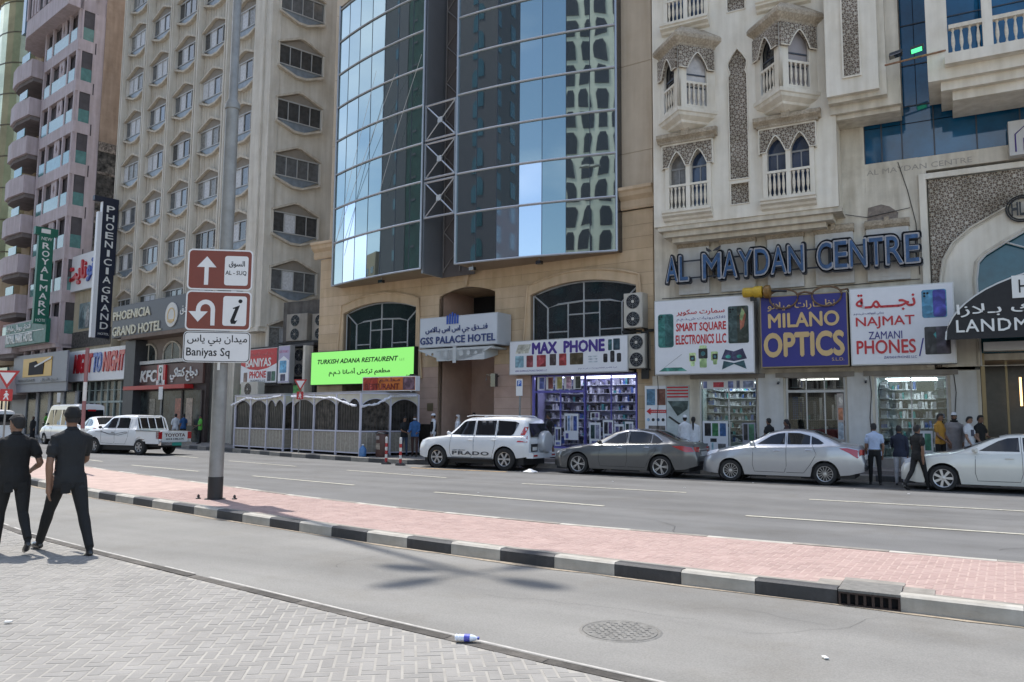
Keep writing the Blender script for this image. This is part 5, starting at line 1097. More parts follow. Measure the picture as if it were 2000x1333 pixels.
MB().prism([(.02, .1), (.98, .1), (.98, 1.2), (.5, 1.45), (.02, 1.2)], -.006, -.001).build('white_print', M_sw, t); plate('phone_picture', rrect(.15, .78, .55, 1.2, .05), [], .006, pm(SKYB), t, (0, -.007, 0)); plate('phone_picture', rrect(.25, .7, .12, .48, .04), [], .006, pm((.04, .04, .1)), t, (0, -.007, 0)); text('ELECTRONICS', .1, .9, 1.62, 1.75, -.001, pm((.5, .1, .2)), t, .004)
cs = thing('corner_shop', 'dim single storey corner shop between concrete hotel and glass hotel', 'building', (-31.5, 30.4, 0), A_P)
MB().box(-4.6, 2.6, .4, 4, .2, 3.5).box(-4.6, 2.4, .4, 4, 5.55, 5.7).build('shop_mass', mat('dim_shop_wall', (.08, .075, .075), .7, var=.3, vscale=2), cs)
boxo('shop_pier', (-4.6, -4.4, -.1, .39, .2, 5.5), M_conp, cs); boxo('shop_pier', (2.2, 2.4, -.1, .39, .2, 5.5), M_conp, cs); boxo('green_board', (1.0, 2.1, .2, .3, 2.6, 3.45), pm((.1, .4, .1)), cs); boxo('green_board', (-4.2, -3.5, .2, .3, 2.6, 3.45), pm((.1, .3, .1)), cs)
# grimy air conditioners in the gap
M_gap = mat('gap_wall', (.13, .12, .11), .8, var=.3, vscale=2, streak=.4)
gw = thing('service_lane_wall', 'dark grimy wall in the gap beside the glass hotel carrying air conditioners', 'wall', (-30.0, 31.6, 0)); MB().box(-2.6, 2.4, 0, .3, .2, 8.2).build('wall_face', M_gap, gw); MB().box(-2.2, 2.0, -.7, 0, 5.75, 5.85).box(-1.6, 2.0, -.7, 0, 3.8, 3.9).build('steel_shelf', M_cable, gw)
fan_unit('ac_unit', 'grey twin fan air conditioner in the gap, top one below the hotel windows', (-31.75, 31.0, 5.9), 0, 1.55, 1.5, .5, 2, M_acd, group='grimy air conditioners in the gap')
fan_unit('ac_unit', 'grey twin fan air conditioner in the gap, behind the top one to its right', (-30.05, 31.2, 5.9), 0, 1.3, 1.45, .4, 2, M_acd, group='grimy air conditioners in the gap')
fan_unit('ac_unit', 'grey twin fan air conditioner in the gap, middle one left of green screen', (-31.3, 31.0, 3.95), 0, 1.4, 1.55, .5, 2, M_acd, group='grimy air conditioners in the gap')
fan_unit('ac_unit', 'grey single fan air conditioner in the gap, lowest one just above kiosk roof', (-31.1, 30.9, 2.95), 0, 1.35, .85, .5, 1, M_acd, group='grimy air conditioners in the gap')
fan_unit('ac_unit', 'pale single fan air conditioner on kiosk roof under the red and white sign', (-34.0, 30.0, 2.85), A_P, 1.7, .8, .4, 1, M_ac)
# ================================================================== low shop building and NIGHT TO NIGHT
LB = thing('low_shop_building', 'low cream shop building with large white signs between the two hotels', 'building', (-33.7, 31.5, 0), A_P)
MB().box(-28.3, -19.5, -.35, 12, 6.7, 12.0).box(-28.3, -16.05, -.35, 12, 4.3, 6.69).box(-28.3, -16.05, 3, 12, .1, 4.29).build('building_mass', mat('cream_yellow', (.5, .44, .33), .85, var=.1, streak=.2), LB)
boxo('mural_window', (-25.4, -20.0, -.4, -.36, 8.4, 10.4), mat('mural_blue', (.2, .28, .3), .3, var=.6, vscale=1.5), LB)
for k, c in enumerate(((.05, .1, .12), (.3, .3, .3), (.06, .06, .1), (.2, .35, .4), (.4, .38, .35))): MB().prism([(-25.2+k*1.05, 8.5), (-24.6+k*1.05, 8.5), (-24.5+k*1.05, 9.5), (-24.8+k*1.05, 10.1), (-25.1+k*1.05, 9.6)], -.42, -.402).build('mural_figure', pm(c), LB)
MB().box(-28.2, -19.6, -.4, -.36, 6.95, 8.2).build('ornate_band', mat('ornate_dark', (.09, .085, .08), .7, var=.8, vscale=5), LB)
t = signbox('shop_sign', 'white sign with red and blue Arabic letters high behind the blade sign', pl(-27.6, -.72, 11.35), A_P, 7.6, 2.85, .35, M_sw)
text('نايت', .5, 4.0, .55, 2.3, -.001, M_red, t, .15, bold=.03, arabic=True); text('تو', 4.3, 5.5, .6, 2.2, -.001, pm((.05, .1, .4)), t, .15, bold=.03, arabic=True); text('نايت', 6.1, 7.5, .6, 2.4, -.001, M_red, t, .15, bold=.03, arabic=True)
t = signbox('shop_sign', 'white sign with slanted red and blue Latin letters above teal shopfront', pl(-26.2, -.7, 4.3), A_P, 10.2, 2.36, .3, M_sw)
text('NIGHT', 1.35, 4.6, .68, 2.0, -.001, M_red, t, .08, bold=.04, shear=.2); text('TO', 4.85, 6.2, .68, 2.0, -.001, pm((.05, .12, .4)), t, .08, bold=.04, shear=.2); text('NIGHT', 6.5, 9.95, .68, 2.0, -.001, M_red, t, .08, bold=.04, shear=.2)
M_teal = mat('teal_shopfront', (.16, .22, .22), .3, var=.2, vscale=2)
boxo('shop_glass', (-27.0, -16.1, -.1, -.05, .2, 4.3), mat('shop_glass_dim', (.045, .055, .055), .25, var=.8, vscale=1.8, spec=.2), LB)
for k in range(10): boxo('window_post', (-26.5+k*1.08-.06, -26.5+k*1.08+.06, -.2, -.1, .2, 4.25), mat('pale_green_frame', (.34, .4, .38), .5, var=.1), LB)
for z in (2.7, 3.6): boxo('window_rail', (-26.9, -16.2, -.18, -.1, z, z+.14 if z < 3 else z+.05), mat('pale_green_frame', (.34, .4, .38)), LB)
# blade signs
def blade(name, label, base, ang, w_, h_, face, white, zz0):
    t = thing(name, label, 'sign', (base[0], base[1], zz0), ang)
    boxo('sign_panel', (0, w_, 0, .35, 0, h_), face, t); boxo('sign_edge', (-.04, -.001, -.01, .36, 0, h_), white, t)
    return t
M_bn = mat('midnight_blue', (.012, .016, .035), .45, var=.05); M_gr = mat('sign_green', (.012, .13, .085), .45, var=.08)
t = blade('blade_sign', 'tall dark blue vertical blade sign with white letters, taller of the two', (-53.4, 33.75), rad(79.5), 1.1, 10.0, M_bn, M_sw, 7.35)
MB().box(-.3, -.042, 0, .35, .0, 9.2).build('white_side', M_sw, t); MB().box(-.6, 1.12, .0, .35, 10.001, 10.35).build('top_cap', M_bn, t)
z = 9.75
for ch in 'PHOENICIA GRAND':
    if ch == ' ': z -= .1; continue
    w2 = .08 if ch == 'I' else .27
    text(ch, .56-w2, .56+w2, z-.48, z, -.001, M_wl, t, .02, bold=.01, name='letter'); z -= .655
text('HOTEL', .18, .94, .22, .38, -.001, M_wl, t, .01)
t = blade('blade_sign', 'tall green vertical blade sign with white letters by mauve balconies', (-60.75, 33.45), rad(79.5), 1.02, 7.5, M_gr, M_gr, 8.75)
MB().box(-.3, 1.3, -.01, .4, 6.9, 7.5).build('top_box', M_gr, t); boxo('white_logo', (.1, .75, -.03, -.011, 7.05, 7.38), M_wl, t)
z = 6.3
text('NEW', .15, .9, 6.5, 6.75, -.001, M_wl, t, .01)
for ch in 'ROYAL MARK':
    if ch == ' ': z -= .2; continue
    text(ch, .26, .76, z-.46, z, -.001, M_wl, t, .02, bold=.015, name='letter'); z -= .62
text('HOTEL', .12, .92, .15, .38, -.001, M_wl, t, .01)
# ================================================================== Royal Mark hotel
A_R = rad(-10.5); RM = thing('balcony_hotel', 'mauve panelled hotel with stacked balconies and turquoise glass parapets', 'building', (-60, 35, 0), A_R)
M_mau = mat('mauve_panel', (.54, .455, .475), .7, var=.08, vscale=1.2, streak=.2, stain=.05); M_tur = mat('turquoise_glass', (.11, .25, .24), .12, var=.2, vscale=2, spec=.8)
M_brn = mat('brown_render', (.42, .31, .235), .9, var=.15, vscale=.8, bump=.3, bscale=8, streak=.25, stain=.15); M_burn = mat('peeling_black', (.06, .055, .05), .9, var=.9, vscale=2.5, bump=.5, bscale=10, stain=-3.)
ZF = [33.1-3.42*k for k in range(9)]
def R_(*a): return a
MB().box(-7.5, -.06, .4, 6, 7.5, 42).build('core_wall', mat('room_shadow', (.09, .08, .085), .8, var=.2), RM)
for k, z in enumerate([ZF[0]+3.42, ZF[0]+6.84]+ZF):
    # z = top of the turquoise parapet glass at the corner
    zt, zg, zs = z, z-1.05, z-2.0
    MB().box(-7.2, 0, 0, .25, zs, zg).box(-.25, 0, .251, 1.3, zs, zg).build('spandrel_panel', M_mau, RM)
    MB().box(-7.1, -.02, .251, 1.29, zs, zs+.15).build('floor_slab', M_mau, RM)
    for x0, x1 in ((-6.9, -5.6), (-5.3, -2.1), (-1.8, -.5)): link('parapet_glass', MB().box(x0, x1, .05, .1, zg, zt).mesh('parapet_glass', M_tur), RM)
    link('parapet_glass', MB().box(-.055, -.02, .35, 1.15, zg, zt).mesh('parapet_glass', M_tur), RM)
    zn = z+1.42
    for x in (-7.1, -5.45, -1.95, -.2): MB().box(x-.12, x+.12, 0, .2, zt-1.05, zn).build('balcony_post', M_mau, RM)
    MB().box(-.2, -.0, .2, .34, zt-1.05, zn).box(-.2, .0, 1.16, 1.4, zt-1.05, zn).build('side_post', M_mau, RM)
    for x0, x1 in ((-6.8, -6.0), (-4.9, -3.95), (-2.9, -2.2), (-1.6, -.6)): link('window_pane', MB().box(x0, x1, .3, .35, zt-.8, zn).mesh('window_pane', M_dkg), RM)
    pn = plate('diamond_panel', [(-3.95, zt), (-2.9, zt), (-2.9, zn), (-3.95, zn)], [[(-3.42, zt+.25), (-3.2, zt+.7), (-3.42, zt+1.15), (-3.64, zt+.7)]], .1, M_mau, RM, (0, .1, 0)); boxo('diamond_backing', (-3.9, -2.95, .22, .25, zt, zn), mat('dark_red_void', (.06, .02, .02), .6, var=0), pn)
    # rounded wing balconies to the left
    if k >= 2:
        b = thing('wing_balcony', None, None, (0, 0, z-3.4 if False else 0)); b.parent = RM
        zb0, zb1 = z-2.3, z-.75
        P = [(-7.75, .2), (-7.75, -.75), (-10.6, -.95), (-12.2, -.75), (-13.3, .1), (-13.5, 2.0), (-7.75, 2.0)]
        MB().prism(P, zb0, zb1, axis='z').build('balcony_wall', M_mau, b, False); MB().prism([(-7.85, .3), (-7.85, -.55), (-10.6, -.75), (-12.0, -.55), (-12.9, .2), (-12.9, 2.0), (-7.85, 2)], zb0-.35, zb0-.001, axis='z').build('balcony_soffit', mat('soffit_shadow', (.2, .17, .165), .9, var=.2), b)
        boxo('parapet_glass', (-9.9, -8.1, -.85, -.8, zb1, zb1+.7), M_tur, b); boxo('yellow_wall', (-12.9, -8.0, 2.001, 2.2, zb1, zb1+1.9), mat('yellow_render', (.5, .42, .2), .85, var=.1), b)
# big projecting block at the top
MB().prism([(0, -.9), (-9.2, -.9), (-11.6, -.2), (-12.4, 1), (-12.4, 2.2), (0, 2.2)][::-1], 34.55, 36.1, axis='z').build('projecting_slab', M_mau, RM)
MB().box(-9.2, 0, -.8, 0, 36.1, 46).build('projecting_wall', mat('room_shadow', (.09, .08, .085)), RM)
for x in (-9.1, -8.0, -7.3, -6.7, -5.4, -4.2, -3.4, -2.6, -1.2, -.15): boxo('vertical_fin', (x-.14, x+.14, -.95, -.8, 36.1, 46), M_mau, RM)
for z in (38.6, 42): boxo('spandrel_panel', (-9.2, 0, -.93, -.8, z, z+1.3), M_mau, RM)
boxo('corner_glass', (-12.4, -11.7, -.3, 2.2, 36.11, 46), mat('pale_blue_glass', (.16, .26, .33), .1, var=.2, spec=.9), RM)
MB().box(-.05, .0, 1.4, 2.0, 7, 42).box(-.35, -.06, 1.4, 6, 7, 42).build('side_pier', M_mau, RM)
MB().box(-.05, .06, 2.0, 9, 24.0, 46).build('side_wall', M_brn, RM); MB().box(-.05, .05, 2.0, 9, 7, 23.99).build('burnt_side_wall', M_burn, RM)
for z0, z1, y0, y1 in ((23.2, 24.0, 2.0, 9), (21.3, 21.5, 2, 9), (18.7, 18.85, 2, 9), (17.2, 18.3, 2, 2.6)): boxo('render_remnant', (.051, .1, y0, y1, z0, z1), mat('render_remnant', (.25, .21, .18), .9, var=.9, vscale=6, stain=.6), RM)
# sign band and grey shop below
MB().box(-10.6, -.4, -.6, 3, 7.3, 9.4).box(-10.9, -.0, -.2, 3, 7.0, 7.299).build('sign_band', M_mau, RM)
t = signbox('hotel_sign', 'faded green wall sign with white lettering below the mauve balconies', pl(-8.9, -.9, 7.35, (-60, 35)), A_R, 8.8, 1.85, .3, mat('faded_green', (.05, .16, .14), .5, var=.3, vscale=3), M_gr)
text('ROYAL MARK HOTEL', .3, 6.2, .25, .95, -.001, M_wl, t, .05, bold=.02); text('فندق رويال مارك', .3, 5.6, 1.15, 1.75, -.001, M_wl, t, .05, arabic=True); MB().box(.2, 8.4, -.02, -.001, 1.0, 1.05).build('sign_line', M_wl, t)
MB().box(-8.4, 2.75, -.3, -.16, 4.3, 6.62).box(-8.4, -.1, -.159, 1.3, 4.3, 6.6).box(-11.6, -.02, .8, 6, .1, 4.3).box(-8.4, 2.6, -.2, -.1, 3.6, 4.299).build('grey_shop_fascia', mat('grey_cladding', (.25, .26, .29), .5, var=.06), RM)
t = thing('exchange_sign', 'orange sign panel with a black emblem on the grey shop fascia', 'sign', pl(-6.1, -.34, 4.35, (-60, 35)), A_R)
boxo('orange_panel', (0, 6.0, 0, .03, .45, 1.95), mat('orange_panel', (.6, .33, .02), .4, var=.05), t); MB().prism([(1.3, .6), (4.4, .6), (4.5, 1.5), (3.2, 1.45), (2.8, 1.7), (1.4, 1.6)], -.03, -.001).build('black_emblem', M_dark, t); MB().hexa([(2.6, -.05, 1.3), (2.7, -.05, 1.2), (5.9, -.05, 1.75), (5.9, -.05, 1.9), (2.6, -.032, 1.3), (2.7, -.032, 1.2), (5.9, -.032, 1.75), (5.9, -.032, 1.9)]).build('white_stroke', M_wl, t)
text('MONEY TRANSFER', -1.5, 3.0, .05, .28, -.001, pm((.02, .04, .08)), t, .02) if False else None
text('تحويل الأموال', 4.0, 7.4, .02, .32, -.001, pm((.02, .04, .08)), t, .02, bold=.02, arabic=True); text('METRO EXCHANGE', -.9, 2.6, .08, .28, -.001, pm((.02, .04, .08)), t, .02, bold=.02)
for k, x in enumerate((-8.2, -5.6, -3.0, -.4, 2.2)): boxo('shop_post', (x, x+.5, .6, .79, .2, 3.6), mat('grey_cladding', (.25, .26, .29)), RM)
boxo('shop_glass', (-8.2, 2.7, .7, .78, .2, 3.59), mat('shop_glass_dim', (.06, .08, .085)), RM)
# far tower at the left edge
FT = thing('corner_tower', 'beige and pink tower with a tall yellow reflective bay at the far left', 'building', (-75.5, 38.5, 0), rad(-14))
M_pk = mat('salmon_render', (.52, .34, .29), .85, var=.08, streak=.15); M_bt = mat('tan_render', (.53, .42, .29), .85, var=.08, streak=.15)
MB().box(-16, 4, 1, 12, 6, 41.3).build('tower_wall', M_bt, FT); P = [(4.5*math.cos(a), -.4-1.9*math.sin(a)) for a in [math.pi*k/12 for k in range(13)]]
P = [(-1.8+3.2*math.cos(a), 1-2.3*math.sin(a)) for a in [math.pi*k/12 for k in range(13)]]
MB().prism([(x, y) for x, y in P], 14.2, 41, axis='z').build('yellow_glass_bay', mat('gold_mirror', (.72, .68, .42), .12, .6, var=.25, vscale=.4), FT)
for k in range(9): MB().prism([(-1.8+(x+1.8)*1.01, 1+(y-1)*1.01) for x, y in P], 16.5+k*3.0, 16.62+k*3.0, axis='z').build('bay_line', mat('dark_joint', (.12, .1, .06), .5, var=0), FT)
for z0, z1, m in ((11.5, 14.2, M_bt), (8.6, 10.6, M_pk), (6.2, 7.4, M_bt), (41, 42.5, M_bt), (42.5, 45, M_pk), (45, 47, M_bt)): MB().prism([(-1.8+(x+1.8)*1.12, 1+(y-1)*1.15) for x, y in P]+[(-16, 1), (-16, .4)] if False else [(-1.8+(x+1.8)*1.12, 1+(y-1)*1.15) for x, y in P], z0, z1, axis='z').build('round_balcony', m, FT)
MB().box(-6.5, -5.3, .5, 1, 6, 47).box(-9, -8.2, .3, 1, 6, 40).build('tan_pier', M_bt, FT)
for k in range(12): boxo('window_pane', (-8.1, -6.6, .9, .98, 8+k*3.1, 9.9+k*3.1), mat('teal_pane', (.2, .36, .38), .15, var=.2, spec=.8), FT); boxo('pink_spandrel', (-8.1, -6.6, .8, .99, 9.95+k*3.1, 11.05+k*3.1), M_pk, FT)
MB().box(-16, 4.4, .5, 3, .1, 6).build('podium', mat('podium_dim', (.3, .28, .25), .6, var=.4, vscale=2), FT)
boxo('blue_shop_sign', (-8, 2.6, .3, .45, 3.2, 4.6), mat('blue_shop_fascia', (.06, .09, .22), .5, var=.5, vscale=2), FT)
for k in range(6): boxo('window_pane', (-7.5+k*1.7, -6.2+k*1.7, .4, .48, 4.9, 6), mat('teal_pane', (.2, .36, .38)), FT)
for k in range(4): boxo('window_pane', (-5+k*2.2, -3.4+k*2.2, .38, .46, .4, 3), M_dkg, FT)
# ================================================================== towers across the street (they show in the mirror glass)
def opp_tower(name, label, x0, x1, y0, y1, h, wall, win, fx, fz, ww, wh, zstart=6, arch=False, bands=None):
    t = thing(name, label, 'building', ((x0+x1)/2, y1, 0)); W = x1-x0; D_ = y1-y0
    MB().box(-W/2, W/2, -D_, 0, 0, h).build('tower_wall', wall, t)
    mb = MB()
    nx = int(W/fx); nz = int((h-zstart)/fz)
    for i in range(nx):
        for k in range(nz):
            x = -W/2+(i+.5)*W/nx; z = zstart+k*fz
            if arch:
                P = [(x-ww/2, z), (x+ww/2, z), (x+ww/2, z+wh*.75), (x+ww*.3, z+wh), (x-ww*.3, z+wh), (x-ww/2, z+wh*.75)]; mb.prism(P, .0, .06)
            else: mb.box(x-ww/2, x+ww/2, 0, .06, z, z+wh)
    for j in range(int(D_/fx)):
        for k in range(nz):
            y = -D_+(j+.5)*fx; z = zstart+k*fz; mb.box(W/2, W/2+.06, y-ww/2, y+ww/2, z, z+wh); mb.box(-W/2-.06, -W/2, y-ww/2, y+ww/2, z, z+wh)
    o = mb.build('windows', win, t); tag(o, kind='stuff')
    if bands:
        for k in range(nz): boxo('floor_band', (-W/2-.15, W/2+.15, -D_-.1, .25, zstart+k*fz-.5, zstart+k*fz-.25), bands, t)
    return t
M_dt = mat('shaded_plum_cladding', (.085, .068, .085), .6, var=.1); M_dw = mat('teal_window', (.02, .09, .12), .1, var=.1, spec=.8)  # plum kept dark: the shade on the tower is put into its colour
opp_tower('office_tower', 'plum tower across the street, coloured dark as if shaded, mirrored in the glass bays', -57.5, -42, -42, -20, 74, M_dt, M_dw, 4.6, 3.5, 1.5, 2.1, arch=True)
opp_tower('office_tower', 'dark bronze tower across the street, mirrored in the left glass bay', -137, -93.2, -40, -20, 120, mat('bronze_cladding', (.095, .08, .09), .6, var=.1), M_dw, 9, 4.6, 2.6, 1.9)
opp_tower('netted_tower', 'tower wrapped in dark green netting across the street', -93, -77, -34, -20, 110, mat('green_netting', (.012, .06, .05), .8, var=.4, vscale=.6), M_dt, 3, 3.4, 1, .3)
opp_tower('brown_tower', 'low brown residential block across the street, mirrored low in the glass', -54.5, -47.5, -60, -48, 33, mat('brown_block', (.3, .22, .16), .8, var=.2), M_dkg, 3, 3.2, 1.6, 1.4, bands=mat('brown_block', (.3, .22, .16)))
opp_tower('arcaded_tower', 'cream arcaded tower across the street with deep dark arched bays', -20.3, -5, -34, -20, 62, mat('ivory_frame', (.82, .78, .64), .8, var=.08), mat('deep_bay', (.04, .035, .045), .3, var=.2), 1.55, 2.5, 1.12, 2.0, zstart=4, arch=True)
opp_tower('side_block', 'tan block down the street, mirrored at the left edge of the glass', -200, -139, -40, -20, 36, M_bt, M_dkg, 3, 3.2, 1.6, 1.4)
# ================================================================== glazed restaurant kiosks on the pavement
A_K = rad(-14.3); KO = (-31.75, 27.75)
M_kf = mat('lilac_white_frame', (.6, .59, .68), .4, .1, var=.08); M_kp = mat('stone_parapet', (.34, .305, .255), .8, var=.25, vscale=9, bump=.3); M_kc = mat('cream_scallop', (.6, .56, .46), .7, var=.12)
M_garl = mat('frosty_garland', (.8, .8, .88), .5, var=.25, vscale=20); M_pd = mat('dusty_pane', (.035, .032, .03), .3, var=.8, vscale=3, spec=.3)
def kl(s, y): return (KO[0]+s*math.cos(A_K)-y*math.sin(A_K), KO[1]+s*math.sin(A_K)+y*math.cos(A_K), .19)
def kiosk_side(parent, L, nb, post_at=None, top=2.6, par=.98):
    """front panel from (0,0) to (L,0) facing -y"""
    st = L/nb
    for i in range(nb+1): boxo('post', (i*st-.035, i*st+.035, -.04, .04, 0, top), M_kf, parent)
    for z in (par, top-.03): boxo('rail', (0, L, -.03, .03, z, z+.06), M_kf, parent)
    boxo('base_rail', (0, L, -.02, .02, .1, .15), M_kf, parent)
    for i in range(nb):
        x0, x1 = i*st+.04, (i+1)*st-.04
        p = boxo('parapet_panel', (x0, x1, .0, .03, .15, par-.01), M_kp, parent)
        for q in range(1, 5): boxo('panel_joint', (x0+(x1-x0)*q/5-.006, x0+(x1-x0)*q/5+.006, -.008, -.001, .16, par-.02), M_kc, p)
        n = 18; low = []
        for k in range(n+1):
            u = k/n; two = (i % 3 == 2); v = abs(math.sin(math.pi*u*(2 if two else 1))); low.append((x0+(x1-x0)*u, top-.52+.3*v**.7))
        mb = MB()
        for a, b in zip(low, low[1:]): mb.hexa([(a[0], .0, a[1]), (b[0], .0, b[1]), (b[0], .03, b[1]), (a[0], .03, a[1]), (a[0], .0, top-.03), (b[0], .0, top-.03), (b[0], .03, top-.03), (a[0], .03, top-.03)])
        mb.build('scalloped_arch', M_kc, parent); MB().tube([(a[0], -.01, a[1]) for a in low], .014, 4).build('arch_edge', M_kf, parent)
        boxo('glass_pane', (x0, x1, .035, .045, par+.06, top-.1), M_pd if (i+nb) % 2 else mat('open_pane', (.085, .072, .06), .4, var=.9, vscale=4, spec=.2), parent)
        mb = MB()
        for k in range(1, 9): mb.box(x0+(x1-x0)*k/9-.004, x0+(x1-x0)*k/9+.004, .02, .034, par+.06, top-.3)
        tag(mb.build('window_bars', mat('dark_bar', (.05, .05, .05), .5, var=0), parent), kind='stuff')
def kiosk(name, label, s0, L, nb, right=True, depth=2.9, sidebays=2):
    t = thing(name, label, 'kiosk', kl(s0, 0), A_K); kiosk_side(t, L, nb)
    r = D.objects.new('side_panel', None); COL.objects.link(r); r.parent = t; r.location = (L, 0, 0); r.rotation_euler = (0, 0, rad(86)); kiosk_side(r, depth, sidebays)
    for c in list(r.children):
        c.parent = t; c.matrix_local = r.matrix_basis @ c.matrix_basis
        for g_ in c.children: pass
    D.objects.remove(r)
    MB().box(-.05, L+.05, -.05, depth+.05, 2.62, 2.68).build('roof_slab', mat('roof_sheet', (.4, .39, .4), .6, var=.15), t); MB().box(-.03, .0, 0, depth, 0, 2.6).box(0, L, depth-.03, depth, 0, 2.6).build('back_panel', mat('kiosk_dark', (.03, .027, .025), .7, var=.3), t)
    return t
k1 = kiosk('street_kiosk', 'left glazed pavement kiosk with scalloped arches, nearer the light pole', 0, 4.75, 3)
k2 = kiosk('street_kiosk', 'right glazed pavement kiosk with scalloped arches under the orange sign', 5.55, 5.25, 3)
rnd = random.Random(2)
def garland(parent, pts, name='tinsel_garland'):
    mb = MB(); P = []
    for a, b in zip(pts, pts[1:]):
        n = 8
        for k in range(n): u = k/n; P.append((a[0]+(b[0]-a[0])*u, a[1]-.06+rnd.uniform(-.015, .015), a[2]+(b[2]-a[2])*u+rnd.uniform(-.02, .02)))
    mb.tube(P, [.045+rnd.uniform(-.012, .02) for _ in P], 6); return mb.build(name, M_garl, parent, True)
garland(k1, [(-.35, 0, 2.15), (.3, 0, 2.3), (1.2, 0, 2.5), (2.4, 0, 2.42), (3.2, 0, 2.47), (4.7, 0, 2.58)])
garland(k2, [(-.1, 0, 2.52), (1.2, 0, 2.5), (2.8, 0, 2.42), (3.4, 0, 2.42), (4.2, 0, 2.2), (5.1, 0, 2.05)])
mb = MB()
o = garland(k2, [(0, 0, 2.05), (.7, 0, 2.15), (1.4, 0, 2.48), (2.9, 0, 2.55)], 'tinsel_garland'); o.location = (5.28, 0, 0); o.rotation_euler = (0, 0, rad(86))
t = signbox('restaurant_sign', 'orange and red sign box standing on the right kiosk roof', kl(9.6, .9)[:2]+(2.9,), 0.0, 2.85, .62, .3, mat('sign_orange', (.55, .16, .03), .4, var=.25, vscale=1.2), M_sw)
boxo('red_panel', (.05, .85, -.012, -.001, .04, .58), pm((.4, .04, .02)), t); text('RESTURANT', .2, 2.0, .07, .32, -.014, pm((.18, .01, .01)), t, .01, bold=.02); text('مـطـعـم', .95, 2.05, .34, .56, -.014, pm((.15, .02, .01)), t, .01, bold=.02, arabic=True); boxo('food_picture', (2.2, 2.8, -.012, -.001, .05, .57), pm((.12, .06, .09)), t)
boxo('support_leg', (.3, .36, .1, .16, -.05, -.001), M_kf, t); boxo('support_leg', (2.5, 2.56, .1, .16, -.05, -.001), M_kf, t)
# things beside the kiosk
t = thing('litter_bin', 'dark brown litter bin beside the right kiosk', 'bin', (-20.35, 25.35, .19)); MB().lathe([(.23, 0), (.25, .05), (.25, .95), (.22, 1.02), (.1, 1.04)], n=16).build('bin_body', mat('bin_brown', (.1, .045, .035), .5, var=.2), t, True)
boxo('bin_label', (-.1, .1, -.262, -.252, .3, .55), pm((.3, .25, .2)), t); boxo('bin_label', (-.09, .06, -.262, -.252, .7, .85), pm((.35, .32, .3)), t); MB().lathe([(.255, .92), (.27, .93), (.27, .98), (.25, 1.0)], n=16).build('rim', M_dkg, t, True)
t = thing('water_jug', 'blue plastic water jug on the pavement beside the kiosk corner', 'water jug', (-21.05, 25.0, .19)); MB().lathe([(.14, 0), (.15, .03), (.15, .28), (.13, .34), (.05, .42), (.045, .46)], n=14).build('jug_body', mat('jug_blue', (.08, .2, .42), .25, var=.1), t, True); MB().lathe([(.05, .46), (.05, .5)], n=10).build('cap', M_wl, t)
M_rw = mat('reflective_red', (.45, .03, .03), .45, var=.1); M_ww = mat('reflective_white', (.65, .63, .6), .5, var=.1)
def bollard(label, x, y):
    t = thing('traffic_bollard', label, 'bollard', (x, y, .0), 0, 'red and white bollards by the off-roader')
    MB().lathe([(.2, 0), (.2, .05), (.1, .1)], n=12).build('rubber_base', M_dkg, t, True)
    z = .1
    for k in range(6):
        h = .14; MB().lathe([(.05, z), (.05, z+h)], n=10, caps=True).build('band', M_rw if k % 2 == 0 else M_ww, t, True); z += h+.001
    MB().lathe([(.05, z), (.045, z+.08), (.03, z+.1)], n=10).build('cap', M_ww, t, True)
bollard('left of two red and white striped bollards in front of the white off-roader', -19.0, 23.95); bollard('right of two red and white striped bollards, nearer the white off-roader', -18.05, 23.6)
# ================================================================== poles and signs
t = thing('lamp_pole', 'thick grey street lamp pole with black base carrying the brown direction signs', 'lamp post', (-12.8, 10.77, .14))
M_pole = mat('galvanised_pole', (.3, .3, .29), .55, .3, var=.15, vscale=4, streak=.2, stain=.1); M_pb = mat('black_base_paint', (.02, .02, .022), .5, var=.3)
MB().lathe([(.14, .44), (.138, 1.7), (.135, 4), (.128, 8.0)], n=20, caps=False).build('pole_shaft', M_pole, t, True); MB().lathe([(.15, 8.0), (.15, 8.1), (.09, 8.22), (.075, 14.5), (.06, 17.2)], n=16).build('upper_shaft', M_pole, t, True)
MB().lathe([(.145, 0), (.145, .44)], n=20, caps=False).lathe([(.2, 0), (.2, .012)], n=20).build('black_base', M_pb, t, True)
MB().box(-.03, .03, -.146, -.138, 2.0, 2.4).build('inspection_hatch', M_pole, t); boxo('sticker', (.06, .13, -.14, -.13, 2.55, 2.7), M_wl, t)
t_ = t
for k in range(4):
    a = rad((-7, 67, 185, 246)[k]); d = Vector((math.cos(a), math.sin(a), 0)); p = Vector((-d.y, d.x, 0))
    P = lambda r, w_, z: tuple(d*r+p*w_+Vector((0, 0, z)))
    MB().tube([(0, 0, 17.1), tuple(d*.6+Vector((0, 0, 17.15)))], .04, 6).build('lamp_arm', M_pole, t_)
    MB().grid([[P(.45, -.08, 17.15), P(.6, -.17, 17.2), P(.9, -.2, 17.25), P(1.15, -.13, 17.25), P(1.3, 0, 17.2)], [P(.45, .0, 17.28), P(.6, .0, 17.38), P(.9, 0, 17.42), P(1.15, 0, 17.38), P(1.3, 0, 17.2)], [P(.45, .08, 17.15), P(.6, .17, 17.2), P(.9, .2, 17.25), P(1.15, .13, 17.25), P(1.3, 0, 17.2)]], close=False).poly([P(.45, -.08, 17.15), P(.6, -.17, 17.2), P(.9, -.2, 17.25), P(1.15, -.13, 17.25), P(1.3, 0, 17.2), P(1.15, .13, 17.25), P(.9, .2, 17.25), P(.6, .17, 17.2), P(.45, .08, 17.15)]).build('lamp_head', M_pole, t_)
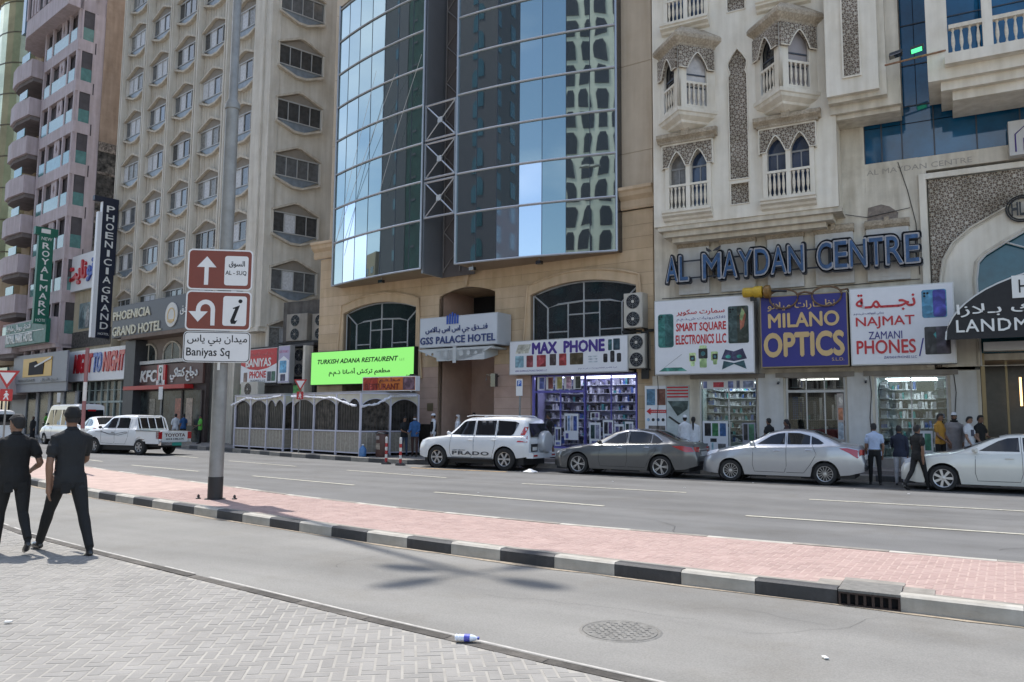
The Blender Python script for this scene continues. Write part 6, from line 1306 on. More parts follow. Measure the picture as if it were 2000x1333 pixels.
for x, y in ((-13.1, 10.62), (-12.45, 10.95)):
    b = thing('anchor_bolt', 'small black bolt stub on red paving %s of pole base' % ('left' if x < -13 else 'right'), 'bolt', (x, y, .14)); MB().lathe([(.05, 0), (.05, .02), (.025, .03), (.025, .07), (.01, .09)], n=8).build('bolt', M_pb, b)
# direction signs: panels face the camera side, right end turned slightly away
A_S = rad(36)
M_brown = mat('sign_brown', (.19, .035, .018), .35, var=.08, vscale=3); M_sgw = mat('sign_plate_white', (.72, .71, .7), .4, var=.03)
def panel(name, label, z0, z1, base, w_=1.27):
    t = thing(name, label, 'traffic sign', (-12.86+.1*math.sin(A_S), 10.62, z0), A_S)
    h = z1-z0; x0, x1 = -w_/2+.04, w_/2+.04
    plate('sign_back', rrect(x0, x1, 0, h, .09), [], .02, mat('grey_back', (.3, .3, .3), .5, var=0), t, (0, -.06, 0)); plate('sign_border', rrect(x0, x1, 0, h, .09), [], .003, M_sgw, t, (0, -.0635, 0))
    plate('sign_field', rrect(x0+.03, x1-.03, .03, h-.03, .07), [], .003, base, t, (0, -.067, 0)); boxo('clamp', (-.16, .16, -.035, .3, h*.5-.03, h*.5+.03), M_pole, t)
    return t, x0, x1, h
t, x0, x1, h = panel('direction_sign', 'brown direction sign with white up arrow reading AL - SUQ, topmost', 4.30, 5.13, M_brown)
MB().prism([(x0+.33, .1), (x0+.41, .1), (x0+.41, .46), (x0+.56, .46), (x0+.37, .68), (x0+.18, .46), (x0+.33, .46)], -.071, -.0675).build('up_arrow', M_sgw, t)
plate('white_inset', rrect(x1-.55, x1-.09, .1, .7, .05), [], .003, M_sgw, t, (0, -.071, 0)); text('AL - SUQ', x1-.53, x1-.12, .3, .4, -.0715, M_dark, t, .002, bold=.01); text('السوق', x1-.47, x1-.16, .46, .6, -.0715, M_dark, t, .002, bold=.02, arabic=True)
t, x0, x1, h = panel('direction_sign', 'brown direction sign with white U-turn arrow and italic information i, middle one', 3.48, 4.28, M_brown)
P = [(x0+.49, .1), (x0+.57, .1)]+[(x0+.385+.185*math.cos(a), .42+.2*math.sin(a)) for a in [math.pi*k/10 for k in range(11)]]+[(x0+.2, .38), (x0+.06, .38), (x0+.245, .17), (x0+.43, .38), (x0+.29, .38)]+[(x0+.385+.1*math.cos(a), .42+.11*math.sin(a)) for a in [math.pi-math.pi*k/10 for k in range(11)]]
MB().prism(P, -.071, -.0675).build('u_turn_arrow', M_sgw, t); plate('white_inset', rrect(x1-.55, x1-.09, .1, .7, .05), [], .003, M_sgw, t, (0, -.071, 0))
MB().prism([(x1-.4, .2), (x1-.38, .14), (x1-.3, .14), (x1-.26, .22), (x1-.3, .2), (x1-.32, .22), (x1-.22, .52), (x1-.36, .46), (x1-.35, .44), (x1-.31, .45)], -.0745, -.0715).build('letter_i', M_dark, t); plate('letter_i_dot', circ(x1-.215, .6, .04, 12), [], .003, M_dark, t, (0, -.0745, 0))
t, x0, x1, h = panel('direction_sign', 'white street sign reading Baniyas Sq in English and Arabic, lowest', 2.84, 3.46, M_sgw, 1.3)
P1, P2 = rrect(x0+.015, x1-.015, .015, h-.015, .08), rrect(x0+.028, x1-.028, .028, h-.028, .07); plate('black_border', P1, [P2], .002, M_dark, t, (0, -.07, 0))
text('Baniyas Sq', x0+.07, x0+.9, .08, .29, -.0675, M_dark, t, .002, bold=.012); text('ميدان بني ياس', x0+.08, x1-.07, .33, .55, -.0675, M_dark, t, .002, bold=.012, arabic=True)
def yield_sign(label, x, y, top, s, rz, pole_r=.03, base=.14):
    t = thing('yield_sign', label, 'traffic sign', (x, y, base), rz); top -= base
    MB().cyl((0, 0, 0), (0, 0, top-.05), pole_r, n=10).build('post', M_pole, t, True)
    tri = lambda k, dy: [(-s*k, dy), (0, dy-s*1.73*k), (s*k, dy)]
    A, B = [(-s, top), (0, top-s*1.73), (s, top)], [(-s*.66, top-s*.2), (0, top-s*1.33), (s*.66, top-s*.2)]
    plate('red_triangle', A, [], .01, M_rw, t, (0, -pole_r-.012, 0)); plate('white_triangle', B, [], .003, M_sgw, t, (0, -pole_r-.0155, 0))
    z1 = top-s*1.73-.02; h = s*1.05; plate('red_square', rrect(-h/2, h/2, z1-h*1.1, z1, .04), [], .01, M_rw, t, (0, -pole_r-.012, 0))
    sq = h*.42; zc = z1-h*.55
    MB().prism([(-sq*.1, zc+sq*.5), (sq*.15, zc+sq*.5), (sq*.55, zc+sq*.05), (sq*.3, zc-.02), (sq*.2, zc-sq*.1), (sq*.5, zc-sq), (sq*.25, zc-sq), (-.0, zc-sq*.35), (-sq*.35, zc-sq), (-sq*.55, zc-sq*.9), (-sq*.2, zc-sq*.1), (-sq*.5, zc-sq*.1), (-sq*.4, zc+sq*.15)][::-1], -pole_r-.0155, -pole_r-.0125).build('walking_figure', M_sgw, t); plate('figure_head', circ(0, zc+sq*.75, sq*.2, 10), [], .003, M_sgw, t, (0, -pole_r-.0155, 0))
    return t
yield_sign('give way triangle over red pedestrian sign on the median at far left', -28.5, 14.95, 3.3, .36, rad(52)); yield_sign('give way triangle over red pedestrian sign between the two pavement kiosks', -25.35, 25.75, 3.45, .3, rad(22), base=.19)
t = thing('parking_sign', 'small white and blue parking sign on grey post before the violet phone shop', 'parking sign', (-14.45, 26.3, .3)); MB().cyl((0, 0, 0), (0, 0, 3.0), .04, n=8).build('post', M_pole, t, True); boxo('sign_plate', (-.14, .14, -.06, -.045, 2.35, 3.0), M_sgw, t); boxo('blue_square', (-.1, .1, -.065, -.0605, 2.72, 2.94), pm((.03, .12, .45)), t); text('P', -.05, .05, 2.75, 2.91, -.0655, M_wl, t, .002)
t = thing('parking_sign', 'white parking plate on slim grey post before the fried chicken shop', 'parking sign', (-40.5, 29.9, .19)); MB().cyl((0, 0, 0), (0, 0, 3.3), .05, n=8).build('post', M_pole, t, True); boxo('sign_plate', (-.18, .18, -.08, -.06, 2.55, 3.3), M_sgw, t)
t = thing('parking_sign', 'white parking plate on grey post at far left before the grey shop', 'parking sign', (-56.3, 33.2, .19)); MB().cyl((0, 0, 0), (0, 0, 3.2), .05, n=8).build('post', M_pole, t, True); boxo('sign_plate', (-.2, .2, -.08, -.06, 2.5, 3.2), M_sgw, t)
t = thing('striped_post', 'slim red and white banded post rising behind the capped man', 'post', (-22.0, 13.7, .14))
for k, (a, b) in enumerate(((0, .6), (.6, 1.25), (1.25, 2.05), (2.05, 2.6), (2.6, 3.6))): MB().lathe([(.055, a), (.055, b-.001)], n=10).build('band', (M_ww if k in (1, 3) else mat('faded_red', (.3, .13, .13), .6, var=.2)), t, True)
# pigeons on the letters and signs
for x, y, z, lb, rz in ((-7.05, 27.35, 7.78, 'dark pigeon perched on the blue letters between A and Y', .3), (-7.35, 27.35, 7.76, 'dark pigeon perched on top of the blue letter M', 2.6), (-8.55, 27.75, 8.46, 'dark pigeon on the first ornate cornice block', 1.2), (-4.75, 27.75, 8.46, 'dark pigeon on the third ornate cornice block', 2)):
    t = thing('pigeon', lb, 'bird', (x, y, z), rz)
    MB().tube([(-.14, 0, .02), (-.08, 0, .05), (0, 0, .08), (.06, 0, .11), (.09, 0, .16), (.11, 0, .18), (.14, 0, .175)], [.012, .03, .055, .05, .028, .025, .006], 8).tube([(0, .02, .04), (0, .02, 0)], .006, 4).tube([(0, -.02, .04), (0, -.02, 0)], .006, 4).build('bird_body', mat('pigeon_grey', (.06, .06, .07), .7, var=.3, vscale=20), t, True)
# ================================================================== vehicles
M_tyre = mat('tyre_rubber', (.022, .022, .022), .85, var=.15, vscale=20); M_rim = mat('alloy_rim', (.5, .5, .51), .3, .75, var=.05); M_plast = mat('black_plastic', (.02, .02, .022), .55, var=.1)
M_cglass = mat('car_glass', (.01, .011, .013), .06, var=0, spec=.45); M_chrome = mat('chrome_trim', (.65, .65, .66), .15, .95, var=0); M_tail = mat('tail_lamp_red', (.4, .012, .015), .15, var=.1, spec=.9, coat=.6); M_head = mat('headlamp_clear', (.5, .52, .55), .08, var=.2, vscale=20, spec=1., coat=.5); M_amber = mat('amber_lens', (.6, .2, .02), .2, var=0)
def paint(name, c, met=.25): return mat(name, c, .32, met, var=.05, vscale=1.2, coat=.9, spec=.6)
def smooth(xs, ys, X, k):
    Y = np.interp(X, xs, ys); ker = np.exp(-np.linspace(-2, 2, 2*k+1)**2); ker /= ker.sum()
    P = np.concatenate([np.full(k, Y[0]), Y, np.full(k, Y[-1])]); return np.convolve(P, ker, 'valid')
class Car:
    def __init__(s, L, W, top, belt, bot, roofw, wheels, r, plan, crown=.04, hoodw=.78):
        s.L, s.W, s.r, s.wheels = L, W/2, r, wheels
        xs = set(np.round(np.linspace(0, L, int(L/.06)+1), 4)) | {.005, .015, .03, L-.005, L-.015, L-.03}
        X = np.array(sorted(xs)); s.X = X; U = np.linspace(0, L, 400)
        f = lambda pts, k: np.interp(X, U, smooth([p[0] for p in pts], [p[1] for p in pts], U, k))
        s.top = f(top, 8); s.belt = f(belt, 6); s.bot = f(bot, 3); s.plan = f(plan, 8)
        s.roofw, s.hoodw, s.crown = roofw/2, hoodw, crown
        s.low = s.bot.copy()
        for i, x in enumerate(X):
            for wx in wheels:
                d = abs(x-wx); ra = r+.055
                if d < ra: s.low[i] = max(s.low[i], r+math.sqrt(ra*ra-d*d))
    def prm(s, x): return [float(np.interp(x, s.X, a)) for a in (s.low, s.belt, s.top, s.plan, s.bot)]
    def section(s, x):
        lo, be, to, pl_, bo = s.prm(x); W = s.W*pl_; be = min(be, to-.015); u = max(0, min(1, (to-be-.06)/.35))
        yr = (s.hoodw*W)*(1-u)+min(s.roofw, W*.86)*u
        h = be-lo
        full = max(be-bo, .05)
        side = lambda z: W*(.955+.045*math.sin(math.pi*min(1, max(0, (z-bo)/full))*.92))*(1-.018*max(0, (z-bo)/full-.75)/.25)
        P = [(side(lo), lo), (side(lo+h*.12), lo+h*.12), (side(lo+h*.3), lo+h*.3), (side(lo+h*.5), lo+h*.5), (side(lo+h*.7), lo+h*.7), (side(lo+h*.88), lo+h*.88), (side(be)*.992, be)]
        ys, zs = P[-1]; P.append((ys-.02-.01*(1-u), be+.012*1+.0*(to-be)))
        for t in (.35, .7): P.append((P[7][0]+(yr-P[7][0])*t*(1 if u > .3 else .9), P[7][1]+(to-.05*u-.012-P[7][1])*(t if u > .3 else t**.6)))
        P += [(yr, to-.045*u-.012), (yr*.93, to-.012*u), (yr*.75, to+s.crown*.45), (yr*.4, to+s.crown*.85), (0, to+s.crown)]
        return P
    def side_y(s, x, z):
        P = s.section(x); ys = [p[0] for p in P[:11]]; zs = [p[1] for p in P[:11]]
        return float(np.interp(z, zs, ys))
    def top_z(s, x, y):
        P = s.section(x)[10:]; ys = [p[0] for p in P][::-1]; zs = [p[1] for p in P][::-1]; return float(np.interp(abs(y), ys, zs))
    def body(s, m, parent, name='body'):
        rows = []
        for x in s.X:
            P = s.section(x); rows.append([(x, -y, z) for y, z in P]+[(x, y, z) for y, z in P[-2::-1]])
        mb = MB().grid(rows); mb.poly(rows[0]); mb.poly(rows[-1])
        n = len(rows[0]); mb2 = [(r[0], r[-1]) for r in rows]
        return mb.build(name, m, parent, True)
    def side_panel(s, name, pts, m, parent, off=.006, both=True, sub=.12):
        """polygon given in (x,z), wrapped on to the side of the car"""
        out = []
        for (x0, z0), (x1, z1) in zip(pts, pts[1:]+pts[:1]):
            n = max(1, int(math.hypot(x1-x0, z1-z0)/sub)); out += [(x0+(x1-x0)*k/n, z0+(z1-z0)*k/n) for k in range(n)]
        c = D.curves.new('t', 'CURVE'); res = []
        for sg in ((-1, 1) if both else (-1,)):
            bm = bmesh.new(); vs_ = [bm.verts.new((x, 0, z)) for x, z in out]; f = bm.faces.new(vs_)
            bmesh.ops.triangulate(bm, faces=[f])
            bmesh.ops.subdivide_edges(bm, edges=[e for e in bm.edges if e.calc_length() > .25], cuts=2)
            for v in bm.verts: v.co.y = sg*(s.side_y(v.co.x, v.co.z)+off)
            bmesh.ops.recalc_face_normals(bm, faces=bm.faces)
            for f in bm.faces: f.smooth = True
            me = D.meshes.new(name); bm.to_mesh(me); bm.free(); me.materials.append(m); res.append(link(name, me, parent))
        D.curves.remove(c); return res[0]
    def strip(s, name, path, w, m, parent, off=.008, both=True):
        for sg in ((-1, 1) if both else (-1,)):
            P = []
            for a, b in zip(path, path[1:]):
                n = max(1, int(math.hypot(b[0]-a[0], b[1]-a[1])/.08)); P += [(a[0]+(b[0]-a[0])*k/n, a[1]+(b[1]-a[1])*k/n) for k in range(n)]
            P.append(path[-1]); MB().tube([(x, sg*(s.side_y(x, z)+off-w*.5), z) for x, z in P], w, 5).build(name, m, parent, True)
    def top_panel(s, name, xa, xb, ya, yb, m, parent, off=.007, n=10):
        rows = []
        for i in range(n+1):
            u = i/n; x = xa+(xb-xa)*u; hw = ya+(yb-ya)*u
            rows.append([(x, hw*v, s.top_z(x, hw*v)+off) for v in np.linspace(-1, 1, 13)])
        return MB().grid(rows).build(name, m, parent, True)
def wheel(parent, x, y, r, w_=.2, spokes=5, rimr=.66, style=0, loc_name='wheel'):
    h = D.objects.new(loc_name, None); COL.objects.link(h); h.parent = parent; h.location = (x, y, r); sg = -1 if y < 0 else 1
    key = ('tyre', round(r, 3), w_)
    if key not in WC: WC[key] = MB().lathe([(r*rimr, -w_/2), (r*.93, -w_/2), (r*.985, -w_/2+.03), (r, -w_/2+.06), (r, w_/2-.06), (r*.985, w_/2-.03), (r*.93, w_/2), (r*rimr, w_/2)], n=30, axis='y', caps=False).mesh('tyre', M_tyre, True)
    link('tyre', WC[key], h)
    key = ('rim', round(r, 3), spokes, style, sg)
    if key not in WC:
        R = r*rimr; yo = sg*w_*.40; mb = MB().lathe([(R, sg*w_*.5), (R*.93, sg*w_*.47), (R*.92, sg*w_*.2), (R, sg*w_*.1)], n=30, axis='y', caps=False); mb.lathe([(R*.2, yo), (R*.2, yo+sg*.03), (R*.05, yo+sg*.035)], n=14, axis='y')
        for k in range(spokes):
            for o in ((0,) if style != 2 else (-.13, .13)):
                a = 2*math.pi*k/spokes+o; d = Vector((math.cos(a), 0, math.sin(a))); p = Vector((-d.z, 0, d.x)); wi, wo = (R*.2, R*(.3 if style == 0 else .12)) if spokes < 10 else (R*.05, R*.06)
                if style == 2: wi, wo = R*.09, R*.1
                q = [d*R*.12-p*wi/2, d*R*.96-p*wo/2, d*R*.96+p*wo/2, d*R*.12+p*wi/2]
                mb.hexa([tuple(v+Vector((0, yo-sg*.02, 0))) for v in q]+[tuple(v+Vector((0, yo+sg*.015, 0))) for v in q])
        WC[key] = mb.mesh('rim', M_rim); WC[key+('b',)] = MB().lathe([(R*.93, sg*w_*.12), (R*.93, sg*w_*.16)], n=24, axis='y').mesh('brake_disc', M_plast)
    link('rim', WC[key], h); link('brake_disc', WC[key+('b',)], h)
WC = {}
def vehicle(name, label, cat, c, loc, rz, col, spec):
    t = thing(name, label, cat, loc, rz); k = D.objects.new('k', None)
    body = c.body(col, t); W = c.W
    MB().box(.25, c.L-.25, -W+.16, W-.16, .2, min(.62, c.r*2-.04)).build('underbody', M_plast, t)
    for wx in c.wheels:
        for q_ in (-1, 1): MB().lathe([(c.r+.06, q_*(W-.2)), (c.r+.06, q_*(W-.05))], (wx, 0, c.r), 20, axis='y', caps=False).build('wheel_arch_liner', M_plast, t)
    for wx in c.wheels:
        for sg in (-1, 1): wheel(t, wx, sg*(W-.13), c.r, spec.get('tw', .21), spec.get('spokes', 5), spec.get('rimr', .66), spec.get('style', 0))
    for w_ in spec.get('windows', []): c.side_panel('side_window', w_, M_cglass, t, .005)
    for a in spec.get('top', []): c.top_panel(*a, M_cglass, t)
    for a in spec.get('gaps', []): c.strip('door_gap', a, .006, M_plast, t, .003)
    for x, z in spec.get('handles', []):
        for sg in (-1, 1): y = sg*(c.side_y(x, z)+.015); MB().tube([(x-.09, y, z), (x, y+sg*.02, z+.005), (x+.09, y, z)], .014, 6).build('door_handle', spec.get('hm', M_chrome), t, True)
    for a in spec.get('trim', []): c.strip('window_trim', a, .012, spec.get('tm', M_chrome), t, .006)
    mx, mz = spec['mirror']
    for sg in (-1, 1): y = sg*(c.side_y(mx, mz)); MB().tube([(mx, y, mz), (mx-.01, y+sg*.08, mz+.02)], .025, 6).tube([(mx, y+sg*.07, mz+.04), (mx-.04, y+sg*.14, mz+.05), (mx, y+sg*.2, mz+.045)], [.05, .075, .045], 8).build('wing_mirror', spec.get('mm', col), t, True)
    for a in spec.get('tails', []): c.side_panel('tail_lamp', a, M_tail, t, .008)
    for a in spec.get('heads', []): c.side_panel('headlamp', a, M_head, t, .008)
    return t
# ---- white off-roader
white = paint('white_paint', (.72, .73, .74), .0)
c = Car(4.6, 1.88, [(0, .72), (.04, .98), (.25, 1.06), (1.15, 1.16), (1.3, 1.22), (1.85, 1.70), (2.1, 1.79), (3.3, 1.83), (4.2, 1.80), (4.4, 1.74), (4.55, 1.25), (4.6, .95)], [(0, .85), (.3, 1.0), (1.3, 1.12), (4.4, 1.16), (4.6, 1.0)], [(0, .42), (.3, .36), (1.5, .36), (3.5, .36), (4.3, .45), (4.6, .5)], 1.36, (.88, 3.67), .39, [(0, .8), (.06, .86), (.35, .97), (.8, 1), (4.0, 1), (4.45, .97), (4.6, .93)], .03, .82)
t = vehicle('off_roader', 'white off-road estate with spare wheel on its tailgate, parked by the hotel entrance', 'car', c, (-17.1, 24.27, 0), 0, white, dict(spokes=6, tw=.25, rimr=.62, mirror=(1.42, 1.2), hm=white, handles=[(2.3, 1.02), (3.25, 1.04)],
  windows=[[(1.42, 1.2), (1.9, 1.64), (2.0, 1.68), (2.38, 1.7), (2.38, 1.2)], [(2.46, 1.2), (2.46, 1.7), (3.25, 1.71), (3.25, 1.2)], [(3.32, 1.2), (3.32, 1.71), (4.0, 1.68), (4.15, 1.62), (3.98, 1.24), (3.9, 1.2)]],
  top=[('windscreen', 1.32, 1.85, .66, .58)], gaps=[[(1.45, 1.15), (1.42, .55), (1.5, .42), (2.3, .42), (2.42, .6), (2.42, 1.7)], [(2.42, .42), (3.15, .42), (3.28, .85), (3.29, 1.7)]],
  tails=[[(4.25, 1.22), (4.42, 1.22), (4.5, 1.5), (4.36, 1.5), (4.3, 1.3)], [(4.15, .98), (4.54, .98), (4.5, 1.2), (4.28, 1.18)]], heads=[[(.05, .86), (.5, .99), (.34, 1.05), (.06, .98)]]))
for z0, z1 in ((1.08, 1.14), (1.28, 1.34)): c.side_panel('reversing_lens', [(4.3, z0), (4.48, z0), (4.48, z1), (4.3, z1)], M_head, t, .012)
# rear end face: glass, lamps, spare wheel, plate, bumper
MB().prism([(-.72, 1.16), (.72, 1.16), (.6, 1.62), (-.6, 1.62)], 4.56, 4.6, axis='x').build('rear_window', M_cglass, t); o_ = t.children[-1]
rw_ = [x for x in t.children if x.name.startswith('rear_window')][0]; rw_.matrix_local = Matrix.Translation((0, 0, 0))
bm_me = rw_.data
for v in bm_me.vertices: v.co.x = 4.60-(v.co.z-1.16)*.3 + (.02 if v.co.x > 4.58 else 0)
sp = MB().lathe([(.05, .26), (.2, .265), (.34, .25), (.385, .2), (.39, .08), (.36, 0)], n=28, axis='x').build('spare_wheel_cover', mat('silver_cover', (.5, .51, .53), .35, .2, var=.06, coat=.6), t, True); sp.location = (4.6, .12, .98)
MB().box(4.5, 4.75, -.85, .85, .44, .62).build('rear_bumper', white, t); MB().box(4.752, 4.77, -.8, -.55, .5, .56).box(4.752, 4.77, .55, .8, .5, .56).build('reflector', M_tail, t)
MB().box(4.58, 4.64, -.72, -.3, .66, .92).build('plate_recess', M_plast, t); MB().box(4.642, 4.65, -.68, -.36, .7, .82).build('number_plate', M_ww, t)
txt = text('PRADO', 1.55, 3.05, .5, .62, -c.side_y(2.2, .55)-.012, mat('grey_decal', (.05, .05, .06), .5, var=0), t, .004, bold=.03, space=1.15); text('LAND CRUISER', 1.55, 2.1, .64, .68, -c.side_y(2.2, .62)-.012, MATS['grey_decal'], t, .003)
for sg in (-1, 1): MB().tube([(1.95, sg*.6, 1.84), (2.2, sg*.62, 1.885), (4.0, sg*.6, 1.87), (4.15, sg*.58, 1.82)], .018, 6).build('roof_rail', white, t, True)
MB().box(1.35, 3.2, -.95, -.85, .34, .4).box(1.35, 3.2, .85, .95, .34, .4).build('side_step', M_plast, t)
# ---- sedans
def sedan_spec(L, H, kind):
    s = L/4.8
    return None
c = Car(4.86, 1.83, [(0, .5), (.03, .66), (.2, .76), (.6, .87), (1.35, .98), (1.5, 1.03), (2.15, 1.36), (2.5, 1.44), (3.0, 1.46), (3.5, 1.41), (4.2, 1.13), (4.4, 1.08), (4.75, 1.06), (4.82, .9), (4.86, .6)], [(0, .62), (.5, .8), (1.4, .93), (3.0, 1.0), (4.3, 1.03), (4.86, .95)], [(0, .26), (.4, .2), (3.6, .2), (4.5, .28), (4.86, .4)], 1.2, (.97, 3.75), .34, [(0, .62), (.05, .72), (.3, .9), (.8, .99), (1.2, 1), (3.8, 1), (4.5, .95), (4.8, .86), (4.86, .8)], .035, .8)
grey = paint('graphite_paint', (.11, .115, .12), .55)
ALT = dict(spokes=5, style=2, tw=.22, rimr=.72, mirror=(1.78, 1.0), mm=M_plast, handles=[(2.42, .88), (3.3, .92)],
  windows=[[(1.85, 1.03), (2.3, 1.3), (2.5, 1.37), (2.62, 1.385), (2.62, 1.04)], [(2.69, 1.04), (2.69, 1.39), (3.1, 1.385), (3.42, 1.32), (3.42, 1.06)], [(3.46, 1.06), (3.46, 1.31), (3.62, 1.24), (3.8, 1.1), (3.72, 1.07)]],
  trim=[[(1.8, 1.02), (2.3, 1.325), (2.65, 1.41), (3.1, 1.41), (3.5, 1.33), (3.85, 1.1), (3.7, 1.05), (1.8, 1.005)]], top=[('windscreen', 1.52, 2.3, .62, .54), ('rear_screen', 3.45, 4.22, .5, .58)],
  gaps=[[(1.75, .98), (1.7, .5), (1.75, .3), (2.6, .3), (2.66, .5), (2.66, 1.4)], [(2.66, .3), (3.25, .3), (3.42, .6), (3.62, .85), (3.5, 1.05)]],
  tails=[[(4.1, .98), (4.4, .99), (4.7, .95), (4.78, .82), (4.55, .8), (4.3, .9)]], heads=[[(.12, .66), (.5, .76), (.62, .83), (.3, .78), (.1, .72)]])
t = vehicle('sedan', 'dark grey saloon parked between the white off-roader and silver saloon', 'car', c, (-11.62, 24.2, 0), 0, grey, ALT)
def rear_face(t, L, z0, z1, hw, platez, lampm=None, lid=None):
    MB().box(L-.01, L+.02, -.26, .26, platez, platez+.13).build('number_plate', M_ww, t); MB().box(L-.06, L+.03, -hw*.9, hw*.9, z0, z0+.1).build('bumper_strip', M_plast, t)
    for sg in (-1, 1): MB().hexa([(L-.05, sg*.5-.02*0, z1-.16), (L+.0, sg*.5, z1-.16), (L-.03, sg*.76, z1-.14), (L-.1, sg*.76, z1-.14), (L-.05, sg*.5, z1), (L+.0, sg*.5, z1), (L-.03, sg*.76, z1), (L-.1, sg*.76, z1)]).build('rear_lamp', M_tail, t)
rear_face(t, 4.86, .42, .96, .75, .68); MB().box(4.86, 4.885, -.5, .5, .86, .9).build('chrome_strip', M_chrome, t)
c2 = Car(4.46, 1.7, [(0, .52), (.03, .7), (.2, .82), (.55, .93), (1.15, 1.05), (1.3, 1.1), (1.95, 1.42), (2.3, 1.5), (2.75, 1.52), (3.2, 1.46), (3.85, 1.17), (4.0, 1.12), (4.35, 1.1), (4.42, .95), (4.46, .65)], [(0, .64), (.5, .84), (1.3, .98), (3.0, 1.04), (4.0, 1.07), (4.46, .98)], [(0, .26), (.4, .22), (3.4, .22), (4.1, .3), (4.46, .4)], 1.14, (.86, 3.46), .315, [(0, .66), (.05, .76), (.3, .92), (.8, .99), (1.2, 1), (3.5, 1), (4.1, .95), (4.4, .86), (4.46, .8)], .035, .8)
silver = paint('silver_paint', (.44, .455, .48), .6)
SUN = dict(spokes=14, tw=.2, rimr=.68, mirror=(1.55, 1.06), handles=[(2.18, .93), (3.05, .96)],
  windows=[[(1.62, 1.1), (2.0, 1.34), (2.2, 1.41), (2.4, 1.43), (2.4, 1.11)], [(2.47, 1.11), (2.47, 1.435), (2.8, 1.43), (3.08, 1.36), (3.08, 1.12)], [(3.12, 1.12), (3.12, 1.35), (3.3, 1.27), (3.45, 1.16), (3.38, 1.13)]],
  top=[('windscreen', 1.35, 2.08, .58, .5), ('rear_screen', 3.18, 3.86, .48, .55)], gaps=[[(1.52, 1.04), (1.5, .5), (1.55, .32), (2.38, .32), (2.44, .5), (2.44, 1.43)], [(2.44, .32), (2.9, .32), (3.08, .55), (3.25, .85), (3.14, 1.1)]],
  tails=[[(3.84, 1.03), (4.05, 1.04), (4.3, .99), (4.4, .86), (4.3, .76), (4.1, .9)]], heads=[[(.12, .72), (.45, .83), (.5, .93), (.25, .88), (.08, .8)]])
t = vehicle('sedan', 'silver saloon with multi-spoke wheel covers parked before the blue optics sign', 'car', c2, (-6.6, 24.15, 0), 0, silver, SUN)
rear_face(t, 4.46, .42, 1.0, .7, .72)
c3 = Car(4.93, 1.84, [(0, .52), (.03, .68), (.2, .8), (.6, .91), (1.3, 1.0), (1.45, 1.05), (2.15, 1.37), (2.5, 1.45), (3.05, 1.475), (3.6, 1.41), (4.25, 1.15), (4.45, 1.1), (4.82, 1.08), (4.9, .9), (4.93, .6)], [(0, .64), (.5, .84), (1.4, .96), (3.0, 1.0), (4.3, 1.03), (4.93, .95)], [(0, .26), (.4, .2), (3.6, .2), (4.5, .28), (4.93, .4)], 1.2, (.98, 3.78), .335, [(0, .66), (.05, .76), (.3, .92), (.8, .99), (1.2, 1), (3.8, 1), (4.5, .95), (4.85, .86), (4.93, .8)], .03, .8)
cream = paint('pearl_cream_paint', (.66, .655, .6), .05)
ACC = dict(spokes=7, tw=.22, rimr=.7, mirror=(1.75, 1.02), hm=cream, handles=[(2.45, .88), (3.35, .9)],
  windows=[[(1.8, 1.05), (2.25, 1.31), (2.45, 1.38), (2.68, 1.4), (2.68, 1.05)], [(2.76, 1.05), (2.76, 1.4), (3.15, 1.4), (3.5, 1.33), (3.5, 1.07)]], top=[('windscreen', 1.48, 2.28, .62, .54), ('rear_screen', 3.6, 4.28, .5, .58)],
  gaps=[[(1.72, .98), (1.7, .5), (1.75, .3), (2.66, .3), (2.72, .5), (2.72, 1.41)], [(2.72, .3), (3.3, .3), (3.45, .6), (3.65, .9)]], heads=[[(.1, .68), (.5, .8), (.62, .9), (.3, .86), (.08, .78)]], tails=[[(4.5, 1.02), (4.86, .98), (4.88, .8), (4.6, .86)]])
t = vehicle('sedan', 'cream white saloon cut off by the right picture edge, seven-spoke wheels', 'car', c3, (-1.24, 24.08, 0), 0, cream, ACC)
ms = vehicle('sedan', 'small white saloon on the road just behind the white pickup', 'car', c2, (-40.6, 25.6, 0), rad(-18), white, dict(SUN, mm=white)); ms.scale = (1.08, 1.08, 1.12)
# ---- pickup: cab and hood from a loft, load bed as its own body
cp = Car(3.75, 1.8, [(0, .75), (.03, .98), (.2, 1.08), (.9, 1.16), (1.15, 1.2), (1.75, 1.68), (1.95, 1.76), (2.6, 1.8), (3.3, 1.78), (3.5, 1.74), (3.72, 1.2), (3.75, 1.0)], [(0, .85), (.3, 1.02), (1.2, 1.12), (3.4, 1.16), (3.75, 1.15)], [(0, .45), (.3, .42), (3.75, .42)], 1.3, (.92,), .36, [(0, .78), (.05, .86), (.3, .96), (.8, 1), (3.75, 1)], .03, .82)
t = vehicle('pickup_truck', 'white double cab pickup with lettered tailgate and green plate, driving left', 'pickup truck', cp, (-36.25, 23.4, 0), rad(3), white, dict(spokes=6, tw=.22, rimr=.6, mirror=(1.4, 1.18), mm=M_plast, hm=M_plast, handles=[(2.2, 1.0), (3.1, 1.02)],
  windows=[[(1.4, 1.2), (1.8, 1.58), (1.95, 1.66), (2.3, 1.68), (2.3, 1.2)], [(2.38, 1.2), (2.38, 1.68), (3.0, 1.68), (3.15, 1.64), (3.22, 1.2)]], top=[('windscreen', 1.18, 1.76, .62, .55)],
  gaps=[[(1.38, 1.15), (1.4, .5), (2.26, .48), (2.34, .6), (2.34, 1.7)], [(2.34, .48), (3.05, .48), (3.25, .8), (3.27, 1.6)]], heads=[[(.05, .85), (.5, .98), (.4, 1.08), (.06, 1.0)]]))
bw = .9
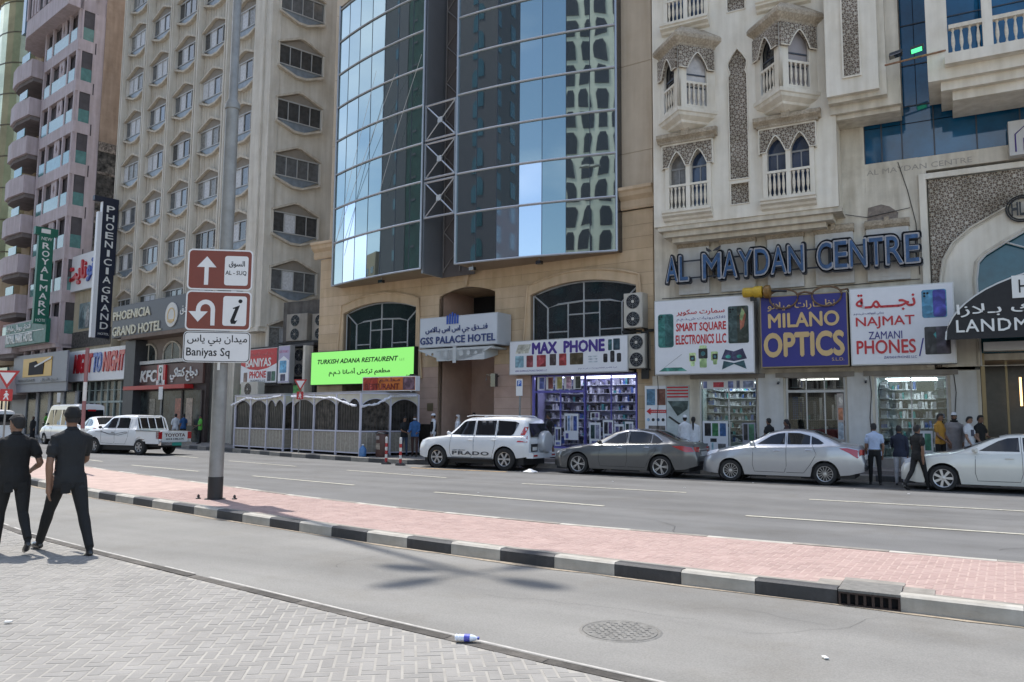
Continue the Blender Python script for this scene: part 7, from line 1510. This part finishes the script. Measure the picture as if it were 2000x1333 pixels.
MB().prism([(3.78, .48), (3.8, .48), (3.82, .42), (3.62+.36, .42)][:0]+[(3.76, .45), (3.62, .45), (3.62, 1.08), (5.28, 1.08), (5.28, .5), (4.55, .5), (4.5, .62), (4.38, .74), (4.2, .79), (4.0, .79), (3.84, .74), (3.72, .62)][::-1] if False else [(3.77, 1.08), (5.28, 1.08), (5.28, .52), (4.48, .52), (4.42, .66), (4.3, .77), (4.12, .82), (3.95, .8), (3.82, .72), (3.77, .6)][::-1], -bw, -bw+.06).prism([(3.77, 1.08), (5.28, 1.08), (5.28, .52), (4.48, .52), (4.42, .66), (4.3, .77), (4.12, .82), (3.95, .8), (3.82, .72), (3.77, .6)][::-1], bw-.06, bw).box(3.77, 3.83, -bw+.06, bw-.06, .6, 1.1).box(3.83, 5.2, -bw+.06, bw-.06, .62, .68).build('load_bed', white, t)
MB().box(5.2, 5.28, -bw+.2, bw-.2, .56, 1.08).build('tailgate', white, t); MB().box(3.77, 5.3, -bw-.02, -bw+.08, 1.081, 1.11).box(3.77, 5.3, bw-.08, bw+.02, 1.081, 1.11).build('bed_rail', M_plast, t)
for sg in (-1, 1): MB().box(5.12, 5.3, sg*bw-.0 if sg < 0 else bw-.19, sg*bw+.19 if sg < 0 else bw, .74, 1.06).build('tail_lamp', M_tail, t)
MB().box(5.25, 5.42, -.85, .85, .46, .6).build('rear_bumper', M_chrome, t); MB().box(5.425, 5.44, -.25, .25, .44, .58).build('number_plate', mat('green_plate', (.02, .25, .2), .5, var=0), t)
o = text('TOYOTA', -.55, .55, .84, .98, 0, mat('dark_red_letters', (.1, .03, .03), .5, var=0), t, .004, bold=.03); o.rotation_euler = (0, 0, rad(90)); o.location = (5.285, 0, 0)
o = text('4X4 HILUX', -.5, .5, .7, .77, 0, M_dark, t, .004, bold=.03); o.rotation_euler = (0, 0, rad(90)); o.location = (5.285, 0, 0)
for y in (-.62, -.2, .2, .62): MB().tube([(3.85, y, 1.12), (3.62, y, 1.72)], .022, 6).build('rear_guard_bar', white, t)
MB().tube([(3.86, -.8, 1.1), (3.62, -.76, 1.66), (3.56, -.62, 1.76), (3.56, .62, 1.76), (3.62, .76, 1.66), (3.86, .8, 1.1)], .035, 7).build('roll_hoop', white, t, True); MB().prism([(-.72, 1.2), (.72, 1.2), (.64, 1.68), (-.64, 1.68)], 0, .01, axis='x').build('rear_window', M_cglass, t)
rw2 = [x for x in t.children if x.name.startswith('rear_window')][0]
for v in rw2.data.vertices: v.co.x = 3.79-(v.co.z-1.1)*.4+(.01 if v.co.x > .005 else 0)
for sg in (-1, 1): wheel(t, 4.0, sg*(bw-.13), .36, .22, 6, .6)
MB().box(.3, 5.0, -.6, .6, .36, .6).build('chassis', M_plast, t); MB().tube([(4.9, -.5, .35), (5.3, -.5, .4)], .03, 6).build('exhaust', M_plast, t)
for p in ([(.95, 1.02), (1.5, 1.0), (2.0, .9), (2.6, .88), (3.2, .98)], [(1.3, 1.05), (1.8, .96), (2.4, .93), (3.0, 1.02)]): cp.strip('side_decal', p, .012, mat('grey_decal', (.05, .05, .06)), t, .004)
# ---- vans
def van(name, label, loc, rz, L, W, H, hood, col, r=.33, windows=True):
    c = Car(L, W, [(0, .7), (.03, .98), (.25, 1.06), (hood, 1.14), (hood+.75, H-.12), (hood+1.0, H-.02), (L-.4, H), (L-.1, H-.06), (L-.02, H-.4), (L, 1.0)], [(0, .85), (hood, 1.08), (L, 1.12)], [(0, .35), (L, .35)], W*.86, (hood+.25, L-1.05), r, [(0, .8), (.1, .9), (.5, .99), (L-.3, 1), (L, .95)], .04, .85)
    z1 = H-.32 if H > 2.1 else H-.22
    wins = [[(hood+.32, 1.18), (hood+.8, z1-.02), (hood+1.3, z1), (hood+1.3, 1.18)]]+([[(hood+1.4+k*1.15, 1.2), (hood+1.4+k*1.15, z1), (hood+2.45+k*1.15, z1), (hood+2.45+k*1.15, 1.2)] for k in range(int((L-hood-1.6)/1.15))] if windows else [])
    t = vehicle(name, label, 'van', c, loc, rz, col, dict(spokes=6, tw=.2, rimr=.6, mirror=(hood+.25, 1.2), mm=M_plast, windows=wins, top=[('windscreen', hood+.06, hood+.72, W*.36, W*.33)], gaps=[[(hood+.3, 1.1), (hood+.35, .45), (hood+1.3, .45), (hood+1.35, z1)]], heads=[[(.05, .8), (.4, .9), (.3, 1.02), (.06, .98)]], handles=[(hood+1.15, 1.0)], hm=M_plast))
    MB().prism([(-W*.4, 1.2), (W*.4, 1.2), (W*.36, z1), (-W*.36, z1)], L-.02, L+.012, axis='x').build('rear_window', M_cglass, t)
    for sg in (-1, 1): MB().box(L-.06, L+.01, sg*(W*.44)-.06, sg*(W*.44)+.06, .85, 1.25).build('tail_lamp', M_tail, t)
    MB().box(L-.05, L+.08, -W*.44, W*.44, .4, .58).build('rear_bumper', M_plast if H > 2.1 else col, t)
    return t
t = van('minibus', 'white high roof minibus beyond the white pickup and small saloon', (-49.4, 28.9, 0), rad(-10), 5.3, 1.88, 2.42, .75, white); boxo('red_roof_lamp', (5.2, 5.32, -.2, .25, 2.02, 2.12), M_tail, t)
van('small_van', 'small white delivery van at the far left edge behind the standing men', (-50.2, 24.6, 0), rad(-10), 4.3, 1.8, 2.02, .75, white, windows=False)
# ================================================================== people
SKIN = mat('skin_brown', (.2, .105, .065), .5, var=.1, vscale=6); SKIN2 = mat('skin_light_brown', (.3, .17, .11), .5, var=.1, vscale=6)
M_hair = mat('black_hair', (.012, .01, .01), .6, var=.3, vscale=60, bump=.6, bscale=120)
def cloth(n, c, r=.85): return mat('cloth_'+n, c, r, var=.14, vscale=7, bump=.9, bscale=9)
CL = dict(black=cloth('black', (.0085, .0088, .0095)), char=cloth('charcoal', (.014, .0155, .0175)), navy=cloth('navy', (.015, .02, .04)), white=cloth('white', (.66, .67, .7)), ltblue=cloth('light_blue', (.42, .5, .66)), grey=cloth('grey', (.24, .22, .22)), ltgrey=cloth('light_grey', (.45, .46, .5)), orange=cloth('ochre', (.42, .21, .03)), blue=cloth('blue', (.03, .1, .25)), lime=cloth('lime', (.12, .45, .06)), jeans=cloth('denim', (.05, .075, .13)), brown=cloth('brown', (.06, .03, .025)), pale=cloth('pale', (.5, .47, .45)))
M_shoe = mat('shoe_leather', (.02, .018, .017), .3, var=.2, coat=.3); M_shoew = mat('shoe_white', (.6, .6, .6), .6, var=.1)
def ell_ring(c, rx, ry, n=16, ax=(1, 0, 0), ay=(0, 1, 0)):
    c, ax, ay = Vector(c), Vector(ax), Vector(ay)
    return [tuple(c+ax*(rx*math.cos(2*math.pi*k/n))+ay*(ry*math.sin(2*math.pi*k/n))) for k in range(n)]
def person(label, x, y, z, rz, h=1.74, top='black', bottom='black', sleeve=.55, pose=None, vox=.022, hair='short', robe=None, skin=SKIN, shoe=M_shoe, extras=(), fingers=False, build_=1.0, group=None, lean=0., shorts=False):
    """local +y is forward, feet at z 0; pose angles in degrees: leg l/r (hip forward, knee bend), arm l/r (forward, out, elbow)"""
    P = dict(legL=(4, 2), legR=(-4, 4), armL=(4, 7, 12), armR=(0, 7, 14), head=(0, 0)); P.update(pose or {})
    s = h/1.75; B = build_; bones = []     # (p, q, r, slot)
    mats = [CL[top], CL[bottom], skin, shoe]; mb = MB()
    R = lambda a: rad(a)
    def legpts(sg, hip, knee):
        H = Vector((sg*.095, 0, .93)); K = H+Vector((sg*.01, math.sin(R(hip))*.43, -math.cos(R(hip))*.43)); a2 = hip-knee
        A = K+Vector((sg*.005, math.sin(R(a2))*.42, -math.cos(R(a2))*.42)); return H, K, A, a2
    legs = {sg: legpts(sg, *P['legL' if sg < 0 else 'legR']) for sg in (-1, 1)}
    drop = min(legs[-1][2].z, legs[1][2].z)-.08
    def Z(v): return Vector((v[0], v[1], v[2]-drop))
    for sg in (-1, 1):
        H, K, A, a2 = [Z(q) if isinstance(q, Vector) else q for q in legs[sg]]
        if robe is None:
            lw = 1.0 if not shorts else 1.05
            mb.tube([H+Vector((0, 0, .04)), H+(K-H)*.15, H+(K-H)*.5, K, K+(A-K)*.25, K+(A-K)*.6, A+Vector((0, 0, .01))], [.088*B, .09*B, .078*B, .061*lw, .062, .052, .047 if not shorts else .034], 12)
            bones.append((H, K, .08, 1)); bones.append((K, A, .055, 1 if not shorts else 2))
        f = Vector((sg*.15*.3, math.cos(R(a2*.5)), -math.sin(R(min(0, a2)*-.9)) if a2 < -15 else 0)).normalized()
        heel = A+Vector((0, -.03, -.045)); toe = A+f*.19+Vector((0, 0, -.05))
        mb.tube([heel+Vector((0, -.02, .0)), heel+f*.03, heel+f*.12, toe-f*.04, toe+f*.01], [.028, .038, .042, .036, .022], 10); mb.tube([A, A+Vector((0, 0, -.05))], [.036, .036], 8)
        bones.append((heel, toe, .036, 3))
    lean_v = Vector((0, math.sin(R(lean)), 0))
    pz = .93-drop
    if robe is None:
        rings = [((0, -.0, pz-.12), .135*B, .105*B), ((0, -.005, pz-.05), .155*B, .118*B), ((0, -.008, pz+.05), .158*B, .118*B), ((0, 0, pz+.15), .148*B, .108*B), ((0, .003, pz+.28), .155*B, .112*B), ((0, -.003, pz+.40), .172*B, .115*B), ((0, -.01, pz+.48), .168, .098), ((0, -.012, pz+.53), .125, .078), ((0, -.008, pz+.56), .066, .06)]
    else:
        hem = .1; st = max(abs(P['legL'][0]), abs(P['legR'][0]))*.004
        rings = [((0, .0, hem), .17*B, .15*B+st), ((0, 0, .35), .175*B, .14*B+st*.6), ((0, 0, pz-.15), .185*B, .14*B), ((0, 0, pz+.05), .175*B, .135*B), ((0, 0, pz+.2), .165*B, .125*B), ((0, 0, pz+.38), .18*B, .12*B), ((0, -.01, pz+.48), .17, .1), ((0, -.012, pz+.53), .125, .078), ((0, -.008, pz+.56), .066, .06)]
    lr = []
    for c, rx, ry in rings:
        k = max(0, (c[2]-pz)); lr.append(ell_ring((c[0], c[1]+math.sin(R(lean))*k, c[2]), rx, ry, 18))
    mb.grid(lr, close=True); mb.poly(lr[0][::-1]); mb.poly(lr[-1])
    topv = Vector((0, math.sin(R(lean))*.5, 0))
    bones.append((Vector((0, 0, pz+.03)), Vector((0, 0, pz+.5))+topv, .12, 0))
    if robe is None: bones.append((Vector((0, 0, pz-.12)), Vector((0, 0, pz-.11)), .14, 0 if top != bottom else 0))
    else: bones.append((Vector((0, 0, .1)), Vector((0, 0, pz)), .15, 0))
    hands = {}
    for sg, key in ((-1, 'armL'), (1, 'armR')):
        fw, out, el = P[key]; S_ = Vector((sg*.178*max(1, B*.97), -.01, pz+.458))+topv
        d1 = Vector((sg*math.sin(R(out)), math.sin(R(fw))*math.cos(R(out)), -math.cos(R(fw))*math.cos(R(out)))); E_ = S_+d1*.29
        inw = P.get(key+'_in', 4); a = fw+el
        d2 = Vector((-sg*math.sin(R(inw)), math.sin(R(a)), -math.cos(R(a)))).normalized(); W_ = E_+d2*.25
        q = S_+(E_-S_)*sleeve*1.0
        if sleeve >= 1.5:
            mb.tube([S_+Vector((-sg*.05, 0, .02)), S_, E_, W_-d2*.02, W_], [.05, .057, .05, .042, .032], 12)
        else:
            mb.tube([S_+Vector((-sg*.05, 0, .02)), S_, S_+(E_-S_)*.3, S_+(E_-S_)*min(1, sleeve), S_+(E_-S_)*(min(1, sleeve)+.02)], [.05, .056, .062, .061, .044], 12); mb.tube([S_, E_, E_+d2*.06, W_], [.046, .04, .041, .027], 10)
        bones.append((S_, S_+(E_-S_)*min(1, sleeve), .06, 0))
        if sleeve < 1: bones.append((S_+(E_-S_)*(sleeve+.08), E_, .042, 2))
        bones.append((E_, W_-d2*.02, .038, 2 if sleeve < 1.5 else 0)); bones.append((W_, W_+d2*.15, .03, 2)); hands[sg] = (W_, d2)
        # hand: palm, four fingers, thumb
        side = Vector((0, 1, 0)) if abs(d2.y) < .8 else Vector((0, 0, 1)); side = (side-d2*side.dot(d2)).normalized(); nrm = d2.cross(side)
        mb.tube([W_, W_+d2*.04, W_+d2*.085], [.026, .033, .03], 8)
        if fingers:
            for k, (off, ln) in enumerate(((-.03, .075), (-.011, .085), (.009, .08), (.028, .062))):
                b0 = W_+d2*.06+side*off*.8; mb.tube([b0, b0+d2*.04+side*off*.15, b0+d2*(.04+ln*.5)+nrm*sg*-.008, b0+d2*(.035+ln)+nrm*sg*-.022], [.011, .0105, .0095, .0075], 8)
            b0 = W_+d2*.025+side*.025; mb.tube([b0, b0+side*.028+d2*.03, b0+side*.032+d2*.065], [.012, .011, .008], 8)
        else:
            mb.tube([W_+d2*.08, W_+d2*.13, W_+d2*.165-nrm*sg*.01], [.03, .026, .015], 8); mb.tube([W_+d2*.03, W_+d2*.07+side*.035], [.012, .01], 6)
    # neck and head
    N_ = Vector((0, -.012, pz+.53))+topv; yaw, nod = P['head']; C_h = N_+Vector((0, .02+.05*math.sin(R(nod)), .155))
    mb.tube([N_-Vector((0, 0, .03)), N_+Vector((0, .008, .08))], [.058, .05], 12); bones.append((N_, N_+Vector((0, 0, .06)), .05, 2))
    hx, hy = Vector((math.cos(R(yaw)), math.sin(R(yaw)), 0)), Vector((-math.sin(R(yaw)), math.cos(R(yaw)), 0)); up = (Vector((0, 0, 1))+hy*math.sin(R(nod))*.6).normalized()
    hd = lambda a, b, c: C_h+hx*a+hy*b+up*c
    head = [(-.115, .03, .03, .045), (-.1, .02, .045, .06), (-.07, .005, .052, .075), (-.03, 0, .062, .086), (.01, -.002, .067, .092), (.05, -.004, .067, .091), (.085, -.008, .055, .077), (.11, -.01, .035, .045), (.118, -.01, .012, .016)]
    rr = [ell_ring(hd(0, b, zz), rx, ry, 16, hx, hy) for zz, b, rx, ry in head]; mb.grid(rr, close=True); mb.poly(rr[0][::-1]); mb.poly(rr[-1])
    mb.tube([hd(0, .085, .012), hd(0, .1, -.012), hd(0, .108, -.028), hd(0, .092, -.036)], [.007, .011, .015, .012], 8)          # nose
    mb.tube([hd(-.02, .088, -.062), hd(0, .094, -.06), hd(.02, .088, -.062)], [.006, .009, .006], 6)                                # lips
    for q in (-1, 1): mb.tube([hd(q*.065, -.005, .02), hd(q*.076, -.012, .0), hd(q*.067, -.002, -.028)], [.009, .013, .008], 6)   # ears
    bones.append((hd(0, 0, -.06), hd(0, 0, .05), .08, 2))
    me = mb.mesh('body', mats[0]); o = link('body', me); md = o.modifiers.new('r', 'REMESH'); md.mode = 'VOXEL'; md.voxel_size = vox; sm = o.modifiers.new('s', 'SMOOTH'); sm.factor = .5; sm.iterations = 3 if vox < .015 else 2
    bpy.context.view_layer.update(); me2 = eval_mesh(o, 'body'); D.objects.remove(o); D.meshes.remove(me)
    me2.materials.clear()
    for m in mats: me2.materials.append(m)
    n = len(me2.polygons); ce = np.empty(n*3); me2.polygons.foreach_get('center', ce); ce = ce.reshape(-1, 3); best = np.full(n, 9.); idx = np.zeros(n, int)
    for p, q, r_, slot in bones:
        p, q = np.array(p), np.array(q); d = q-p; t_ = np.clip(((ce-p)@d)/max(d@d, 1e-9), 0, 1); dist = np.linalg.norm(ce-(p+t_[:, None]*d), axis=1)-r_; m_ = dist < best; best[m_] = dist[m_]; idx[m_] = slot
    if robe is None:
        hemz = pz-.10; low = (ce[:, 2] < hemz) & (idx == 0) & (np.abs(ce[:, 0]) < .19); idx[low] = 1; hi = (ce[:, 2] > hemz) & (idx == 1); idx[hi] = 0
        if 'tucked' in extras: tk = (ce[:, 2] < pz+.06) & (idx == 0) & (np.abs(ce[:, 0]) < .165); idx[tk] = 1
    me2.polygons.foreach_set('material_index', idx.astype(np.int32)); me2.polygons.foreach_set('use_smooth', np.ones(n, bool)); me2.transform(Matrix.Scale(s, 4))
    t = thing('person', label, 'person', (x, y, z), rad(rz), group); link('body', me2, t)
    S4 = Matrix.Scale(s, 4)
    def part(mb_, nm, m, sm_=True):
        me_ = mb_.mesh(nm, m, sm_); me_.transform(S4); return link(nm, me_, t)
    # eyes and brows
    for q in (-1, 1):
        e = MB().lathe([(.001, -.011), (.008, -.008), (.011, 0), (.008, .008), (.001, .011)], tuple(hd(q*.03, .083, .008)), 8); part(e, 'eye', mat('eye_dark', (.05, .04, .035), .2, var=0)); part(MB().tube([hd(q*.014, .094, .028), hd(q*.03, .093, .032), hd(q*.048, .08, .027)], .004, 5), 'eyebrow', M_hair)
    rnd_ = random.Random(sum(map(ord, label)))
    def cap_shell(zcut, grow, name, m, front=.03, backz=-.06, noise=.004):
        rows = []
        for zz, b, rx, ry in [(-.06, 0, .062, .082)]+head[3:]:
            ring = []
            for k in range(20):
                a = 2*math.pi*k/20; fz = math.sin(a)          # +1 front
                lim = zcut if fz > .3 else (zcut+(backz-zcut)*min(1, (.3-fz)/.8)); z2 = max(zz, lim); g_ = grow+(rnd_.uniform(-noise, noise))
                kx = 1-max(0, (z2-zz))*0; ring.append(tuple(hd(0, b, z2)+hx*((rx+g_)*math.cos(a))+hy*((ry+g_)*math.sin(a))+up*(grow if zz > .1 else 0)))
            rows.append(ring)
        m_ = MB().grid(rows, close=True); m_.poly(rows[-1]); return part(m_, name, m)
    if hair == 'short': cap_shell(.06, .013, 'hair', M_hair, backz=-.055)
    elif hair == 'cap':
        cap_shell(.035, .012, 'hair', M_hair, backz=-.05, noise=.002); cap_shell(.045, .02, 'cap', CL['black'], backz=.0, noise=.001); part(MB().prism([(-.06, .08), (.06, .08), (.045, .15), (0, .17), (-.045, .15)], .0, .008, axis='z'), 'cap_peak', CL['black']).matrix_local = Matrix.Translation((C_h*s)+up*.05) @ Matrix.Rotation(R(yaw), 4, 'Z')
    elif hair == 'kufi': cap_shell(.03, .01, 'hair', M_hair, backz=-.05, noise=.002); cap_shell(.048, .018, 'skullcap', CL['white'], backz=.045, noise=.0)
    elif hair == 'long':
        cap_shell(.06, .016, 'hair', M_hair, backz=-.06); part(MB().tube([hd(0, -.09, .0), hd(0, -.12, -.06), hd(0, -.13, -.16), hd(0, -.12, -.3), hd(0, -.11, -.42)], [.045, .04, .035, .03, .012], 10), 'ponytail', M_hair)
    elif hair in ('scarf', 'wscarf'):
        m = CL['black'] if hair == 'scarf' else CL['pale']; cap_shell(.075, .02, 'headscarf', m, backz=-.06, noise=.002); part(MB().tube([hd(0, -.03, -.03), hd(0, -.02, -.1), N_+Vector((0, -.0, .0)), N_+Vector((0, 0, -.08))], [.088, .085, .1, .15], 14), 'scarf_drape', m)
    if 'beard' in extras: part(MB().tube([hd(-.06, .03, -.05), hd(-.04, .075, -.09), hd(0, .09, -.1), hd(.04, .075, -.09), hd(.06, .03, -.05)], [.015, .025, .032, .025, .015], 8), 'beard', M_hair)
    if 'neckscarf' in extras: part(MB().tube([N_+Vector((.08*math.cos(a), .07*math.sin(a)+.01, .02)) for a in [2*math.pi*k/12 for k in range(13)]], .03, 8), 'neck_scarf', CL['black'])
    if robe is None and 'nocollar' not in extras: part(MB().tube([N_+Vector((.062*math.cos(a), .058*math.sin(a)+.004, .022+.012*math.sin(a)*-1)) for a in [2*math.pi*k/14 for k in range(15)]], .013, 6), 'collar', CL[top])
    if 'belt' in extras: part(MB().lathe([(.156*B, -.015), (.156*B, .02)], (0, -.008, pz+.055), 18, caps=False), 'belt', M_shoe)
    if 'print' in extras: part(MB().box(-.08, .08, .108, .116, pz+.2, pz+.4), 'shirt_print', mat('shirt_print', (.1, .1, .14), .7, var=.9, vscale=25), False)
    if 'mask' in extras: part(MB().tube([hd(-.06, .05, -.04), hd(0, .1, -.045), hd(.06, .05, -.04)], [.02, .035, .02], 8), 'face_mask', CL['white'])
    if 'vest' in extras: 
        rg = [ell_ring((0, 0, pz+k), .17*B+.008, .125*B, 16) for k in (.02, .2, .38, .46)]; part(MB().grid(rg, close=True), 'vest', CL['black'])
    if 'pockets' in extras:
        for q in (-1, 1): part(MB().prism(rrect(q*.075-.05, q*.075+.05, pz-.16, pz-.04, .012), -.128, -.118), 'back_pocket', CL[bottom], False)
    return t
# foreground pair walking away on the near pavement
person('man in dark cap, dark polo shirt and black trousers striding left on the pavement', -9.4, 5.72, .12, 80, 1.86, 'char', 'black', .62, dict(legL=(31, 3), legR=(-25, 5), armL=(-6, 10, 12), armR=(26, 8, 48), head=(-4, 0)), vox=.011, hair='cap', fingers=True, build_=1.03, extras=('pockets',))
person('man with black hair and no cap, in black shirt, cut by the left edge', -9.93, 5.36, .12, 74, 1.68, 'black', 'black', .62, dict(legL=(12, 4), legR=(-14, 30), armR=(-14, 16, 82), armR_in=10, armL=(14, 8, 40), head=(34, 3)), vox=.011, fingers=True, build_=1.1, extras=('pockets',))
# group between the silver and cream cars
person('man in light blue shirt and black trousers walking to the phone shop', -1.95, 24.4, .0, 12, 1.74, 'ltblue', 'black', .6, dict(legL=(7, 3), legR=(-6, 5), armL=(8, 7, 12), armR=(-4, 10, 14)), vox=.017, extras=('tucked', 'belt'), skin=SKIN)
person('man in dark long sleeved shirt and pale grey jeans seen from behind', -1.32, 24.6, .0, -4, 1.68, 'navy', 'ltgrey', 1.6, dict(legL=(4, 2), legR=(3, 6), armL=(24, 10, 60), armR=(2, 6, 20)), vox=.017, shoe=M_shoe)
person('man in black T-shirt and trousers stepping along the road by the cream car', -.82, 23.2, .0, -42, 1.73, 'black', 'black', .55, dict(legL=(-16, 20), legR=(15, 2), armL=(12, 6, 15), armR=(-8, 8, 12)), vox=.017, extras=('nocollar',))
person('man in ochre orange shirt standing with clasped hands before the phone shop', -.33, 26.6, .3, -120, 1.74, 'orange', 'black', .6, dict(armL=(8, 4, 38), armR=(8, 4, 38), armL_in=24, armR_in=24, head=(0, 18)), vox=.018)
person('bearded man in long grey robe and white skullcap by the shop pier', .05, 26.95, .3, 205, 1.78, 'grey', 'grey', 1.6, dict(armL=(5, 6, 15), armR=(5, 6, 15), head=(-30, 12)), vox=.018, hair='kufi', robe=True, build_=1.22, extras=('beard', 'neckscarf'))
person('man in white T-shirt with dark chest print looking down', .42, 26.6, .3, 240, 1.66, 'white', 'ltgrey', .55, dict(armL=(16, 5, 30), armR=(8, 5, 20), head=(0, 22)), vox=.018, extras=('nocollar', 'print'), skin=SKIN2)
person('man in black T-shirt behind the one in white, at the arched entrance', .72, 27.0, .3, 230, 1.7, 'black', 'jeans', .55, dict(armL=(14, 5, 45), armR=(8, 5, 20), head=(0, 15)), vox=.02, extras=('nocollar',))
person('man with dark hair and dark shirt passing behind the silver saloon', -5.28, 26.7, .3, 60, 1.58, 'char', 'black', .6, dict(legL=(12, 4), legR=(-12, 14)), vox=.02)
person('woman with brown hair passing behind the silver saloon roof', -4.72, 26.7, .3, 80, 1.54, 'brown', 'black', .6, dict(legL=(10, 4), legR=(-10, 12)), vox=.02, hair='long')
person('man in white robe and white skullcap walking behind the dark grey saloon', -8.05, 26.5, .3, 20, 1.66, 'white', 'white', 1.6, dict(legL=(8, 2), legR=(-8, 2), armL=(10, 5, 12)), vox=.02, hair='kufi', robe=True)
person('woman in white coat with long black ponytail beside white robed man', -7.78, 26.6, .3, 10, 1.6, 'white', 'white', 1.6, dict(legL=(6, 2), legR=(-6, 2)), vox=.02, hair='long', robe=True)
person('man in black T-shirt and shorts stepping along before the violet shop', -13.33, 26.6, .3, 100, 1.72, 'black', 'black', .6, dict(legL=(18, 6), legR=(-10, 4), armR=(20, 6, 60), armL=(20, 6, 60), head=(0, 10)), vox=.018, shorts=True, extras=('nocollar',))
person('person in dark grey shirt and jeans beside kiosk, holding something', -20.02, 26.4, .19, 250, 1.64, 'char', 'jeans', .6, dict(armL=(20, 5, 60), armR=(20, 5, 60), head=(0, 15)), vox=.02)
person('person in blue jacket and face mask behind the striped bollards', -19.4, 26.3, .19, 200, 1.72, 'blue', 'brown', 1.6, dict(armL=(15, 5, 50), armR=(15, 5, 50), head=(10, 10)), vox=.02, extras=('mask',))
person('man with white skullcap, black vest and white shirt by the entrance', -18.97, 27.0, .3, 140, 1.68, 'white', 'white', 1.6, dict(legL=(8, 3), legR=(-8, 8)), vox=.02, hair='kufi', extras=('vest',))
person('person with white headscarf partly hidden behind the white off-roader', -17.68, 26.9, .3, 120, 1.62, 'white', 'grey', 1.6, vox=.02, hair='wscarf', robe=True)
person('dark clothed man deep in the shade of the recessed hotel entrance', -18.6, 29.6, .3, 180, 1.74, 'navy', 'black', 1.6, vox=.024)
person('man in white shirt walking outside the fried chicken shop', -41.75, 31.9, .19, 70, 1.76, 'white', 'ltgrey', 1.2, dict(legL=(14, 3), legR=(-12, 10)), vox=.026)
person('man in blue shirt just behind the white shirted pedestrian', -41.4, 32.2, .19, 80, 1.74, 'blue', 'black', .6, dict(legL=(10, 3), legR=(-10, 10)), vox=.026)
person('delivery man in bright green shirt outside the fried chicken shop', -38.25, 30.9, .19, 160, 1.68, 'lime', 'black', .6, dict(armL=(15, 5, 70), armR=(15, 5, 40)), vox=.026)
person('man in bright green shirt by grey shop at far left', -59.2, 34.0, .19, 120, 1.75, 'lime', 'black', .6, vox=.03)
person('man in black clothes beside the far green shirted man', -58.3, 34.0, .19, 100, 1.72, 'black', 'black', 1.6, vox=.03)
person('woman in black robe and headscarf crossing the far road', -57.3, 32.0, .0, 200, 1.68, 'black', 'black', 1.6, dict(legL=(10, 2), legR=(-8, 4)), vox=.03, hair='scarf', robe=True)
